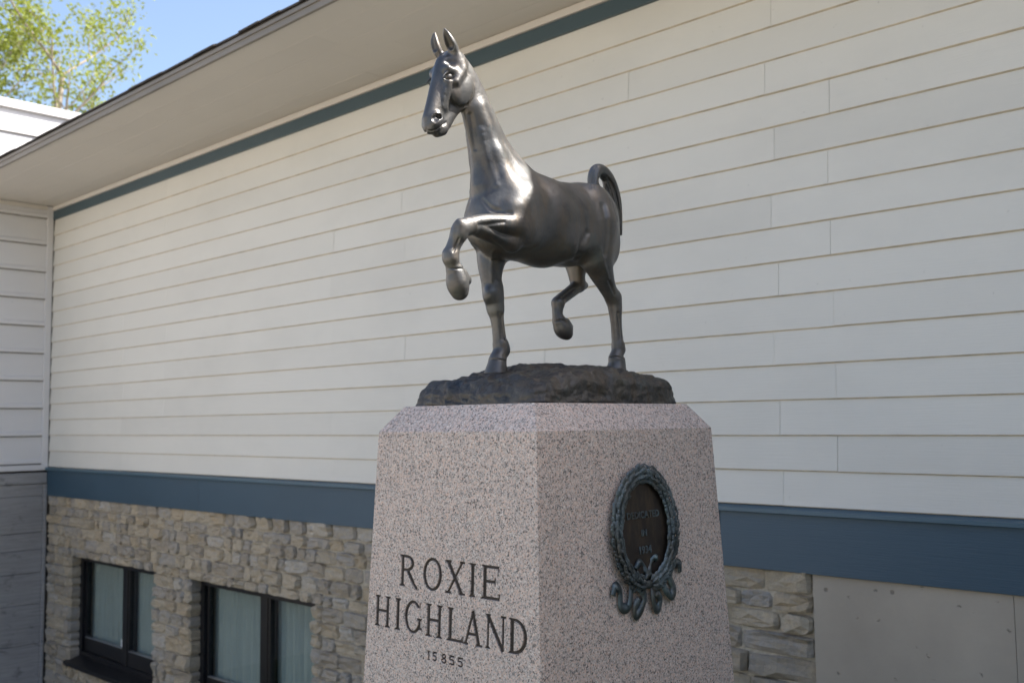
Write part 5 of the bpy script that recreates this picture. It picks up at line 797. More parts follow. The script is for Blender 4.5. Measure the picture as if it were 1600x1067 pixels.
  ["g", 1, 0.006, [[-0.2709, 0.0, 0.7403, -0.2693, 0.0, 0.7437, 0.0271, 0.0265, 1.0], [-0.2693, 0.0, 0.7437, -0.2668, 0.0, 0.7483, 0.0265, 0.0255, 1.0], [-0.2668, 0.0, 0.7483, -0.2639, 0.0, 0.7537, 0.0255, 0.0245, 1.0], [-0.2639, 0.0, 0.7537, -0.2609, 0.0, 0.7596, 0.0245, 0.0233, 1.0], [-0.2609, 0.0, 0.7596, -0.2581, 0.0, 0.7657, 0.0233, 0.0223, 1.0], [-0.2581, 0.0, 0.7657, -0.2558, 0.0, 0.7715, 0.0223, 0.0213, 1.0], [-0.2558, 0.0, 0.7715, -0.2543, 0.0, 0.7766, 0.0213, 0.0207, 1.0], [-0.2543, 0.0, 0.7766, -0.2535, 0.0, 0.7813, 0.0207, 0.0204, 1.0], [-0.2535, 0.0, 0.7813, -0.2532, 0.0, 0.786, 0.0204, 0.0202, 1.0], [-0.2532, 0.0, 0.786, -0.2533, 0.0, 0.7905, 0.0202, 0.0202, 1.0], [-0.2533, 0.0, 0.7905, -0.2538, 0.0, 0.7948, 0.0202, 0.0203, 1.0], [-0.2538, 0.0, 0.7948, -0.2546, 0.0, 0.799, 0.0203, 0.0204, 1.0], [-0.2546, 0.0, 0.799, -0.2557, 0.0, 0.8031, 0.0204, 0.0206, 1.0], [-0.2557, 0.0, 0.8031, -0.2569, 0.0, 0.8068, 0.0206, 0.0207, 1.0], [-0.2569, 0.0, 0.8068, -0.2585, 0.0, 0.8105, 0.0207, 0.0209, 1.0], [-0.2585, 0.0, 0.8105, -0.2602, 0.0001, 0.8141, 0.0209, 0.0212, 1.0], [-0.2602, 0.0001, 0.8141, -0.2623, 0.0001, 0.8175, 0.0212, 0.0215, 1.0], [-0.2623, 0.0001, 0.8175, -0.2647, 0.0001, 0.8207, 0.0215, 0.0218, 1.0], [-0.2647, 0.0001, 0.8207, -0.2673, 0.0001, 0.8236, 0.0218, 0.0222, 1.0], [-0.2673, 0.0001, 0.8236, -0.2703, 0.0001, 0.826, 0.0222, 0.0224, 1.0], [-0.2703, 0.0001, 0.826, -0.2736, 0.0, 0.8281, 0.0224, 0.0226, 1.0], [-0.2736, 0.0, 0.8281, -0.2772, -0.0002, 0.8297, 0.0226, 0.0227, 1.0], [-0.2772, -0.0002, 0.8297, -0.2813, -0.0004, 0.8309, 0.0227, 0.0228, 1.0], [-0.2813, -0.0004, 0.8309, -0.2856, -0.0006, 0.8318, 0.0228, 0.0228, 1.0], [-0.2856, -0.0006, 0.8318, -0.2902, -0.0009, 0.8324, 0.0228, 0.0228, 1.0], [-0.2902, -0.0009, 0.8324, -0.295, -0.0012, 0.8325, 0.0228, 0.0228, 1.0], [-0.295, -0.0012, 0.8325, -0.2999, -0.0016, 0.8322, 0.0228, 0.0228, 1.0], [-0.2999, -0.0016, 0.8322, -0.3048, -0.002, 0.8315, 0.0228, 0.0228, 1.0], [-0.3048, -0.002, 0.8315, -0.3099, -0.0025, 0.8304, 0.0228, 0.0228, 1.0], [-0.3099, -0.0025, 0.8304, -0.3152, -0.003, 0.8288, 0.0228, 0.0228, 1.0], [-0.3152, -0.003, 0.8288, -0.3208, -0.0036, 0.8268, 0.0228, 0.0229, 1.0], [-0.3208, -0.0036, 0.8268, -0.3263, -0.0042, 0.8244, 0.0229, 0.0229, 1.0], [-0.3263, -0.0042, 0.8244, -0.3318, -0.0048, 0.8217, 0.0229, 0.0229, 1.0], [-0.3318, -0.0048, 0.8217, -0.3371, -0.0054, 0.8187, 0.0229, 0.0229, 1.0], [-0.3371, -0.0054, 0.8187, -0.3421, -0.006, 0.8154, 0.0229, 0.023, 1.0], [-0.3421, -0.006, 0.8154, -0.3468, -0.0066, 0.8118, 0.023, 0.023, 1.0], [-0.3468, -0.0066, 0.8118, -0.3514, -0.0072, 0.8078, 0.023, 0.023, 1.0], [-0.3514, -0.0072, 0.8078, -0.3559, -0.0078, 0.8035, 0.023, 0.023, 1.0], [-0.3559, -0.0078, 0.8035, -0.3602, -0.0084, 0.799, 0.023, 0.0231, 1.0], [-0.3602, -0.0084, 0.799, -0.3643, -0.009, 0.7941, 0.0231, 0.0231, 1.0], [-0.3643, -0.009, 0.7941, -0.3682, -0.0095, 0.7889, 0.0231, 0.0231, 1.0], [-0.3682, -0.0095, 0.7889, -0.3719, -0.01, 0.7835, 0.0231, 0.0231, 1.0], [-0.3719, -0.01, 0.7835, -0.3752, -0.0104, 0.7777, 0.0231, 0.0232, 1.0], [-0.3752, -0.0104, 0.7777, -0.3783, -0.0107, 0.7715, 0.0232, 0.0233, 1.0], [-0.3783, -0.0107, 0.7715, -0.3812, -0.011, 0.765, 0.0233, 0.0234, 1.0], [-0.3812, -0.011, 0.765, -0.3839, -0.0112, 0.7582, 0.0234, 0.0236, 1.0], [-0.3839, -0.0112, 0.7582, -0.3864, -0.0115, 0.7513, 0.0236, 0.0236, 1.0], [-0.3864, -0.0115, 0.7513, -0.389, -0.0117, 0.7444, 0.0236, 0.0235, 1.0], [-0.389, -0.0117, 0.7444, -0.3915, -0.012, 0.7376, 0.0235, 0.0232, 1.0], [-0.3915, -0.012, 0.7376, -0.394, -0.0123, 0.7306, 0.0232, 0.0227, 1.0], [-0.394, -0.0123, 0.7306, -0.3965, -0.0126, 0.7234, 0.0227, 0.022, 1.0], [-0.3965, -0.0126, 0.7234, -0.3989, -0.013, 0.7162, 0.022, 0.0212, 1.0], [-0.3989, -0.013, 0.7162, -0.4012, -0.0133, 0.7089, 0.0212, 0.0203, 1.0], [-0.4012, -0.0133, 0.7089, -0.4034, -0.0136, 0.7018, 0.0203, 0.0193, 1.0], [-0.4034, -0.0136, 0.7018, -0.4054, -0.0138, 0.6949, 0.0193, 0.0184, 1.0], [-0.4054, -0.0138, 0.6949, -0.4074, -0.014, 0.6884, 0.0184, 0.0174, 1.0], [-0.4074, -0.014, 0.6884, -0.4091, -0.0141, 0.6822, 0.0174, 0.0165, 1.0], [-0.4091, -0.0141, 0.6822, -0.4107, -0.0141, 0.6763, 0.0165, 0.0155, 1.0], [-0.4107, -0.0141, 0.6763, -0.4122, -0.0141, 0.6705, 0.0155, 0.0144, 1.0], [-0.4122, -0.0141, 0.6705, -0.4136, -0.0141, 0.665, 0.0144, 0.0134, 1.0], [-0.4136, -0.0141, 0.665, -0.4149, -0.0141, 0.6597, 0.0134, 0.0123, 1.0], [-0.4149, -0.0141, 0.6597, -0.4161, -0.014, 0.6546, 0.0123, 0.0114, 1.0], [-0.4161, -0.014, 0.6546, -0.4173, -0.014, 0.6497, 0.0114, 0.0105, 1.0], [-0.4173, -0.014, 0.6497, -0.4185, -0.014, 0.645, 0.0105, 0.0096, 1.0], [-0.4185, -0.014, 0.645, -0.4197, -0.014, 0.6403, 0.0096, 0.0088, 1.0], [-0.4197, -0.014, 0.6403, -0.4207, -0.014, 0.6358, 0.0088, 0.008, 1.0], [-0.4207, -0.014, 0.6358, -0.4217, -0.014, 0.6316, 0.008, 0.0072, 1.0], [-0.4217, -0.014, 0.6316, -0.4226, -0.014, 0.6278, 0.0072, 0.0066, 1.0], [-0.4226, -0.014, 0.6278, -0.4234, -0.014, 0.6247, 0.0066, 0.006, 1.0], [-0.4234, -0.014, 0.6247, -0.4239, -0.014, 0.6223, 0.006, 0.0056, 1.0]]],
  ["g", 1, 0.01, [[-0.3402, -0.008, 0.7921, -0.3424, -0.0086, 0.7883, 0.0138, 0.0145, 1.0], [-0.3424, -0.0086, 0.7883, -0.3455, -0.0094, 0.7834, 0.0145, 0.0155, 1.0], [-0.3455, -0.0094, 0.7834, -0.3492, -0.0103, 0.7774, 0.0155, 0.0166, 1.0], [-0.3492, -0.0103, 0.7774, -0.3532, -0.0113, 0.7708, 0.0166, 0.0179, 1.0], [-0.3532, -0.0113, 0.7708, -0.3573, -0.0123, 0.7639, 0.0179, 0.0191, 1.0], [-0.3573, -0.0123, 0.7639, -0.3612, -0.0132, 0.7569, 0.0191, 0.0201, 1.0], [-0.3612, -0.0132, 0.7569, -0.3647, -0.014, 0.7502, 0.0201, 0.0208, 1.0], [-0.3647, -0.014, 0.7502, -0.3679, -0.0146, 0.7437, 0.0208, 0.0212, 1.0], [-0.3679, -0.0146, 0.7437, -0.371, -0.0152, 0.737, 0.0212, 0.0216, 1.0], [-0.371, -0.0152, 0.737, -0.374, -0.0157, 0.7302, 0.0216, 0.0218, 1.0], [-0.374, -0.0157, 0.7302, -0.3769, -0.0162, 0.7232, 0.0218, 0.0218, 1.0], [-0.3769, -0.0162, 0.7232, -0.3798, -0.0165, 0.7162, 0.0218, 0.0217, 1.0], [-0.3798, -0.0165, 0.7162, -0.3826, -0.0168, 0.7092, 0.0217, 0.0214, 1.0], [-0.3826, -0.0168, 0.7092, -0.3855, -0.017, 0.7022, 0.0214, 0.0208, 1.0], [-0.3855, -0.017, 0.7022, -0.3885, -0.0171, 0.6948, 0.0208, 0.0199, 1.0], [-0.3885, -0.0171, 0.6948, -0.3917, -0.017, 0.6868, 0.0199, 0.0186, 1.0], [-0.3917, -0.017, 0.6868, -0.3949, -0.0168, 0.6787, 0.0186, 0.0171, 1.0], [-0.3949, -0.0168, 0.6787, -0.3981, -0.0166, 0.6708, 0.0171, 0.0154, 1.0], [-0.3981, -0.0166, 0.6708, -0.4009, -0.0163, 0.6636, 0.0154, 0.0138, 1.0], [-0.4009, -0.0163, 0.6636, -0.4032, -0.0161, 0.6575, 0.0138, 0.0125, 1.0], [-0.4032, -0.0161, 0.6575, -0.405, -0.016, 0.6531, 0.0125, 0.0116, 1.0]]],
  ["g", -1, 0.003, [[-0.3256, 0.01, 0.8116, -0.329, 0.0096, 0.8085, 0.0023, 0.0024, 1.0], [-0.329, 0.0096, 0.8085, -0.3338, 0.0091, 0.8045, 0.0024, 0.0025, 1.0], [-0.3338, 0.0091, 0.8045, -0.3395, 0.0085, 0.7996, 0.0025, 0.0026, 1.0], [-0.3395, 0.0085, 0.7996, -0.3457, 0.0078, 0.7942, 0.0026, 0.0027, 1.0], [-0.3457, 0.0078, 0.7942, -0.3519, 0.0071, 0.7885, 0.0027, 0.0028, 1.0], [-0.3519, 0.0071, 0.7885, -0.3577, 0.0065, 0.7826, 0.0028, 0.0029, 1.0], [-0.3577, 0.0065, 0.7826, -0.3625, 0.006, 0.7769, 0.0029, 0.003, 1.0], [-0.3625, 0.006, 0.7769, -0.3665, 0.0056, 0.7714, 0.003, 0.003, 1.0], [-0.3665, 0.0056, 0.7714, -0.37, 0.0053, 0.7659, 0.003, 0.0031, 1.0], [-0.37, 0.0053, 0.7659, -0.3732, 0.0051, 0.7603, 0.0031, 0.0031, 1.0], [-0.3732, 0.0051, 0.7603, -0.3761, 0.0049, 0.7544, 0.0031, 0.0031, 1.0], [-0.3761, 0.0049, 0.7544, -0.3789, 0.0047, 0.7482, 0.0031, 0.0031, 1.0], [-0.3789, 0.0047, 0.7482, -0.3816, 0.0044, 0.7414, 0.0031, 0.0031, 1.0], [-0.3816, 0.0044, 0.7414, -0.3844, 0.004, 0.7339, 0.0031, 0.003, 1.0], [-0.3844, 0.004, 0.7339, -0.3872, 0.0035, 0.725, 0.003, 0.0029, 1.0], [-0.3872, 0.0035, 0.725, -0.3901, 0.0029, 0.7145, 0.0029, 0.0027, 1.0], [-0.3901, 0.0029, 0.7145, -0.3929, 0.0022, 0.7033, 0.0027, 0.0025, 1.0], [-0.3929, 0.0022, 0.7033, -0.3956, 0.0015, 0.6921, 0.0025, 0.0023, 1.0], [-0.3956, 0.0015, 0.6921, -0.3979, 0.0009, 0.6817, 0.0023, 0.0021, 1.0], [-0.3979, 0.0009, 0.6817, -0.3999, 0.0004, 0.673, 0.0021, 0.002, 1.0], [-0.3999, 0.0004, 0.673, -0.4014, 0.0, 0.6667, 0.002, 0.0019, 1.0]]],
  ["g", -1, 0.003, [[-0.3047, 0.015, 0.8099, -0.3081, 0.0146, 0.8066, 0.0023, 0.0023, 1.0], [-0.3081, 0.0146, 0.8066, -0.3129, 0.0141, 0.8022, 0.0023, 0.0024, 1.0], [-0.3129, 0.0141, 0.8022, -0.3185, 0.0135, 0.7969, 0.0024, 0.0026, 1.0], [-0.3185, 0.0135, 0.7969, -0.3246, 0.0128, 0.791, 0.0026, 0.0027, 1.0], [-0.3246, 0.0128, 0.791, -0.3307, 0.0121, 0.7848, 0.0027, 0.0028, 1.0], [-0.3307, 0.0121, 0.7848, -0.3365, 0.0115, 0.7786, 0.0028, 0.0029, 1.0], [-0.3365, 0.0115, 0.7786, -0.3413, 0.011, 0.7727, 0.0029, 0.003, 1.0], [-0.3413, 0.011, 0.7727, -0.3454, 0.0106, 0.7671, 0.003, 0.003, 1.0], [-0.3454, 0.0106, 0.7671, -0.349, 0.0103, 0.7616, 0.003, 0.0031, 1.0], [-0.349, 0.0103, 0.7616, -0.3523, 0.0101, 0.756, 0.0031, 0.0031, 1.0], [-0.3523, 0.0101, 0.756, -0.3554, 0.0099, 0.7502, 0.0031, 0.0031, 1.0], [-0.3554, 0.0099, 0.7502, -0.3584, 0.0097, 0.7441, 0.0031, 0.0031, 1.0], [-0.3584, 0.0097, 0.7441, -0.3614, 0.0094, 0.7374, 0.0031, 0.003, 1.0], [-0.3614, 0.0094, 0.7374, -0.3645, 0.009, 0.7301, 0.003, 0.003, 1.0], [-0.3645, 0.009, 0.7301, -0.3679, 0.0085, 0.7213, 0.003, 0.0029, 1.0], [-0.3679, 0.0085, 0.7213, -0.3714, 0.0079, 0.711, 0.0029, 0.0027, 1.0], [-0.3714, 0.0079, 0.711, -0.375, 0.0072, 0.6999, 0.0027, 0.0025, 1.0], [-0.375, 0.0072, 0.6999, -0.3784, 0.0065, 0.6889, 0.0025, 0.0023, 1.0], [-0.3784, 0.0065, 0.6889, -0.3815, 0.0059, 0.6786, 0.0023, 0.0021, 1.0], [-0.3815, 0.0059, 0.6786, -0.3841, 0.0054, 0.67, 0.0021, 0.002, 1.0], [-0.3841, 0.0054, 0.67, -0.386, 0.005, 0.6638, 0.002, 0.0018, 1.0]]],
  ["g", -1, 0.003, [[-0.289, 0.013, 0.8042, -0.2924, 0.0126, 0.8012, 0.0023, 0.0023, 1.0], [-0.2924, 0.0126, 0.8012, -0.2971, 0.0121, 0.7973, 0.0023, 0.0024, 1.0], [-0.2971, 0.0121, 0.7973, -0.3027, 0.0115, 0.7926, 0.0024, 0.0025, 1.0], [-0.3027, 0.0115, 0.7926, -0.3087, 0.0108, 0.7873, 0.0025, 0.0027, 1.0], [-0.3087, 0.0108, 0.7873, -0.3148, 0.0101, 0.7817, 0.0027, 0.0028, 1.0], [-0.3148, 0.0101, 0.7817, -0.3206, 0.0095, 0.776, 0.0028, 0.0029, 1.0], [-0.3206, 0.0095, 0.776, -0.3255, 0.009, 0.7705, 0.0029, 0.003, 1.0], [-0.3255, 0.009, 0.7705, -0.3297, 0.0086, 0.7651, 0.003, 0.003, 1.0], [-0.3297, 0.0086, 0.7651, -0.3334, 0.0083, 0.7597, 0.003, 0.0031, 1.0], [-0.3334, 0.0083, 0.7597, -0.3369, 0.0081, 0.7542, 0.0031, 0.0031, 1.0], [-0.3369, 0.0081, 0.7542, -0.3402, 0.0079, 0.7484, 0.0031, 0.0031, 1.0], [-0.3402, 0.0079, 0.7484, -0.3435, 0.0077, 0.7423, 0.0031, 0.0031, 1.0], [-0.3435, 0.0077, 0.7423, -0.3469, 0.0074, 0.7356, 0.0031, 0.003, 1.0], [-0.3469, 0.0074, 0.7356, -0.3504, 0.007, 0.7283, 0.003, 0.003, 1.0], [-0.3504, 0.007, 0.7283, -0.3544, 0.0065, 0.7196, 0.003, 0.0029, 1.0], [-0.3544, 0.0065, 0.7196, -0.3588, 0.0059, 0.7094, 0.0029, 0.0027, 1.0], [-0.3588, 0.0059, 0.7094, -0.3632, 0.0052, 0.6985, 0.0027, 0.0025, 1.0], [-0.3632, 0.0052, 0.6985, -0.3676, 0.0045, 0.6876, 0.0025, 0.0023, 1.0], [-0.3676, 0.0045, 0.6876, -0.3716, 0.0039, 0.6776, 0.0023, 0.0021, 1.0], [-0.3716, 0.0039, 0.6776, -0.3749, 0.0034, 0.6691, 0.0021, 0.002, 1.0], [-0.3749, 0.0034, 0.6691, -0.3774, 0.003, 0.6629, 0.002, 0.0018, 1.0]]],
 ]),
 ('detail', 0, [
  ["g", -1, 0.012, [[0.321, 0.0296, 0.6294, 0.32, 0.0329, 0.6253, 0.0014, 0.0021, 1.0], [0.32, 0.0329, 0.6253, 0.3196, 0.0385, 0.619, 0.0021, 0.0027, 1.0], [0.3196, 0.0385, 0.619, 0.3185, 0.0446, 0.612, 0.0027, 0.0033, 1.0], [0.3185, 0.0446, 0.612, 0.3172, 0.051, 0.6053, 0.0033, 0.0038, 1.0], [0.3172, 0.051, 0.6053, 0.3143, 0.056, 0.6003, 0.0038, 0.0042, 1.0], [0.3143, 0.056, 0.6003, 0.3115, 0.0612, 0.5964, 0.0042, 0.0045, 1.0], [0.3115, 0.0612, 0.5964, 0.3085, 0.0669, 0.5932, 0.0045, 0.0047, 1.0], [0.3085, 0.0669, 0.5932, 0.3036, 0.0712, 0.591, 0.0047, 0.0047, 1.0], [0.3036, 0.0712, 0.591, 0.3005, 0.0772, 0.5887, 0.0047, 0.0046, 1.0], [0.3005, 0.0772, 0.5887, 0.2975, 0.0832, 0.5865, 0.0046, 0.0043, 1.0], [0.2975, 0.0832, 0.5865, 0.2944, 0.0895, 0.5846, 0.0043, 0.004, 1.0], [0.2944, 0.0895, 0.5846, 0.2909, 0.0963, 0.5831, 0.004, 0.0035, 1.0], [0.2909, 0.0963, 0.5831, 0.2859, 0.1012, 0.5823, 0.0035, 0.0029, 1.0], [0.2859, 0.1012, 0.5823, 0.2799, 0.1037, 0.5823, 0.0029, 0.0023, 1.0], [0.2799, 0.1037, 0.5823, 0.2769, 0.1067, 0.5819, 0.0023, 0.0017, 1.0]]],
  ["g", -1, 0.012, [[0.321, -0.0296, 0.6294, 0.32, -0.0329, 0.6253, 0.0014, 0.0021, 1.0], [0.32, -0.0329, 0.6253, 0.3196, -0.0385, 0.619, 0.0021, 0.0027, 1.0], [0.3196, -0.0385, 0.619, 0.3185, -0.0446, 0.612, 0.0027, 0.0033, 1.0], [0.3185, -0.0446, 0.612, 0.3172, -0.051, 0.6053, 0.0033, 0.0038, 1.0], [0.3172, -0.051, 0.6053, 0.3143, -0.056, 0.6003, 0.0038, 0.0042, 1.0], [0.3143, -0.056, 0.6003, 0.3115, -0.0612, 0.5964, 0.0042, 0.0045, 1.0], [0.3115, -0.0612, 0.5964, 0.3085, -0.0669, 0.5932, 0.0045, 0.0047, 1.0], [0.3085, -0.0669, 0.5932, 0.3036, -0.0712, 0.591, 0.0047, 0.0047, 1.0], [0.3036, -0.0712, 0.591, 0.3005, -0.0772, 0.5887, 0.0047, 0.0046, 1.0], [0.3005, -0.0772, 0.5887, 0.2975, -0.0832, 0.5865, 0.0046, 0.0043, 1.0], [0.2975, -0.0832, 0.5865, 0.2944, -0.0895, 0.5846, 0.0043, 0.004, 1.0], [0.2944, -0.0895, 0.5846, 0.2909, -0.0963, 0.5831, 0.004, 0.0035, 1.0], [0.2909, -0.0963, 0.5831, 0.2859, -0.1012, 0.5823, 0.0035, 0.0029, 1.0], [0.2859, -0.1012, 0.5823, 0.2799, -0.1037, 0.5823, 0.0029, 0.0023, 1.0], [0.2799, -0.1037, 0.5823, 0.2769, -0.1067, 0.5819, 0.0023, 0.0017, 1.0]]],
  ["g", -1, 0.022, [[-0.0673, 0.0783, 0.4849, -0.0567, 0.0899, 0.4871, 0.0021, 0.0035, 1.0], [-0.0567, 0.0899, 0.4871, -0.0445, 0.1038, 0.4906, 0.0035, 0.0048, 1.0], [-0.0445, 0.1038, 0.4906, -0.0381, 0.1135, 0.4965, 0.0047, 0.0057, 1.0], [-0.0381, 0.1135, 0.4965, -0.0375, 0.1187, 0.5041, 0.0057, 0.0064, 1.0], [-0.0375, 0.1187, 0.5041, -0.0387, 0.1223, 0.5122, 0.0064, 0.0067, 1.0], [-0.0387, 0.1223, 0.5122, -0.0419, 0.1248, 0.5216, 0.0067, 0.0065, 1.0], [-0.0419, 0.1248, 0.5216, -0.049, 0.1247, 0.5332, 0.0066, 0.006, 1.0], [-0.049, 0.1247, 0.5332, -0.0562, 0.1247, 0.5448, 0.006, 0.0052, 1.0], [-0.0562, 0.1247, 0.5448, -0.0612, 0.1256, 0.5546, 0.0052, 0.004, 1.0], [-0.0612, 0.1256, 0.5546, -0.0677, 0.1237, 0.5622, 0.004, 0.0027, 1.0]]],
  ["g", -1, 0.022, [[-0.0673, -0.0783, 0.4849, -0.0567, -0.0899, 0.4871, 0.0021, 0.0035, 1.0], [-0.0567, -0.0899, 0.4871, -0.0445, -0.1038, 0.4906, 0.0035, 0.0048, 1.0], [-0.0445, -0.1038, 0.4906, -0.0381, -0.1135, 0.4965, 0.0047, 0.0057, 1.0], [-0.0381, -0.1135, 0.4965, -0.0375, -0.1187, 0.5041, 0.0057, 0.0064, 1.0], [-0.0375, -0.1187, 0.5041, -0.0387, -0.1223, 0.5122, 0.0064, 0.0067, 1.0], [-0.0387, -0.1223, 0.5122, -0.0419, -0.1248, 0.5216, 0.0067, 0.0065, 1.0], [-0.0419, -0.1248, 0.5216, -0.049, -0.1247, 0.5332, 0.0066, 0.006, 1.0], [-0.049, -0.1247, 0.5332, -0.0562, -0.1247, 0.5448, 0.006, 0.0052, 1.0], [-0.0562, -0.1247, 0.5448, -0.0612, -0.1256, 0.5546, 0.0052, 0.004, 1.0], [-0.0612, -0.1256, 0.5546, -0.0677, -0.1237, 0.5622, 0.004, 0.0027, 1.0]]],
  ["g", -1, 0.022, [[-0.1505, 0.1295, 0.663, -0.1494, 0.1328, 0.6529, 0.0017, 0.0029, 1.0], [-0.1494, 0.1328, 0.6529, -0.1495, 0.1365, 0.6391, 0.0029, 0.0039, 1.0], [-0.1495, 0.1365, 0.6391, -0.15, 0.14, 0.6231, 0.0039, 0.0048, 1.0], [-0.15, 0.14, 0.6231, -0.154, 0.1399, 0.6069, 0.0048, 0.0053, 1.0], [-0.154, 0.1399, 0.6069, -0.1571, 0.1388, 0.591, 0.0053, 0.0055, 1.0], [-0.1571, 0.1388, 0.591, -0.1592, 0.1361, 0.5736, 0.0056, 0.0054, 1.0], [-0.1592, 0.1361, 0.5736, -0.1607, 0.1321, 0.5538, 0.0055, 0.005, 1.0], [-0.1607, 0.1321, 0.5538, -0.1598, 0.1292, 0.5338, 0.005, 0.0043, 1.0], [-0.1598, 0.1292, 0.5338, -0.1604, 0.1253, 0.5168, 0.0043, 0.0033, 1.0], [-0.1604, 0.1253, 0.5168, -0.1609, 0.1227, 0.5049, 0.0033, 0.0022, 1.0]]],
  ["g", -1, 0.022, [[-0.1505, -0.1295, 0.663, -0.1494, -0.1328, 0.6529, 0.0017, 0.0029, 1.0], [-0.1494, -0.1328, 0.6529, -0.1495, -0.1365, 0.6391, 0.0029, 0.0039, 1.0], [-0.1495, -0.1365, 0.6391, -0.15, -0.14, 0.6231, 0.0039, 0.0048, 1.0], [-0.15, -0.14, 0.6231, -0.154, -0.1399, 0.6069, 0.0048, 0.0053, 1.0], [-0.154, -0.1399, 0.6069, -0.1571, -0.1388, 0.591, 0.0053, 0.0055, 1.0], [-0.1571, -0.1388, 0.591, -0.1592, -0.1361, 0.5736, 0.0056, 0.0054, 1.0], [-0.1592, -0.1361, 0.5736, -0.1607, -0.1321, 0.5538, 0.0055, 0.005, 1.0], [-0.1607, -0.1321, 0.5538, -0.1598, -0.1292, 0.5338, 0.005, 0.0043, 1.0], [-0.1598, -0.1292, 0.5338, -0.1604, -0.1253, 0.5168, 0.0043, 0.0033, 1.0], [-0.1604, -0.1253, 0.5168, -0.1609, -0.1227, 0.5049, 0.0033, 0.0022, 1.0]]],
  ["g", -1, 0.014, [[0.3585, 0.0181, 0.8896, 0.3581, 0.0191, 0.8827, 0.0014, 0.0023, 1.0], [0.3581, 0.0191, 0.8827, 0.3552, 0.0182, 0.8739, 0.0023, 0.0031, 1.0], [0.3552, 0.0182, 0.8739, 0.3534, 0.0189, 0.863, 0.0031, 0.0037, 1.0], [0.3534, 0.0189, 0.863, 0.35, 0.0178, 0.8522, 0.0037, 0.0041, 1.0], [0.35, 0.0178, 0.8522, 0.3485, 0.0184, 0.8413, 0.0042, 0.0043, 1.0], [0.3485, 0.0184, 0.8413, 0.3454, 0.017, 0.8307, 0.0043, 0.0043, 1.0], [0.3454, 0.017, 0.8307, 0.3421, 0.0155, 0.8191, 0.0043, 0.0039, 1.0], [0.3421, 0.0155, 0.8191, 0.3407, 0.0157, 0.807, 0.0039, 0.0034, 1.0], [0.3407, 0.0157, 0.807, 0.3381, 0.0144, 0.7972, 0.0034, 0.0026, 1.0], [0.3381, 0.0144, 0.7972, 0.3363, 0.0135, 0.7903, 0.0026, 0.0017, 1.0]]],
  ["g", -1, 0.014, [[0.3585, -0.0181, 0.8896, 0.3581, -0.0191, 0.8827, 0.0014, 0.0023, 1.0], [0.3581, -0.0191, 0.8827, 0.3552, -0.0182, 0.8739, 0.0023, 0.0031, 1.0], [0.3552, -0.0182, 0.8739, 0.3534, -0.0189, 0.863, 0.0031, 0.0037, 1.0], [0.3534, -0.0189, 0.863, 0.35, -0.0178, 0.8522, 0.0037, 0.0041, 1.0], [0.35, -0.0178, 0.8522, 0.3485, -0.0184, 0.8413, 0.0042, 0.0043, 1.0], [0.3485, -0.0184, 0.8413, 0.3454, -0.017, 0.8307, 0.0043, 0.0043, 1.0], [0.3454, -0.017, 0.8307, 0.3421, -0.0155, 0.8191, 0.0043, 0.0039, 1.0], [0.3421, -0.0155, 0.8191, 0.3407, -0.0157, 0.807, 0.0039, 0.0034, 1.0], [0.3407, -0.0157, 0.807, 0.3381, -0.0144, 0.7972, 0.0034, 0.0026, 1.0], [0.3381, -0.0144, 0.7972, 0.3363, -0.0135, 0.7903, 0.0026, 0.0017, 1.0]]],
  ["g", -1, 0.004, [[0.4536, 0.0262, 0.9106, 0.445, 0.0206, 0.9122, 0.0009, 0.0013, 1.0], [0.445, 0.0206, 0.9122, 0.4386, 0.0191, 0.9116, 0.0013, 0.0017, 1.0], [0.4386, 0.0191, 0.9116, 0.4332, 0.0196, 0.9099, 0.0017, 0.002, 1.0], [0.4332, 0.0196, 0.9099, 0.4278, 0.0204, 0.9082, 0.002, 0.0023, 1.0], [0.4278, 0.0204, 0.9082, 0.4227, 0.021, 0.9069, 0.0023, 0.0026, 1.0], [0.4227, 0.021, 0.9069, 0.4178, 0.0214, 0.9056, 0.0026, 0.0028, 1.0], [0.4178, 0.0214, 0.9056, 0.4129, 0.0217, 0.9042, 0.0028, 0.003, 1.0], [0.4129, 0.0217, 0.9042, 0.4065, 0.0204, 0.9038, 0.003, 0.0032, 1.0], [0.4065, 0.0204, 0.9038, 0.4001, 0.0193, 0.9042, 0.0032, 0.0033, 1.0], [0.4001, 0.0193, 0.9042, 0.3939, 0.0186, 0.9058, 0.0033, 0.0033, 1.0], [0.3939, 0.0186, 0.9058, 0.3862, 0.0168, 0.9098, 0.0033, 0.0033, 1.0], [0.3862, 0.0168, 0.9098, 0.3801, 0.0173, 0.9141, 0.0033, 0.0032, 1.0], [0.3801, 0.0173, 0.9141, 0.3743, 0.0179, 0.9193, 0.0032, 0.0031, 1.0], [0.3743, 0.0179, 0.9193, 0.3836, 0.0339, 0.9181, 0.0031, 0.0029, 1.0], [0.3836, 0.0339, 0.9181, 0.3802, 0.0356, 0.9229, 0.0029, 0.0027, 1.0], [0.3802, 0.0356, 0.9229, 0.3775, 0.037, 0.9283, 0.0027, 0.0024, 1.0], [0.3775, 0.037, 0.9283, 0.3753, 0.0382, 0.9345, 0.0024, 0.0021, 1.0], [0.3753, 0.0382, 0.9345, 0.3735, 0.0392, 0.9407, 0.0021, 0.0018, 1.0], [0.3735, 0.0392, 0.9407, 0.3718, 0.0397, 0.9462, 0.0018, 0.0015, 1.0], [0.3718, 0.0397, 0.9462, 0.3701, 0.0396, 0.9503, 0.0015, 0.0011, 1.0]]],
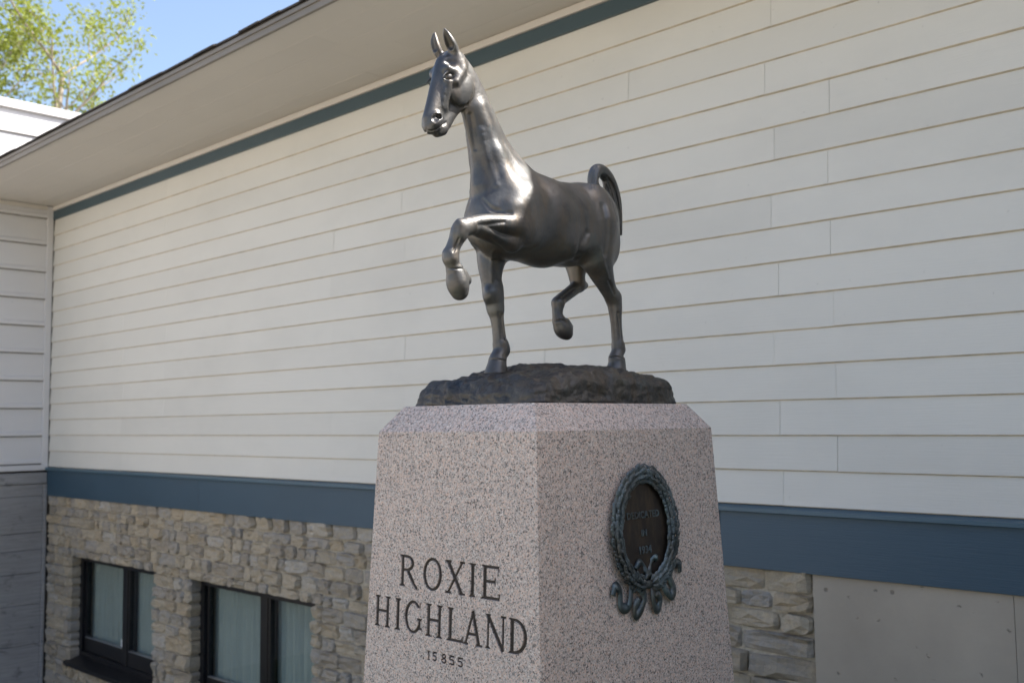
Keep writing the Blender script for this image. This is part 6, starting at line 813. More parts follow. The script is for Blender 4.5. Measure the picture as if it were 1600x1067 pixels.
  ["g", -1, 0.004, [[0.4536, -0.0262, 0.9106, 0.445, -0.0206, 0.9122, 0.0009, 0.0013, 1.0], [0.445, -0.0206, 0.9122, 0.4386, -0.0191, 0.9116, 0.0013, 0.0017, 1.0], [0.4386, -0.0191, 0.9116, 0.4332, -0.0196, 0.9099, 0.0017, 0.002, 1.0], [0.4332, -0.0196, 0.9099, 0.4278, -0.0204, 0.9082, 0.002, 0.0023, 1.0], [0.4278, -0.0204, 0.9082, 0.4227, -0.021, 0.9069, 0.0023, 0.0026, 1.0], [0.4227, -0.021, 0.9069, 0.4178, -0.0214, 0.9056, 0.0026, 0.0028, 1.0], [0.4178, -0.0214, 0.9056, 0.4129, -0.0217, 0.9042, 0.0028, 0.003, 1.0], [0.4129, -0.0217, 0.9042, 0.4065, -0.0204, 0.9038, 0.003, 0.0032, 1.0], [0.4065, -0.0204, 0.9038, 0.4001, -0.0193, 0.9042, 0.0032, 0.0033, 1.0], [0.4001, -0.0193, 0.9042, 0.3939, -0.0186, 0.9058, 0.0033, 0.0033, 1.0], [0.3939, -0.0186, 0.9058, 0.3862, -0.0168, 0.9098, 0.0033, 0.0033, 1.0], [0.3862, -0.0168, 0.9098, 0.3801, -0.0173, 0.9141, 0.0033, 0.0032, 1.0], [0.3801, -0.0173, 0.9141, 0.3743, -0.0179, 0.9193, 0.0032, 0.0031, 1.0], [0.3743, -0.0179, 0.9193, 0.3836, -0.0339, 0.9181, 0.0031, 0.0029, 1.0], [0.3836, -0.0339, 0.9181, 0.3802, -0.0356, 0.9229, 0.0029, 0.0027, 1.0], [0.3802, -0.0356, 0.9229, 0.3775, -0.037, 0.9283, 0.0027, 0.0024, 1.0], [0.3775, -0.037, 0.9283, 0.3753, -0.0382, 0.9345, 0.0024, 0.0021, 1.0], [0.3753, -0.0382, 0.9345, 0.3735, -0.0392, 0.9407, 0.0021, 0.0018, 1.0], [0.3735, -0.0392, 0.9407, 0.3718, -0.0397, 0.9462, 0.0018, 0.0015, 1.0], [0.3718, -0.0397, 0.9462, 0.3701, -0.0396, 0.9503, 0.0015, 0.0011, 1.0]]],
  ["g", 1, 0.007, [[0.4748, 0.0298, 0.9442, 0.476, 0.0304, 0.9401, 0.0013, 0.0022, 1.0], [0.476, 0.0304, 0.9401, 0.4755, 0.0287, 0.9355, 0.0022, 0.003, 1.0], [0.4755, 0.0287, 0.9355, 0.4766, 0.0285, 0.9292, 0.003, 0.0036, 1.0], [0.4766, 0.0285, 0.9292, 0.476, 0.0264, 0.9235, 0.0036, 0.004, 1.0], [0.476, 0.0264, 0.9235, 0.477, 0.0263, 0.9171, 0.004, 0.0042, 1.0], [0.477, 0.0263, 0.9171, 0.4779, 0.026, 0.9104, 0.0042, 0.0041, 1.0], [0.4779, 0.026, 0.9104, 0.4772, 0.0238, 0.9039, 0.0041, 0.0038, 1.0], [0.4772, 0.0238, 0.9039, 0.478, 0.0234, 0.8967, 0.0038, 0.0033, 1.0], [0.478, 0.0234, 0.8967, 0.479, 0.0233, 0.8903, 0.0033, 0.0025, 1.0], [0.479, 0.0233, 0.8903, 0.4786, 0.022, 0.8864, 0.0025, 0.0017, 1.0]]],
  ["g", 1, 0.007, [[0.4748, -0.0298, 0.9442, 0.476, -0.0304, 0.9401, 0.0013, 0.0022, 1.0], [0.476, -0.0304, 0.9401, 0.4755, -0.0287, 0.9355, 0.0022, 0.003, 1.0], [0.4755, -0.0287, 0.9355, 0.4766, -0.0285, 0.9292, 0.003, 0.0036, 1.0], [0.4766, -0.0285, 0.9292, 0.476, -0.0264, 0.9235, 0.0036, 0.004, 1.0], [0.476, -0.0264, 0.9235, 0.477, -0.0263, 0.9171, 0.004, 0.0042, 1.0], [0.477, -0.0263, 0.9171, 0.4779, -0.026, 0.9104, 0.0042, 0.0041, 1.0], [0.4779, -0.026, 0.9104, 0.4772, -0.0238, 0.9039, 0.0041, 0.0038, 1.0], [0.4772, -0.0238, 0.9039, 0.478, -0.0234, 0.8967, 0.0038, 0.0033, 1.0], [0.478, -0.0234, 0.8967, 0.479, -0.0233, 0.8903, 0.0033, 0.0025, 1.0], [0.479, -0.0233, 0.8903, 0.4786, -0.022, 0.8864, 0.0025, 0.0017, 1.0]]],
  ["g", -1, 0.018, [[0.4604, 0.032, 1.0298, 0.4592, 0.0329, 1.0293, 0.003, 0.0058, 1.0], [0.4592, 0.0329, 1.0293, 0.4575, 0.0341, 1.0285, 0.0058, 0.0077, 1.0], [0.4575, 0.0341, 1.0285, 0.4555, 0.0355, 1.0277, 0.0077, 0.008, 1.0], [0.4555, 0.0355, 1.0277, 0.4537, 0.0368, 1.0269, 0.008, 0.0067, 1.0], [0.4537, 0.0368, 1.0269, 0.4525, 0.0376, 1.0264, 0.0067, 0.0042, 1.0]]],
  ["g", -1, 0.018, [[0.4604, -0.032, 1.0298, 0.4592, -0.0329, 1.0293, 0.003, 0.0058, 1.0], [0.4592, -0.0329, 1.0293, 0.4575, -0.0341, 1.0285, 0.0058, 0.0077, 1.0], [0.4575, -0.0341, 1.0285, 0.4555, -0.0355, 1.0277, 0.0077, 0.008, 1.0], [0.4555, -0.0355, 1.0277, 0.4537, -0.0368, 1.0269, 0.008, 0.0067, 1.0], [0.4537, -0.0368, 1.0269, 0.4525, -0.0376, 1.0264, 0.0067, 0.0042, 1.0]]],
  ["g", -1, 0.003, [[0.5253, -0.0062, 0.8184, 0.5246, -0.0028, 0.8165, 0.0008, 0.0012, 1.0], [0.5246, -0.0028, 0.8165, 0.5229, 0.0011, 0.8139, 0.0012, 0.0015, 1.0], [0.5229, 0.0011, 0.8139, 0.5206, 0.0055, 0.8112, 0.0015, 0.0019, 1.0], [0.5206, 0.0055, 0.8112, 0.5167, 0.0084, 0.8097, 0.0019, 0.0022, 1.0], [0.5167, 0.0084, 0.8097, 0.5131, 0.0114, 0.8094, 0.0022, 0.0024, 1.0], [0.5131, 0.0114, 0.8094, 0.5097, 0.0148, 0.8104, 0.0024, 0.0025, 1.0], [0.5097, 0.0148, 0.8104, 0.5063, 0.0186, 0.8123, 0.0025, 0.0026, 1.0], [0.5063, 0.0186, 0.8123, 0.5013, 0.0208, 0.8155, 0.0026, 0.0027, 1.0], [0.5013, 0.0208, 0.8155, 0.4965, 0.023, 0.819, 0.0027, 0.0026, 1.0], [0.4965, 0.023, 0.819, 0.492, 0.0249, 0.8224, 0.0026, 0.0025, 1.0], [0.492, 0.0249, 0.8224, 0.486, 0.025, 0.8268, 0.0025, 0.0023, 1.0], [0.486, 0.025, 0.8268, 0.4753, 0.0199, 0.8337, 0.0023, 0.002, 1.0], [0.4753, 0.0199, 0.8337, 0.4681, 0.0181, 0.8392, 0.002, 0.0017, 1.0], [0.4681, 0.0181, 0.8392, 0.4629, 0.0176, 0.8435, 0.0017, 0.0013, 1.0], [0.4629, 0.0176, 0.8435, 0.4598, 0.018, 0.8463, 0.0013, 0.0009, 1.0]]],
  ["g", -1, 0.003, [[0.5253, 0.0062, 0.8184, 0.5246, 0.0028, 0.8165, 0.0008, 0.0012, 1.0], [0.5246, 0.0028, 0.8165, 0.5229, -0.0011, 0.8139, 0.0012, 0.0015, 1.0], [0.5229, -0.0011, 0.8139, 0.5206, -0.0055, 0.8112, 0.0015, 0.0019, 1.0], [0.5206, -0.0055, 0.8112, 0.5167, -0.0084, 0.8097, 0.0019, 0.0022, 1.0], [0.5167, -0.0084, 0.8097, 0.5131, -0.0114, 0.8094, 0.0022, 0.0024, 1.0], [0.5131, -0.0114, 0.8094, 0.5097, -0.0148, 0.8104, 0.0024, 0.0025, 1.0], [0.5097, -0.0148, 0.8104, 0.5063, -0.0186, 0.8123, 0.0025, 0.0026, 1.0], [0.5063, -0.0186, 0.8123, 0.5013, -0.0208, 0.8155, 0.0026, 0.0027, 1.0], [0.5013, -0.0208, 0.8155, 0.4965, -0.023, 0.819, 0.0027, 0.0026, 1.0], [0.4965, -0.023, 0.819, 0.492, -0.0249, 0.8224, 0.0026, 0.0025, 1.0], [0.492, -0.0249, 0.8224, 0.486, -0.025, 0.8268, 0.0025, 0.0023, 1.0], [0.486, -0.025, 0.8268, 0.4753, -0.0199, 0.8337, 0.0023, 0.002, 1.0], [0.4753, -0.0199, 0.8337, 0.4681, -0.0181, 0.8392, 0.002, 0.0017, 1.0], [0.4681, -0.0181, 0.8392, 0.4629, -0.0176, 0.8435, 0.0017, 0.0013, 1.0], [0.4629, -0.0176, 0.8435, 0.4598, -0.018, 0.8463, 0.0013, 0.0009, 1.0]]],
  ["g", -1, 0.005, [[0.1894, -0.0369, 0.2957, 0.1867, -0.0385, 0.2905, 0.0011, 0.0018, 1.0], [0.1867, -0.0385, 0.2905, 0.1835, -0.04, 0.2831, 0.0018, 0.0025, 1.0], [0.1835, -0.04, 0.2831, 0.1802, -0.0415, 0.2743, 0.0025, 0.003, 1.0], [0.1802, -0.0415, 0.2743, 0.1786, -0.0412, 0.2648, 0.003, 0.0033, 1.0], [0.1786, -0.0412, 0.2648, 0.1772, -0.0411, 0.2557, 0.0033, 0.0035, 1.0], [0.1772, -0.0411, 0.2557, 0.1759, -0.041, 0.2463, 0.0035, 0.0034, 1.0], [0.1759, -0.041, 0.2463, 0.1746, -0.0411, 0.2359, 0.0034, 0.0031, 1.0], [0.1746, -0.0411, 0.2359, 0.1735, -0.0412, 0.2257, 0.0031, 0.0027, 1.0], [0.1735, -0.0412, 0.2257, 0.1725, -0.0413, 0.217, 0.0027, 0.0021, 1.0], [0.1725, -0.0413, 0.217, 0.1718, -0.0413, 0.2108, 0.0021, 0.0014, 1.0]]],
  ["g", -1, 0.005, [[-0.2824, 0.0742, 0.3193, -0.2832, 0.0741, 0.3134, 0.0011, 0.0018, 1.0], [-0.2832, 0.0741, 0.3134, -0.2843, 0.0741, 0.3051, 0.0018, 0.0025, 1.0], [-0.2843, 0.0741, 0.3051, -0.2875, 0.0726, 0.2956, 0.0025, 0.003, 1.0], [-0.2875, 0.0726, 0.2956, -0.2888, 0.0726, 0.2853, 0.003, 0.0034, 1.0], [-0.2888, 0.0726, 0.2853, -0.29, 0.0726, 0.2755, 0.0034, 0.0035, 1.0], [-0.29, 0.0726, 0.2755, -0.2912, 0.0726, 0.2653, 0.0035, 0.0035, 1.0], [-0.2912, 0.0726, 0.2653, -0.2925, 0.0726, 0.2541, 0.0035, 0.0032, 1.0], [-0.2925, 0.0726, 0.2541, -0.2937, 0.0727, 0.2431, 0.0032, 0.0027, 1.0], [-0.2937, 0.0727, 0.2431, -0.2947, 0.0727, 0.2337, 0.0027, 0.0021, 1.0], [-0.2947, 0.0727, 0.2337, -0.2955, 0.0727, 0.227, 0.0021, 0.0014, 1.0]]],
  ["g", -1, 0.005, [[0.4718, 0.0829, 0.4839, 0.4706, 0.0797, 0.4807, 0.0009, 0.0015, 1.0], [0.4706, 0.0797, 0.4807, 0.4713, 0.0777, 0.4754, 0.0015, 0.002, 1.0], [0.4713, 0.0777, 0.4754, 0.4722, 0.0754, 0.4694, 0.002, 0.0024, 1.0], [0.4722, 0.0754, 0.4694, 0.4748, 0.0749, 0.4631, 0.0024, 0.0027, 1.0], [0.4748, 0.0749, 0.4631, 0.4756, 0.073, 0.4583, 0.0027, 0.0028, 1.0], [0.4756, 0.073, 0.4583, 0.4781, 0.0731, 0.454, 0.0028, 0.0028, 1.0], [0.4781, 0.0731, 0.454, 0.479, 0.0714, 0.4505, 0.0028, 0.0025, 1.0], [0.479, 0.0714, 0.4505, 0.4815, 0.0717, 0.447, 0.0025, 0.0022, 1.0], [0.4815, 0.0717, 0.447, 0.4839, 0.0723, 0.4441, 0.0022, 0.0017, 1.0], [0.4839, 0.0723, 0.4441, 0.4845, 0.0714, 0.4423, 0.0017, 0.0011, 1.0]]],
  ["g", -1, 0.005, [[-0.1797, -0.0364, 0.4017, -0.1762, -0.037, 0.3993, 0.001, 0.0017, 1.0], [-0.1762, -0.037, 0.3993, -0.1702, -0.037, 0.3958, 0.0017, 0.0024, 1.0], [-0.1702, -0.037, 0.3958, -0.162, -0.0359, 0.3915, 0.0023, 0.0028, 1.0], [-0.162, -0.0359, 0.3915, -0.1555, -0.0364, 0.3874, 0.0028, 0.0032, 1.0], [-0.1555, -0.0364, 0.3874, -0.1474, -0.0351, 0.3833, 0.0032, 0.0033, 1.0], [-0.1474, -0.0351, 0.3833, -0.1411, -0.0354, 0.3794, 0.0033, 0.0032, 1.0], [-0.1411, -0.0354, 0.3794, -0.1328, -0.0344, 0.3751, 0.0032, 0.003, 1.0], [-0.1328, -0.0344, 0.3751, -0.1245, -0.0331, 0.3708, 0.003, 0.0025, 1.0], [-0.1245, -0.0331, 0.3708, -0.1185, -0.033, 0.3674, 0.0025, 0.002, 1.0], [-0.1185, -0.033, 0.3674, -0.1132, -0.0319, 0.3647, 0.002, 0.0013, 1.0]]],
  ["g", -1, 0.003, [[0.2033, -0.0691, 0.144, 0.2055, -0.0571, 0.145, 0.0017, 0.0021, 1.0], [0.2055, -0.0571, 0.145, 0.2023, -0.0503, 0.146, 0.0021, 0.0023, 1.0], [0.2023, -0.0503, 0.146, 0.1993, -0.0437, 0.1463, 0.0023, 0.0024, 1.0], [0.1993, -0.0437, 0.1463, 0.1962, -0.0371, 0.1456, 0.0024, 0.0024, 1.0], [0.1962, -0.0371, 0.1456, 0.1891, -0.0336, 0.1443, 0.0024, 0.0022, 1.0], [0.1891, -0.0336, 0.1443, 0.1821, -0.0302, 0.1427, 0.0022, 0.0019, 1.0], [0.1821, -0.0302, 0.1427, 0.1741, -0.0293, 0.1414, 0.0019, 0.0015, 1.0], [0.1741, -0.0293, 0.1414, 0.1656, -0.0314, 0.1408, 0.0015, 0.001, 1.0]]],
  ["g", -1, 0.003, [[-0.2715, 0.0388, 0.1626, -0.267, 0.0494, 0.1636, 0.0014, 0.0019, 1.0], [-0.267, 0.0494, 0.1636, -0.267, 0.0576, 0.165, 0.0019, 0.0023, 1.0], [-0.267, 0.0576, 0.165, -0.2691, 0.0644, 0.1662, 0.0023, 0.0025, 1.0], [-0.2691, 0.0644, 0.1662, -0.2729, 0.0693, 0.1665, 0.0025, 0.0026, 1.0], [-0.2729, 0.0693, 0.1665, -0.2767, 0.0741, 0.1655, 0.0026, 0.0026, 1.0], [-0.2767, 0.0741, 0.1655, -0.2828, 0.0776, 0.1636, 0.0026, 0.0024, 1.0], [-0.2828, 0.0776, 0.1636, -0.2888, 0.081, 0.1613, 0.0024, 0.002, 1.0], [-0.2888, 0.081, 0.1613, -0.2962, 0.0821, 0.1593, 0.002, 0.0016, 1.0], [-0.2962, 0.0821, 0.1593, -0.3045, 0.0806, 0.1582, 0.0016, 0.0011, 1.0]]],
  ["g", -1, 0.003, [[-0.0924, -0.0501, 0.2837, -0.0924, -0.0462, 0.2845, 0.0008, 0.0014, 1.0], [-0.0924, -0.0462, 0.2845, -0.0931, -0.0415, 0.2859, 0.0014, 0.0018, 1.0], [-0.0931, -0.0415, 0.2859, -0.0961, -0.0378, 0.2876, 0.0018, 0.0022, 1.0], [-0.0961, -0.0378, 0.2876, -0.0975, -0.0322, 0.2886, 0.0022, 0.0025, 1.0], [-0.0975, -0.0322, 0.2886, -0.1026, -0.0301, 0.2894, 0.0025, 0.0026, 1.0], [-0.1026, -0.0301, 0.2894, -0.1062, -0.0261, 0.2887, 0.0026, 0.0026, 1.0], [-0.1062, -0.0261, 0.2887, -0.114, -0.0249, 0.2877, 0.0026, 0.0024, 1.0], [-0.114, -0.0249, 0.2877, -0.1218, -0.0239, 0.2863, 0.0024, 0.002, 1.0], [-0.1218, -0.0239, 0.2863, -0.1271, -0.0217, 0.2848, 0.002, 0.0016, 1.0], [-0.1271, -0.0217, 0.2848, -0.1333, -0.0223, 0.2842, 0.0016, 0.001, 1.0]]],
  ["g", -1, 0.003, [[0.4854, 0.047, 0.3979, 0.4846, 0.051, 0.3973, 0.0007, 0.0012, 1.0], [0.4846, 0.051, 0.3973, 0.4828, 0.0559, 0.3965, 0.0012, 0.0016, 1.0], [0.4828, 0.0559, 0.3965, 0.4788, 0.0595, 0.396, 0.0016, 0.0019, 1.0], [0.4788, 0.0595, 0.396, 0.4763, 0.0651, 0.3952, 0.0019, 0.0021, 1.0], [0.4763, 0.0651, 0.3952, 0.4706, 0.0669, 0.3953, 0.0021, 0.0022, 1.0], [0.4706, 0.0669, 0.3953, 0.4666, 0.0706, 0.3951, 0.0022, 0.0022, 1.0], [0.4666, 0.0706, 0.3951, 0.4588, 0.0712, 0.3958, 0.0022, 0.002, 1.0], [0.4588, 0.0712, 0.3958, 0.4511, 0.0716, 0.3966, 0.002, 0.0017, 1.0], [0.4511, 0.0716, 0.3966, 0.4423, 0.0697, 0.3978, 0.0017, 0.0014, 1.0], [0.4423, 0.0697, 0.3978, 0.4159, 0.0471, 0.4031, 0.0014, 0.0009, 1.0]]],
  ["g", -1, 0.01, [[0.313, 0.1142, 0.5481, 0.3205, 0.1133, 0.5464, 0.001, 0.0016, 1.0], [0.3205, 0.1133, 0.5464, 0.3298, 0.1106, 0.5444, 0.0016, 0.0022, 1.0], [0.3298, 0.1106, 0.5444, 0.3416, 0.1087, 0.5417, 0.0022, 0.0026, 1.0], [0.3416, 0.1087, 0.5417, 0.3518, 0.1051, 0.5395, 0.0026, 0.0029, 1.0], [0.3518, 0.1051, 0.5395, 0.3612, 0.1023, 0.5375, 0.0029, 0.0031, 1.0], [0.3612, 0.1023, 0.5375, 0.3702, 0.1001, 0.5357, 0.0031, 0.003, 1.0], [0.3702, 0.1001, 0.5357, 0.381, 0.0996, 0.5334, 0.003, 0.0028, 1.0], [0.381, 0.0996, 0.5334, 0.3914, 0.0995, 0.5312, 0.0028, 0.0024, 1.0], [0.3914, 0.0995, 0.5312, 0.401, 0.1002, 0.5292, 0.0024, 0.0018, 1.0], [0.401, 0.1002, 0.5292, 0.4076, 0.1005, 0.5278, 0.0018, 0.0012, 1.0]]],
  ["g", -1, 0.006, [[-0.2059, 0.093, 0.4303, -0.2094, 0.0925, 0.4268, 0.0012, 0.002, 1.0], [-0.2094, 0.0925, 0.4268, -0.2154, 0.0909, 0.4221, 0.002, 0.0028, 1.0], [-0.2154, 0.0909, 0.4221, -0.2197, 0.091, 0.4161, 0.0028, 0.0034, 1.0], [-0.2197, 0.091, 0.4161, -0.2281, 0.0881, 0.4105, 0.0034, 0.0037, 1.0], [-0.2281, 0.0881, 0.4105, -0.2342, 0.0865, 0.405, 0.0038, 0.0039, 1.0], [-0.2342, 0.0865, 0.405, -0.2382, 0.0863, 0.3992, 0.0039, 0.0039, 1.0], [-0.2382, 0.0863, 0.3992, -0.2443, 0.0846, 0.3933, 0.0039, 0.0036, 1.0], [-0.2443, 0.0846, 0.3933, -0.2502, 0.0828, 0.3875, 0.0036, 0.003, 1.0], [-0.2502, 0.0828, 0.3875, -0.2539, 0.0824, 0.3824, 0.0031, 0.0024, 1.0], [-0.2539, 0.0824, 0.3824, -0.2571, 0.0816, 0.3788, 0.0024, 0.0016, 1.0]]],
  ["g", 1, 0.008, [[-0.1411, 0.1172, 0.5206, -0.1443, 0.1157, 0.5156, 0.0013, 0.0022, 1.0], [-0.1443, 0.1157, 0.5156, -0.1479, 0.1143, 0.5084, 0.0022, 0.003, 1.0], [-0.1479, 0.1143, 0.5084, -0.1519, 0.1129, 0.4998, 0.003, 0.0037, 1.0], [-0.1519, 0.1129, 0.4998, -0.1563, 0.1118, 0.4902, 0.0037, 0.0041, 1.0], [-0.1563, 0.1118, 0.4902, -0.1629, 0.1095, 0.4807, 0.0041, 0.0043, 1.0], [-0.1629, 0.1095, 0.4807, -0.1702, 0.1078, 0.4697, 0.0043, 0.0042, 1.0], [-0.1702, 0.1078, 0.4697, -0.1841, 0.102, 0.4578, 0.0042, 0.0039, 1.0], [-0.1841, 0.102, 0.4578, -0.1962, 0.0979, 0.4454, 0.0039, 0.0033, 1.0], [-0.1962, 0.0979, 0.4454, -0.2057, 0.0952, 0.4343, 0.0033, 0.0026, 1.0], [-0.2057, 0.0952, 0.4343, -0.2122, 0.0934, 0.4265, 0.0026, 0.0017, 1.0]]],
  ["g", 1, 0.008, [[0.2676, 0.0183, 0.4777, 0.2604, 0.0102, 0.4734, 0.0014, 0.0023, 1.0], [0.2604, 0.0102, 0.4734, 0.2479, -0.0038, 0.4677, 0.0023, 0.0031, 1.0], [0.2479, -0.0038, 0.4677, 0.2196, -0.0337, 0.4641, 0.0031, 0.0038, 1.0], [0.2196, -0.0337, 0.4641, 0.2191, -0.0356, 0.4534, 0.0038, 0.0043, 1.0], [0.2191, -0.0356, 0.4534, 0.2185, -0.0373, 0.4432, 0.0043, 0.0045, 1.0], [0.2185, -0.0373, 0.4432, 0.2176, -0.0387, 0.4326, 0.0045, 0.0044, 1.0], [0.2176, -0.0387, 0.4326, 0.2182, -0.0383, 0.4206, 0.0044, 0.004, 1.0], [0.2182, -0.0383, 0.4206, 0.2171, -0.0395, 0.4092, 0.004, 0.0035, 1.0], [0.2171, -0.0395, 0.4092, 0.2161, -0.0405, 0.3995, 0.0035, 0.0027, 1.0], [0.2161, -0.0405, 0.3995, 0.2154, -0.0412, 0.3925, 0.0027, 0.0018, 1.0]]],
  ["g", 1, 0.022, [[0.3215, 0.0274, 0.8428, 0.3196, 0.0267, 0.8363, 0.002, 0.003, 1.0], [0.3196, 0.0267, 0.8363, 0.3186, 0.0273, 0.8266, 0.003, 0.0039, 1.0], [0.3186, 0.0273, 0.8266, 0.3155, 0.0261, 0.8158, 0.0039, 0.0047, 1.0], [0.3155, 0.0261, 0.8158, 0.3136, 0.0268, 0.8038, 0.0047, 0.0055, 1.0], [0.3136, 0.0268, 0.8038, 0.3099, 0.0262, 0.7928, 0.0055, 0.006, 1.0], [0.3099, 0.0262, 0.7928, 0.3075, 0.0277, 0.7812, 0.0061, 0.0065, 1.0], [0.3075, 0.0277, 0.7812, 0.3048, 0.0295, 0.7692, 0.0065, 0.0067, 1.0], [0.3048, 0.0295, 0.7692, 0.3017, 0.0315, 0.7569, 0.0067, 0.0067, 1.0], [0.3017, 0.0315, 0.7569, 0.2969, 0.0321, 0.7454, 0.0067, 0.0066, 1.0], [0.2969, 0.0321, 0.7454, 0.2938, 0.0344, 0.7335, 0.0066, 0.0062, 1.0], [0.2938, 0.0344, 0.7335, 0.2904, 0.0371, 0.7211, 0.0062, 0.0057, 1.0], [0.2904, 0.0371, 0.7211, 0.2881, 0.0418, 0.7075, 0.0057, 0.005, 1.0], [0.2881, 0.0418, 0.7075, 0.2861, 0.0466, 0.6944, 0.005, 0.0042, 1.0], [0.2861, 0.0466, 0.6944, 0.2831, 0.0495, 0.6837, 0.0042, 0.0033, 1.0], [0.2831, 0.0495, 0.6837, 0.2833, 0.0538, 0.6754, 0.0033, 0.0024, 1.0]]],
  ["g", 1, 0.022, [[0.3215, -0.0274, 0.8428, 0.3196, -0.0267, 0.8363, 0.002, 0.003, 1.0], [0.3196, -0.0267, 0.8363, 0.3186, -0.0273, 0.8266, 0.003, 0.0039, 1.0], [0.3186, -0.0273, 0.8266, 0.3155, -0.0261, 0.8158, 0.0039, 0.0047, 1.0], [0.3155, -0.0261, 0.8158, 0.3136, -0.0268, 0.8038, 0.0047, 0.0055, 1.0], [0.3136, -0.0268, 0.8038, 0.3099, -0.0262, 0.7928, 0.0055, 0.006, 1.0], [0.3099, -0.0262, 0.7928, 0.3075, -0.0277, 0.7812, 0.0061, 0.0065, 1.0], [0.3075, -0.0277, 0.7812, 0.3048, -0.0295, 0.7692, 0.0065, 0.0067, 1.0], [0.3048, -0.0295, 0.7692, 0.3017, -0.0315, 0.7569, 0.0067, 0.0067, 1.0], [0.3017, -0.0315, 0.7569, 0.2969, -0.0321, 0.7454, 0.0067, 0.0066, 1.0], [0.2969, -0.0321, 0.7454, 0.2938, -0.0344, 0.7335, 0.0066, 0.0062, 1.0], [0.2938, -0.0344, 0.7335, 0.2904, -0.0371, 0.7211, 0.0062, 0.0057, 1.0], [0.2904, -0.0371, 0.7211, 0.2881, -0.0418, 0.7075, 0.0057, 0.005, 1.0], [0.2881, -0.0418, 0.7075, 0.2861, -0.0466, 0.6944, 0.005, 0.0042, 1.0], [0.2861, -0.0466, 0.6944, 0.2831, -0.0495, 0.6837, 0.0042, 0.0033, 1.0], [0.2831, -0.0495, 0.6837, 0.2833, -0.0538, 0.6754, 0.0033, 0.0024, 1.0]]],
  ["g", -1, 0.003, [[-0.2924, 0.0105, 0.8137, -0.3022, 0.0052, 0.8108, 0.0008, 0.0012, 1.0], [-0.3022, 0.0052, 0.8108, -0.313, 0.0002, 0.8058, 0.0012, 0.0016, 1.0], [-0.313, 0.0002, 0.8058, -0.3243, -0.0045, 0.7993, 0.0016, 0.0019, 1.0], [-0.3243, -0.0045, 0.7993, -0.3283, -0.0032, 0.7898, 0.0019, 0.0022, 1.0], [-0.3283, -0.0032, 0.7898, -0.3341, -0.0034, 0.7809, 0.0022, 0.0025, 1.0], [-0.3341, -0.0034, 0.7809, -0.3378, -0.0021, 0.7716, 0.0025, 0.0026, 1.0], [-0.3378, -0.0021, 0.7716, -0.3418, -0.0007, 0.762, 0.0026, 0.0027, 1.0], [-0.2175, 0.1018, 0.715, -0.2118, 0.1106, 0.702, 0.0026, 0.0026, 1.0], [-0.2118, 0.1106, 0.702, -0.21, 0.1163, 0.6893, 0.0026, 0.0024, 1.0], [-0.21, 0.1163, 0.6893, -0.2087, 0.1218, 0.6746, 0.0024, 0.0022, 1.0], [-0.2087, 0.1218, 0.6746, -0.2058, 0.1288, 0.6574, 0.0022, 0.002, 1.0], [-0.2058, 0.1288, 0.6574, -0.2047, 0.1342, 0.6407, 0.0019, 0.0016, 1.0], [-0.2047, 0.1342, 0.6407, -0.2068, 0.1365, 0.6271, 0.0016, 0.0013, 1.0], [-0.2068, 0.1365, 0.6271, -0.2115, 0.1356, 0.6183, 0.0013, 0.0009, 1.0]]],
  ["g", -1, 0.003, [[-0.2948, 0.0145, 0.8162, -0.3051, 0.0097, 0.8128, 0.0008, 0.0012, 1.0], [-0.3051, 0.0097, 0.8128, -0.3167, 0.0054, 0.8072, 0.0012, 0.0016, 1.0], [-0.3167, 0.0054, 0.8072, -0.327, 0.003, 0.7995, 0.0016, 0.0019, 1.0], [-0.327, 0.003, 0.7995, -0.3336, 0.0035, 0.7899, 0.0019, 0.0022, 1.0], [-0.3336, 0.0035, 0.7899, -0.3398, 0.0037, 0.7806, 0.0022, 0.0025, 1.0], [-0.3398, 0.0037, 0.7806, -0.3455, 0.0035, 0.7717, 0.0025, 0.0026, 1.0], [-0.3455, 0.0035, 0.7717, -0.3493, 0.0047, 0.7621, 0.0026, 0.0027, 1.0], [-0.3493, 0.0047, 0.7621, -0.3549, 0.0043, 0.7526, 0.0027, 0.0027, 1.0], [-0.3549, 0.0043, 0.7526, -0.3606, 0.0037, 0.7424, 0.0028, 0.0027, 1.0], [-0.3606, 0.0037, 0.7424, -0.3664, 0.0029, 0.7313, 0.0027, 0.0025, 1.0], [-0.2338, 0.1102, 0.6802, -0.2286, 0.1182, 0.6624, 0.0022, 0.002, 1.0], [-0.2286, 0.1182, 0.6624, -0.2232, 0.1261, 0.6446, 0.002, 0.0016, 1.0], [-0.2232, 0.1261, 0.6446, -0.223, 0.1293, 0.6304, 0.0016, 0.0013, 1.0], [-0.223, 0.1293, 0.6304, -0.2275, 0.1281, 0.6216, 0.0013, 0.0009, 1.0]]],
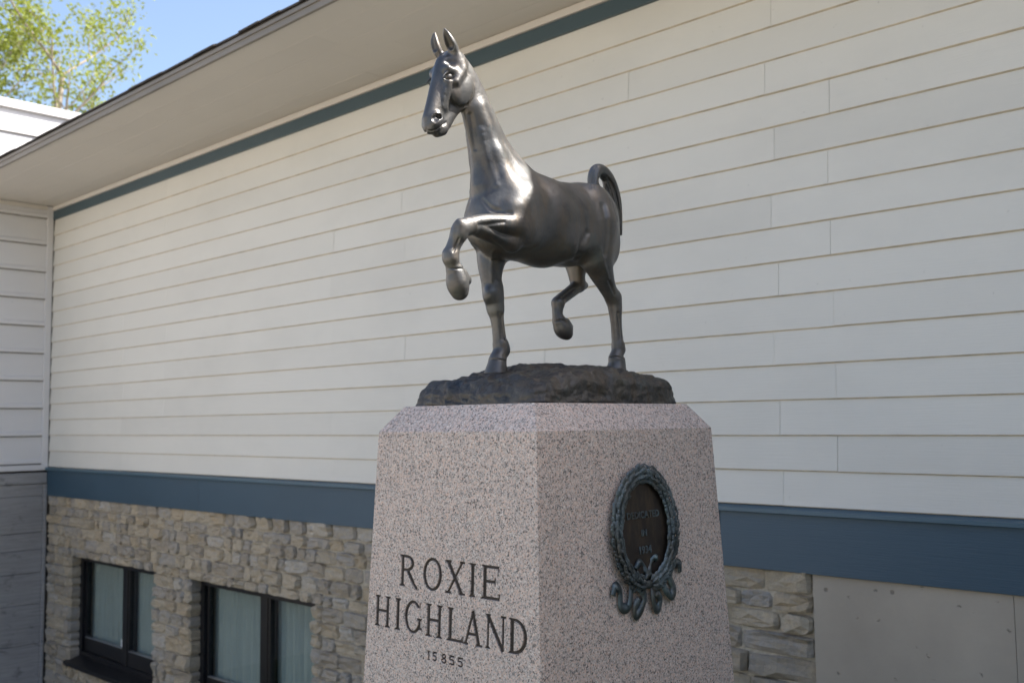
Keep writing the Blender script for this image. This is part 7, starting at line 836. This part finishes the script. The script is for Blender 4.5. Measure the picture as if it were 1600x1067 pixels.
  ["g", -1, 0.003, [[-0.3014, 0.015, 0.8172, -0.3103, 0.0122, 0.8133, 0.0008, 0.0012, 1.0], [-0.3103, 0.0122, 0.8133, -0.3226, 0.0089, 0.8076, 0.0012, 0.0016, 1.0], [-0.3226, 0.0089, 0.8076, -0.3336, 0.0073, 0.7998, 0.0016, 0.0019, 1.0], [-0.3336, 0.0073, 0.7998, -0.3427, 0.0072, 0.7908, 0.0019, 0.0022, 1.0], [-0.3427, 0.0072, 0.7908, -0.3493, 0.0078, 0.7815, 0.0022, 0.0025, 1.0], [-0.3493, 0.0078, 0.7815, -0.3551, 0.0077, 0.7725, 0.0025, 0.0026, 1.0], [-0.3551, 0.0077, 0.7725, -0.3606, 0.0072, 0.7634, 0.0026, 0.0027, 1.0], [-0.3606, 0.0072, 0.7634, -0.364, 0.0079, 0.7534, 0.0027, 0.0028, 1.0], [-0.364, 0.0079, 0.7534, -0.3693, 0.0068, 0.7432, 0.0028, 0.0027, 1.0], [-0.3693, 0.0068, 0.7432, -0.3728, 0.0072, 0.7316, 0.0027, 0.0026, 1.0], [-0.3728, 0.0072, 0.7316, -0.3787, 0.0058, 0.7183, 0.0026, 0.0023, 1.0], [-0.3787, 0.0058, 0.7183, -0.3848, 0.0042, 0.7028, 0.0023, 0.0021, 1.0], [-0.2611, 0.1029, 0.6535, -0.2625, 0.1042, 0.6396, 0.0017, 0.0013, 1.0]]],
  ["g", -1, 0.003, [[-0.3104, 0.0135, 0.8162, -0.3178, 0.0129, 0.812, 0.0008, 0.0012, 1.0], [-0.3178, 0.0129, 0.812, -0.3344, 0.0075, 0.8081, 0.0012, 0.0016, 1.0], [-0.3344, 0.0075, 0.8081, -0.3442, 0.0085, 0.8003, 0.0016, 0.0019, 1.0], [-0.3442, 0.0085, 0.8003, -0.3519, 0.0108, 0.7913, 0.0019, 0.0022, 1.0], [-0.3519, 0.0108, 0.7913, -0.3607, 0.0105, 0.7829, 0.0022, 0.0025, 1.0], [-0.3607, 0.0105, 0.7829, -0.3665, 0.0105, 0.7741, 0.0025, 0.0026, 1.0], [-0.3665, 0.0105, 0.7741, -0.3719, 0.0097, 0.765, 0.0026, 0.0027, 1.0], [-0.3719, 0.0097, 0.765, -0.375, 0.01, 0.7549, 0.0027, 0.0028, 1.0], [-0.375, 0.01, 0.7549, -0.3781, 0.01, 0.7441, 0.0028, 0.0027, 1.0], [-0.3781, 0.01, 0.7441, -0.3832, 0.0084, 0.733, 0.0027, 0.0026, 1.0], [-0.3832, 0.0084, 0.733, -0.3867, 0.0081, 0.7191, 0.0026, 0.0023, 1.0], [-0.3867, 0.0081, 0.7191, -0.3944, 0.0044, 0.7041, 0.0023, 0.0021, 1.0], [-0.3944, 0.0044, 0.7041, -0.3999, 0.0021, 0.6885, 0.0021, 0.0017, 1.0], [-0.3999, 0.0021, 0.6885, -0.4049, -0.0001, 0.675, 0.0017, 0.0014, 1.0], [-0.4049, -0.0001, 0.675, -0.407, -0.0006, 0.6652, 0.0014, 0.001, 1.0]]],
  ["g", -1, 0.003, [[-0.1252, 0.0881, 0.7226, -0.13, 0.0843, 0.7294, 0.0007, 0.0011, 1.0], [-0.13, 0.0843, 0.7294, -0.14, 0.0761, 0.74, 0.0011, 0.0015, 1.0], [-0.2344, -0.0012, 0.7779, -0.2333, 0.0008, 0.7869, 0.0019, 0.0021, 1.0], [-0.2333, 0.0008, 0.7869, -0.2348, 0.002, 0.7959, 0.0021, 0.0022, 1.0], [-0.2348, 0.002, 0.7959, -0.2374, 0.0046, 0.8049, 0.0022, 0.0022, 1.0], [-0.2374, 0.0046, 0.8049, -0.2408, 0.0084, 0.8145, 0.0022, 0.002, 1.0], [-0.2408, 0.0084, 0.8145, -0.2463, 0.011, 0.8244, 0.002, 0.0017, 1.0], [-0.2463, 0.011, 0.8244, -0.2537, 0.0115, 0.8337, 0.0017, 0.0013, 1.0], [-0.2537, 0.0115, 0.8337, -0.2585, 0.012, 0.8402, 0.0013, 0.0009, 1.0]]],
  ["g", -1, 0.003, [[-0.1345, 0.0916, 0.7235, -0.1393, 0.0879, 0.7304, 0.0007, 0.0011, 1.0], [-0.1393, 0.0879, 0.7304, -0.1494, 0.0799, 0.7411, 0.0011, 0.0015, 1.0], [-0.2366, 0.0091, 0.7769, -0.2373, 0.0096, 0.7864, 0.0019, 0.0021, 1.0], [-0.2373, 0.0096, 0.7864, -0.2386, 0.0104, 0.795, 0.0021, 0.0022, 1.0], [-0.2386, 0.0104, 0.795, -0.2407, 0.0121, 0.8032, 0.0022, 0.0022, 1.0], [-0.2407, 0.0121, 0.8032, -0.2434, 0.0147, 0.8117, 0.0022, 0.002, 1.0], [-0.2434, 0.0147, 0.8117, -0.2483, 0.0159, 0.8204, 0.002, 0.0017, 1.0], [-0.2483, 0.0159, 0.8204, -0.253, 0.0166, 0.828, 0.0017, 0.0013, 1.0], [-0.253, 0.0166, 0.828, -0.2574, 0.0162, 0.8337, 0.0013, 0.0009, 1.0]]],
  ["g", -1, 0.003, [[-0.1437, 0.0952, 0.7244, -0.1486, 0.0916, 0.7313, 0.0007, 0.0011, 1.0], [-0.1486, 0.0916, 0.7313, -0.1607, 0.0822, 0.7428, 0.0011, 0.0015, 1.0], [-0.2425, 0.0164, 0.777, -0.2432, 0.0168, 0.7864, 0.0019, 0.0021, 1.0], [-0.2432, 0.0168, 0.7864, -0.2443, 0.0173, 0.7947, 0.0021, 0.0022, 1.0], [-0.2443, 0.0173, 0.7947, -0.246, 0.0182, 0.8022, 0.0022, 0.0022, 1.0], [-0.246, 0.0182, 0.8022, -0.2499, 0.0179, 0.8102, 0.0022, 0.002, 1.0], [-0.2499, 0.0179, 0.8102, -0.252, 0.0192, 0.817, 0.002, 0.0017, 1.0], [-0.252, 0.0192, 0.817, -0.2561, 0.0187, 0.8235, 0.0017, 0.0013, 1.0], [-0.2561, 0.0187, 0.8235, -0.2582, 0.0189, 0.8279, 0.0013, 0.0009, 1.0]]],
 ]),
]

# ------------------------------------------------------------------ granite pedestal with carved lettering
PX, PY = -2.213, 2.4627
HX, HY, ZS, BAT = .342, .4312, 1.6745, .045
ped = tag(empty('pedestal', (PX, PY, 0)), 'tapered speckled pink granite pedestal carved ROXIE HIGHLAND under the bronze horse', 'pedestal')
def ring(z): 
    g = BAT * (ZS - z); return [(-HX - g, -HY - g, z), (HX + g, -HY - g, z), (HX + g, HY + g, z), (-HX - g, HY + g, z)]
def fy(z): return -HY - BAT * (ZS - z)
# glyphs as unions of polygons (u, z) in metres
TK, TN, SF = .0124, .0070, .0054
def quad(a, b, c, d): return [a, b, c, d]
def vstem(x, z0, z1, t=TK, l=1, r=1):
    s = .0075
    return [quad((x - t / 2, z0), (x + t / 2, z0), (x + t / 2, z1), (x - t / 2, z1)),
            quad((x - t / 2 - s * l, z0), (x + t / 2 + s * r, z0), (x + t / 2 + s * .3 * r, z0 + SF), (x - t / 2 - s * .3 * l, z0 + SF)),
            quad((x - t / 2 - s * .3 * l, z1 - SF), (x + t / 2 + s * .3 * r, z1 - SF), (x + t / 2 + s * r, z1), (x - t / 2 - s * l, z1))]
def bar(x0, z0, x1, z1, t):
    dx, dz = x1 - x0, z1 - z0; n_ = math.hypot(dx, dz); px, pz = -dz / n_ * t / 2, dx / n_ * t / 2
    return [[(x0 - px, z0 - pz), (x1 - px, z1 - pz), (x1 + px, z1 + pz), (x0 + px, z0 + pz)]]
def arc(cx, cz, rx, rz, a0, a1, ts=TK, tt=TN, n=28):
    o = [(cx + rx * math.cos(R(a0 + (a1 - a0) * i / n)), cz + rz * math.sin(R(a0 + (a1 - a0) * i / n))) for i in range(n + 1)]
    q = [(cx + (rx - ts) * math.cos(R(a0 + (a1 - a0) * i / n)), cz + (rz - tt) * math.sin(R(a0 + (a1 - a0) * i / n))) for i in range(n + 1)]
    return [[o[i], o[i + 1], q[i + 1], q[i]] for i in range(n)]
def glyph(ch, a, b, z0, h):
    z1 = z0 + h; m = (a + b) / 2; w = b - a; zm = z0 + h * .5
    if ch == 'I': return vstem(m, z0, z1)
    if ch == 'H': return vstem(a + .012, z0, z1) + vstem(b - .012, z0, z1) + bar(a + .012, zm + .002, b - .012, zm + .002, TN)
    if ch == 'L': return vstem(a + .012, z0, z1) + bar(a + .012, z0 + TN / 2, b, z0 + TN / 2, TN) + [[(b - .006, z0), (b, z0), (b + .002, z0 + .017), (b - .001, z0 + .017)]]
    if ch == 'E': return glyph('L', a, b, z0, h) + bar(a + .012, z1 - TN / 2, b - .004, z1 - TN / 2, TN) + [[(b - .010, z1), (b - .004, z1), (b - .002, z1 - .016), (b - .005, z1 - .016)]] + bar(a + .012, zm + .003, b - .018, zm + .003, TN) + bar(b - .018, zm - .008, b - .018, zm + .014, .004)
    if ch == 'O': return arc(m, zm, w / 2, h / 2 + .001, 0, 360, TK, TN, 48)
    if ch == 'X': return bar(a + .010, z1 - .001, b - .012, z0 + .001, TK) + bar(a + .012, z0 + .001, b - .012, z1 - .001, TN) + bar(a, z1 - .002, a + .024, z1 - .002, SF) + bar(b - .022, z1 - .002, b, z1 - .002, SF) + bar(a, z0 + .002, a + .024, z0 + .002, SF) + bar(b - .024, z0 + .002, b + .002, z0 + .002, SF)
    if ch == 'A': return bar(a + .009, z0 + .001, m + .001, z1, TN) + bar(m - .001, z1, b - .012, z0 + .001, TK) + bar(a + .019, z0 + h * .32, b - .022, z0 + h * .32, TN) + bar(a - .002, z0 + .002, a + .020, z0 + .002, SF) + bar(b - .024, z0 + .002, b + .002, z0 + .002, SF)
    if ch == 'N': return vstem(a + .010, z0, z1, TN, 1, 1) + vstem(b - .008, z0 + .004, z1, TN, 1, 1)[:1] + bar(b - .018, z1 - .002, b + .003, z1 - .002, SF) + bar(a + .008, z1 - .002, b - .008, z0 - .001, TK)
    if ch == 'D': return vstem(a + .012, z0, z1, TK, 1, 0) + arc(a + w * .30, zm, w * .70, h / 2, -90, 90) + bar(a + .008, z0 + TN / 2, a + w * .32, z0 + TN / 2, TN) + bar(a + .008, z1 - TN / 2, a + w * .32, z1 - TN / 2, TN)
    if ch == 'G': return arc(m, zm, w / 2 + .003, h / 2 + .001, 42, 330) + vstem(b - .006, z0 + .012, zm - .002, TK * .8, 1, 1) + bar(b - .006, z1 - .020, b - .004, z1 - .004, .004)
    if ch == 'R': return vstem(a + .012, z0, z1) + arc(a + w * .38, z0 + h * .745, w * .42, h * .255, -90, 90, TK, TN) + bar(a + .012, z1 - TN / 2, a + w * .4, z1 - TN / 2, TN) + bar(a + .012, z0 + h * .49 + TN / 2, a + w * .4, z0 + h * .49 + TN / 2, TN) + bar(a + w * .46, z0 + h * .5, a + w * .80, z0 + h * .12, TK) + bar(a + w * .78, z0 + h * .13, b, z0 - .004, TN * 1.3)
    t = .0042
    if ch == '1': return bar(m, z0, m, z1, t) + bar(m - .005, z1 - .007, m, z1 - .001, t * .8) + bar(m - .005, z0 + .001, m + .005, z0 + .001, .0022)
    if ch == '5': return bar(a + .003, z1 - t / 2, b - .002, z1 - t / 2, t) + bar(a + .0045, z1, a + .0035, z0 + h * .50, t * 1.1) + arc(m - .001, z0 + h * .31, w * .46, h * .32, -140, 125, t, t * .8)
    if ch == '8': return arc(m, z0 + h * .26, w * .46, h * .275, 0, 360, t, t * .8) + arc(m, z0 + h * .75, w * .38, h * .25, 0, 360, t, t * .8)
    if ch == '.': return [[(m - .002, z0 - .001), (m + .002, z0 - .001), (m + .002, z0 + .003), (m - .002, z0 + .003)]]
    return []
ROWS = [(1.2085, .0925, [('R', -.216, -.136), ('O', -.109, -.026), ('X', -.010, .072), ('I', .088, .120), ('E', .142, .213)]),
        (1.0755, .0930, [('H', -.331, -.258), ('I', -.238, -.204), ('G', -.185, -.114), ('H', -.0915, -.0195), ('L', .0035, .068), ('A', .0715, .147), ('N', .161, .238), ('D', .252, .320)]),
        (1.0085, .026, [('.', -.101, -.094), ('1', -.081, -.067), ('5', -.059, -.037), ('8', -.020, .004), ('5', .014, .039), ('5', .049, .074)])]
U0, U1, W0, W1 = -.343, .333, .996, 1.312
stp = .00125; nu = int(round((U1 - U0) / stp)); nw = int(round((W1 - W0) / stp))
SS = 3; stf = (U1 - U0) / (nu * SS)
mask = np.zeros((nw * SS, nu * SS), np.float32)
gu = U0 + (np.arange(nu * SS) + .5) * stf; gw = W0 + (np.arange(nw * SS) + .5) * (W1 - W0) / (nw * SS)
for zb, h, chars in ROWS:
    for ch, a, b in chars:
        for poly in glyph(ch, a, b, zb, h):
            P_ = np.array(poly); lo = P_.min(0); hi = P_.max(0)
            i0, i1 = np.searchsorted(gu, (lo[0], hi[0])); j0, j1 = np.searchsorted(gw, (lo[1], hi[1]))
            if i1 <= i0 or j1 <= j0: continue
            X_, Z_ = np.meshgrid(gu[i0:i1], gw[j0:j1]); ins = np.zeros(X_.shape, bool)
            for q in range(len(P_)):
                (xa, za), (xb, zb_) = P_[q], P_[(q + 1) % len(P_)]
                if za == zb_: continue
                c_ = (za > Z_) != (zb_ > Z_); ins ^= c_ & (X_ < (xb - xa) * (Z_ - za) / (zb_ - za) + xa)
            mask[j0:j1, i0:i1][ins] = 1
pad = np.pad(mask, SS)[: , :]
acc = np.zeros((nw + 1, nu + 1), np.float32)
for dj in range(-1, SS + 0):
    for di in range(-1, SS + 0):
        acc += pad[SS + dj - 1:, SS + di - 1:][:(nw + 1) * SS:SS, :(nu + 1) * SS:SS][:nw + 1, :nu + 1]
cov = np.clip(acc / ((SS + 1) ** 2) * 1.35, 0, 1)
uu = np.linspace(U0, U1, nu + 1); ww = np.linspace(W0, W1, nw + 1)
UU, WW = np.meshgrid(uu, ww)
pv = np.stack([UU, -HY - BAT * (ZS - WW) + cov * .0055, WW], -1).reshape(-1, 3)
ii = (np.arange(nw)[:, None] * (nu + 1) + np.arange(nu)[None, :]).ravel()
pf = np.stack([ii, ii + 1, ii + nu + 2, ii + nu + 1], 1)
# block around the lettering field
bv = []; bf = []
def addf(*pts):
    k = len(bv); bv.extend(pts); bf.append(tuple(range(k, k + len(pts))))
ZB = .24
top, bot = ring(ZS), ring(ZB)
TI, TH = .058, .080
cap = [(x_ - math.copysign(TI, x_), y_ - math.copysign(TI, y_), ZS + TH) for x_, y_, z_ in top]
for i in (1, 2, 3): addf(bot[i], bot[(i + 1) % 4], top[(i + 1) % 4], top[i])
for i in range(4): addf(top[i], top[(i + 1) % 4], cap[(i + 1) % 4], cap[i])
addf(*cap); addf(*bot[::-1])
def fp(u, z): return (u, fy(z), z)
hw = lambda z: HX + BAT * (ZS - z)
addf(bot[0], bot[1], fp(hw(W0), W0), fp(-hw(W0), W0))
addf(fp(-hw(W1), W1), fp(hw(W1), W1), top[1], top[0])
addf(fp(-hw(W0), W0), fp(U0, W0), fp(U0, W1), fp(-hw(W1), W1)); addf(fp(U1, W0), fp(hw(W0), W0), fp(hw(W1), W1), fp(U1, W1))
k = len(pv)
allv = np.concatenate([pv, np.array(bv)])
me = bpy.data.meshes.new('block')
me.from_pydata([], [], [])
faces = pf.tolist() + [tuple(k + q for q in f) for f in bf]
me.from_pydata(allv.tolist(), [], faces)
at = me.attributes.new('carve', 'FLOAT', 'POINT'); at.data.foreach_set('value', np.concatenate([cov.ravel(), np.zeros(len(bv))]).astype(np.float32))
me.materials.append(M['granite']); me.update()
link('block', me, ped)
box('plinth', (-HX - .20, HX + .20, -HY - .20, HY + .20, -.02, .238), M['granite'], ped, .012)

# ------------------------------------------------------------------ bronze horse on its cast rocky base
st = tag(empty('horse_statue', (PX, PY, ZS + TH)), 'dark bronze trotting horse statue with raised foreleg on top of the granite pedestal', 'statue')
hv, hq = sdf_mesh(HORSE, .0023, None, 5)
hv = np.stack([hv[:, 1], -hv[:, 0], hv[:, 2]], 1)      # forward is -Y, the horse's left is +X
link('horse', np_mesh('horse', hv, hq, M['bronze']), st)
# base
BXh, BYh = .280, .368
def btop(x_, y_):
    f_ = -y_
    z_ = .112 - .20 * max(0, f_ - .02) ** 2 * 2.2 - .12 * max(0, -f_ - .15) ** 2 * 3
    z_ += .020 * math.exp(-((x_ + .02) ** 2 + (f_ - .02) ** 2) / .014)
    z_ -= .10 * max(0, abs(x_) - .14) ** 2 * 5
    z_ += .016 * noise.fractal((x_ * 9 + 3, y_ * 9, 1.5), 1.0, 2.0, 4) * .6
    return z_
nt, nr = 300, 60
V_, F_ = [], []
for j in range(nr + 12):
    for i in range(nt):
        t_ = 2 * math.pi * i / nt; c_, s_ = math.cos(t_), math.sin(t_)
        r_ = 1 / ((abs(c_) ** 11 + abs(s_) ** 11) ** (1 / 11))
        wob = 1 + .018 * noise.noise((c_ * 2.5, s_ * 2.5, 7))
        if j <= nr: rr_ = (j / nr) ** .9; drop = 0
        else: rr_ = 1; drop = (j - nr) / 11
        x_, y_ = c_ * r_ * BXh * wob * rr_, s_ * r_ * BYh * wob * rr_
        e_ = max(0, rr_ - .86) / .14
        z_ = btop(x_, y_)
        zr = z_ * (1 - .42 * e_ ** 2.4)
        zz_ = zr * (1 - drop)
        sh = 1 - .055 * (zz_ / .10)              # sides lean in towards the top
        x_ *= sh; y_ *= sh
        p_ = Vector((x_ * 14, y_ * 14, zz_ * 20)); a_ = noise.fractal(p_, 1.0, 2.1, 5)
        rk = noise.ridged_multi_fractal(p_ * .8 + Vector((5, 2, 9)), 1.0, 2.0, 4, 1.0, 2.0) - 1.0
        hf_ = noise.fractal(p_ * 3.2 + Vector((0, 4, 1)), 1.0, 2.0, 3)
        amp = .009 * a_ + .0070 * rk + .0035 * hf_
        V_.append((x_ + c_ * amp * (rr_ if rr_ > .7 else 0) * (0 if drop >= 1 else 1), y_ + s_ * amp * (rr_ if rr_ > .7 else 0) * (0 if drop >= 1 else 1), max(zz_ + amp * (1 - drop) * .8, 0.0005) if drop < 1 else .0005))
for j in range(nr + 11):
    for i in range(nt):
        a_ = j * nt + i; b_ = j * nt + (i + 1) % nt
        F_.append((a_, a_ + nt, b_ + nt, b_))
mesh('rocky_base', V_, F_, M['bronze_rough'], st, True)
fixn(st.children[-1]) if False else None

# ------------------------------------------------------------------ bronze wreath plaque on the pedestal's long face
pl = tag(empty('plaque', (PX + HX + BAT * (ZS - 1.372), PY + .016, 1.372)), 'oval bronze plaque in a laurel wreath with ribbon tails on the pedestal side', 'plaque')
pl.scale = (.72, .92, .92); pl.rotation_euler = (0, -math.atan(BAT), 0)            # lies on the battered face; local X out, Y towards the wall, Z up
def oval(name, ry, rz, x0, x1, cz, mat, n=64):
    v = [(x0, ry * math.cos(2 * math.pi * i / n), cz + rz * math.sin(2 * math.pi * i / n)) for i in range(n)] + [(x1, ry * .985 * math.cos(2 * math.pi * i / n), cz + rz * .985 * math.sin(2 * math.pi * i / n)) for i in range(n)]
    f = [(i, (i + 1) % n, n + (i + 1) % n, n + i) for i in range(n)] + [tuple(range(n, 2 * n))]
    return fixn(mesh(name, v, f, mat, pl))
oval('plate', .148, .176, .001, .010, .012, M['bronze_plate'])
rl = random.Random(8)
wv, wf = [], []
def leaf(c, d, up, ln, wd, th):
    d = d.normalized(); s_ = d.cross(up).normalized(); k = len(wv)
    prof = [(0, .25), (.25, .8), (.5, 1), (.75, .75), (1, .05)]
    for t_, w_ in prof:
        p_ = c + d * ln * t_ + up * (th * math.sin(math.pi * t_) * 1.2)
        wv.extend([tuple(p_ - s_ * wd * w_), tuple(p_ + up * th * .9 * w_), tuple(p_ + s_ * wd * w_), tuple(p_ - up * th * .8)])
    for q in range(4):
        a_ = k + q * 4
        for e in range(4): wf.append((a_ + e, a_ + (e + 1) % 4, a_ + 4 + (e + 1) % 4, a_ + 4 + e))
# core roll
NW = 120; NC = 10
def wc(t_): return Vector((.014, .1510 * math.sin(t_), .004 + .178 * math.cos(t_)))
cvv, cff = [], []
for i in range(NW):
    t_ = 2 * math.pi * i / NW; c_ = wc(t_); o_ = Vector((0, .1510 * math.sin(t_), .178 * math.cos(t_))).normalized()
    for q in range(NC):
        a_ = 2 * math.pi * q / NC; r_ = .0125 * (1 + .2 * noise.noise((i * .5, q * .8, 2)))
        p_ = c_ + o_ * (r_ * 1.1 * math.cos(a_)) + Vector((1, 0, 0)) * (r_ * math.sin(a_)); cvv.append(tuple(p_))
for i in range(NW):
    for q in range(NC):
        a_, b_ = i * NC + q, ((i + 1) % NW) * NC + q
        cff.append((a_, i * NC + (q + 1) % NC, ((i + 1) % NW) * NC + (q + 1) % NC, b_))
wr = fixn(mesh('wreath', cvv, cff, M['bronze_green'], pl, True))
for i in range(46):
    for sgn in (1, -1):
        t_ = math.pi - sgn * (.10 + 2.98 * i / 46)
        o_ = Vector((0, math.sin(t_), math.cos(t_))); tg = Vector((0, math.cos(t_), -math.sin(t_))) * (-sgn)
        for lane, tilt in ((-1.5, -.6), (-.5, -.25), (.5, .25), (1.5, .6)):
            c_ = wc(t_) + o_ * lane * .0080 + Vector((.017 - abs(lane) * .006, 0, 0))
            leaf(c_, tg + o_ * (tilt + rl.uniform(-.2, .2)) + Vector((rl.uniform(.05, .25), 0, 0)), (Vector((1, 0, 0)) + o_ * lane * .5).normalized(), rl.uniform(.026, .040), rl.uniform(.0065, .0095), .004)
fixn(mesh('laurel_leaves', wv, wf, M['bronze_green'], wr, False))
def ribbon(pts, w0, name='ribbon', th=.007, twist=0.3):
    V2, F2 = [], []; n = 40
    P_ = [Vector((.012, y_, z_)) for y_, z_ in pts]
    def cat(t_):
        m_ = t_ * (len(P_) - 1); i = min(int(m_), len(P_) - 2); u = m_ - i
        p0, p1, p2, p3 = P_[max(i - 1, 0)], P_[i], P_[i + 1], P_[min(i + 2, len(P_) - 1)]
        return .5 * ((2 * p1) + (p2 - p0) * u + (2 * p0 - 5 * p1 + 4 * p2 - p3) * u * u + (3 * p1 - p0 - 3 * p2 + p3) * u ** 3)
    for i in range(n + 1):
        t_ = i / n; c_ = cat(t_); d_ = (cat(min(t_ + .01, 1)) - cat(max(t_ - .01, 0))).normalized()
        s_ = d_.cross(Vector((1, 0, 0))).normalized(); w_ = w0 * (1 if t_ < .9 else .75)
        ang = twist * math.sin(t_ * 7); s_ = (s_ * math.cos(ang) + Vector((1, 0, 0)) * math.sin(ang)); u_ = d_.cross(s_)
        c_ = c_ + Vector((.006 * math.sin(t_ * 9), 0, 0))
        for a_, b_ in ((-1, 0), (-.5, .9), (.0, .35), (.5, .9), (1, 0), (0, -1)): V2.append(tuple(c_ + s_ * w_ * a_ + u_ * th * b_))
    for i in range(n):
        for e in range(6): F2.append((i * 6 + e, i * 6 + (e + 1) % 6, i * 6 + 6 + (e + 1) % 6, i * 6 + 6 + e))
    F2 += [(0, 1, 2, 3, 4, 5), tuple(n * 6 + q for q in (5, 4, 3, 2, 1, 0))]
    return fixn(mesh(name, V2, F2, M['bronze_green'], pl, True))
ribbon([(-.085, -.150), (-.090, -.185), (-.105, -.232), (-.135, -.225), (-.140, -.180), (-.168, -.160), (-.182, -.185)], .0170)
ribbon([(-.030, -.190), (-.022, -.215), (-.040, -.250), (-.066, -.262), (-.070, -.232), (-.052, -.212)], .0175)
ribbon([(.030, -.185), (.024, -.215), (.035, -.250), (.060, -.258), (.072, -.228), (.050, -.212), (.046, -.200)], .0170)
ribbon([(.080, -.165), (.092, -.200), (.125, -.225), (.148, -.205), (.135, -.165), (.150, -.128), (.178, -.128), (.186, -.155)], .0170)
ribbon([(-.058, -.118), (-.040, -.098), (-.012, -.108), (.0, -.135), (.030, -.150)], .011)
ribbon([(.060, -.100), (.045, -.092), (.030, -.108), (.012, -.135), (-.020, -.160)], .011)
for txt, z_, s_ in (('DEDICATED', .040, .031), ('IN', -.018, .029), ('1934', -.074, .034)):
    cu = bpy.data.curves.new('lettering', 'FONT'); cu.body = txt; cu.size = s_; cu.extrude = .0022; cu.bevel_depth = .0008; cu.align_x = 'CENTER'; cu.space_character = 1.05; cu.resolution_u = 3
    tmp = bpy.data.objects.new('lettering', cu); COL.objects.link(tmp)
    bpy.context.view_layer.update()
    me = bpy.data.meshes.new_from_object(tmp.evaluated_get(bpy.context.evaluated_depsgraph_get()))
    bpy.data.objects.remove(tmp)
    me.transform(Matrix(((0, 0, 1, .0115), (1, 0, 0, 0), (0, 1, 0, z_), (0, 0, 0, 1))))
    me.materials.clear(); me.materials.append(M['bronze_green']); me.name = 'lettering'
    link('lettering', me, pl)

# ------------------------------------------------------------------ trees behind the white wing
def tree(name, label, base, height, stems, nleaf, crown, seed, leafsize):
    rt = random.Random(seed)
    root = tag(empty(name, base), label, 'tree', 'trees behind the white wing')
    V2, F2 = [], []
    tips = []
    def tube(p, q, r0, r1, n=6):
        d_ = (q - p).normalized(); s_ = d_.orthogonal().normalized(); u_ = d_.cross(s_); k = len(V2)
        for c_, r_ in ((p, r0), (q, r1)):
            for e in range(n): V2.append(tuple(c_ + (s_ * math.cos(e * 6.2832 / n) + u_ * math.sin(e * 6.2832 / n)) * r_))
        for e in range(n): F2.append((k + e, k + (e + 1) % n, k + n + (e + 1) % n, k + n + e))
    def grow(p, d_, ln, r_, lev):
        n = 4
        for i in range(n):
            d_ = (d_ + Vector((rt.gauss(0, .10), rt.gauss(0, .10), rt.gauss(.04, .05)))).normalized()
            q = p + d_ * ln / n; r2 = r_ * .86; tube(p, q, r_, r2); p, r_ = q, r2
            if lev < 3 and i > 0:
                for _ in range(rt.choice((1, 2, 2)) if lev else 2):
                    az = rt.uniform(0, 6.283); side = Vector((math.cos(az), math.sin(az), rt.uniform(.1, .8))).normalized()
                    grow(p, (d_ * .55 + side).normalized(), ln * rt.uniform(.34, .52), r_ * .55, lev + 1)
            if lev >= 2: tips.append(p)
        tips.append(p)
    for sx_, sy_, l_, r_ in stems:
        p0 = Vector((0, 0, 0)); p1 = Vector((sx_ * .4, sy_ * .4, height * .45)); tube(p0, p1, r_ * 1.5, r_)
        grow(p1, Vector((sx_ * .12, sy_ * .12, 1)).normalized(), l_, r_, 0)
    mesh('trunk', V2, F2, M['bark'], root, True)
    LV, LF, TI_ = [], [], []
    for _ in range(nleaf):
        c_ = rt.choice(tips); 
        if rt.random() < .35: tips.append(c_ + Vector((rt.gauss(0, .12), rt.gauss(0, .12), rt.gauss(0, .12))))
        p_ = c_ + Vector((rt.gauss(0, crown), rt.gauss(0, crown), rt.gauss(0, crown)))
        n_ = Vector((rt.gauss(0, 1), rt.gauss(0, 1), rt.gauss(.3, 1))).normalized(); s_ = n_.orthogonal().normalized()
        a_ = rt.uniform(0, 6.283); u_ = n_.cross(s_); s2 = s_ * math.cos(a_) + u_ * math.sin(a_); u2 = n_.cross(s2)
        l_ = leafsize * rt.uniform(.7, 1.3); k = len(LV)
        LV += [tuple(p_ - s2 * l_), tuple(p_ - u2 * l_ * .45 + n_ * l_ * .12), tuple(p_ + s2 * l_), tuple(p_ + u2 * l_ * .45 + n_ * l_ * .12)]
        LF.append((k, k + 1, k + 2, k + 3)); tt = rt.random(); TI_ += [tt] * 4
    o = mesh('crown', LV, LF, M['leaf'], root)
    at_ = o.data.attributes.new('tint', 'FLOAT', 'POINT'); at_.data.foreach_set('value', TI_)
    return root
tree('tree', 'thin branching tree with sparse spring-green leaves against the sky, right of the two', (-20.66, 7.58, -.5), 10.5, [(.2, .3, 4.6, .10), (-.9, -.9, 4.2, .07)], 6200, .15, 4, .055)
tree('tree', 'leafy yellow-green tree cut by the left edge of the picture', (-21.6, 5.9, -.5), 9.2, [(.1, .1, 4.2, .09), (.5, .7, 3.2, .06)], 9500, .20, 9, .06)
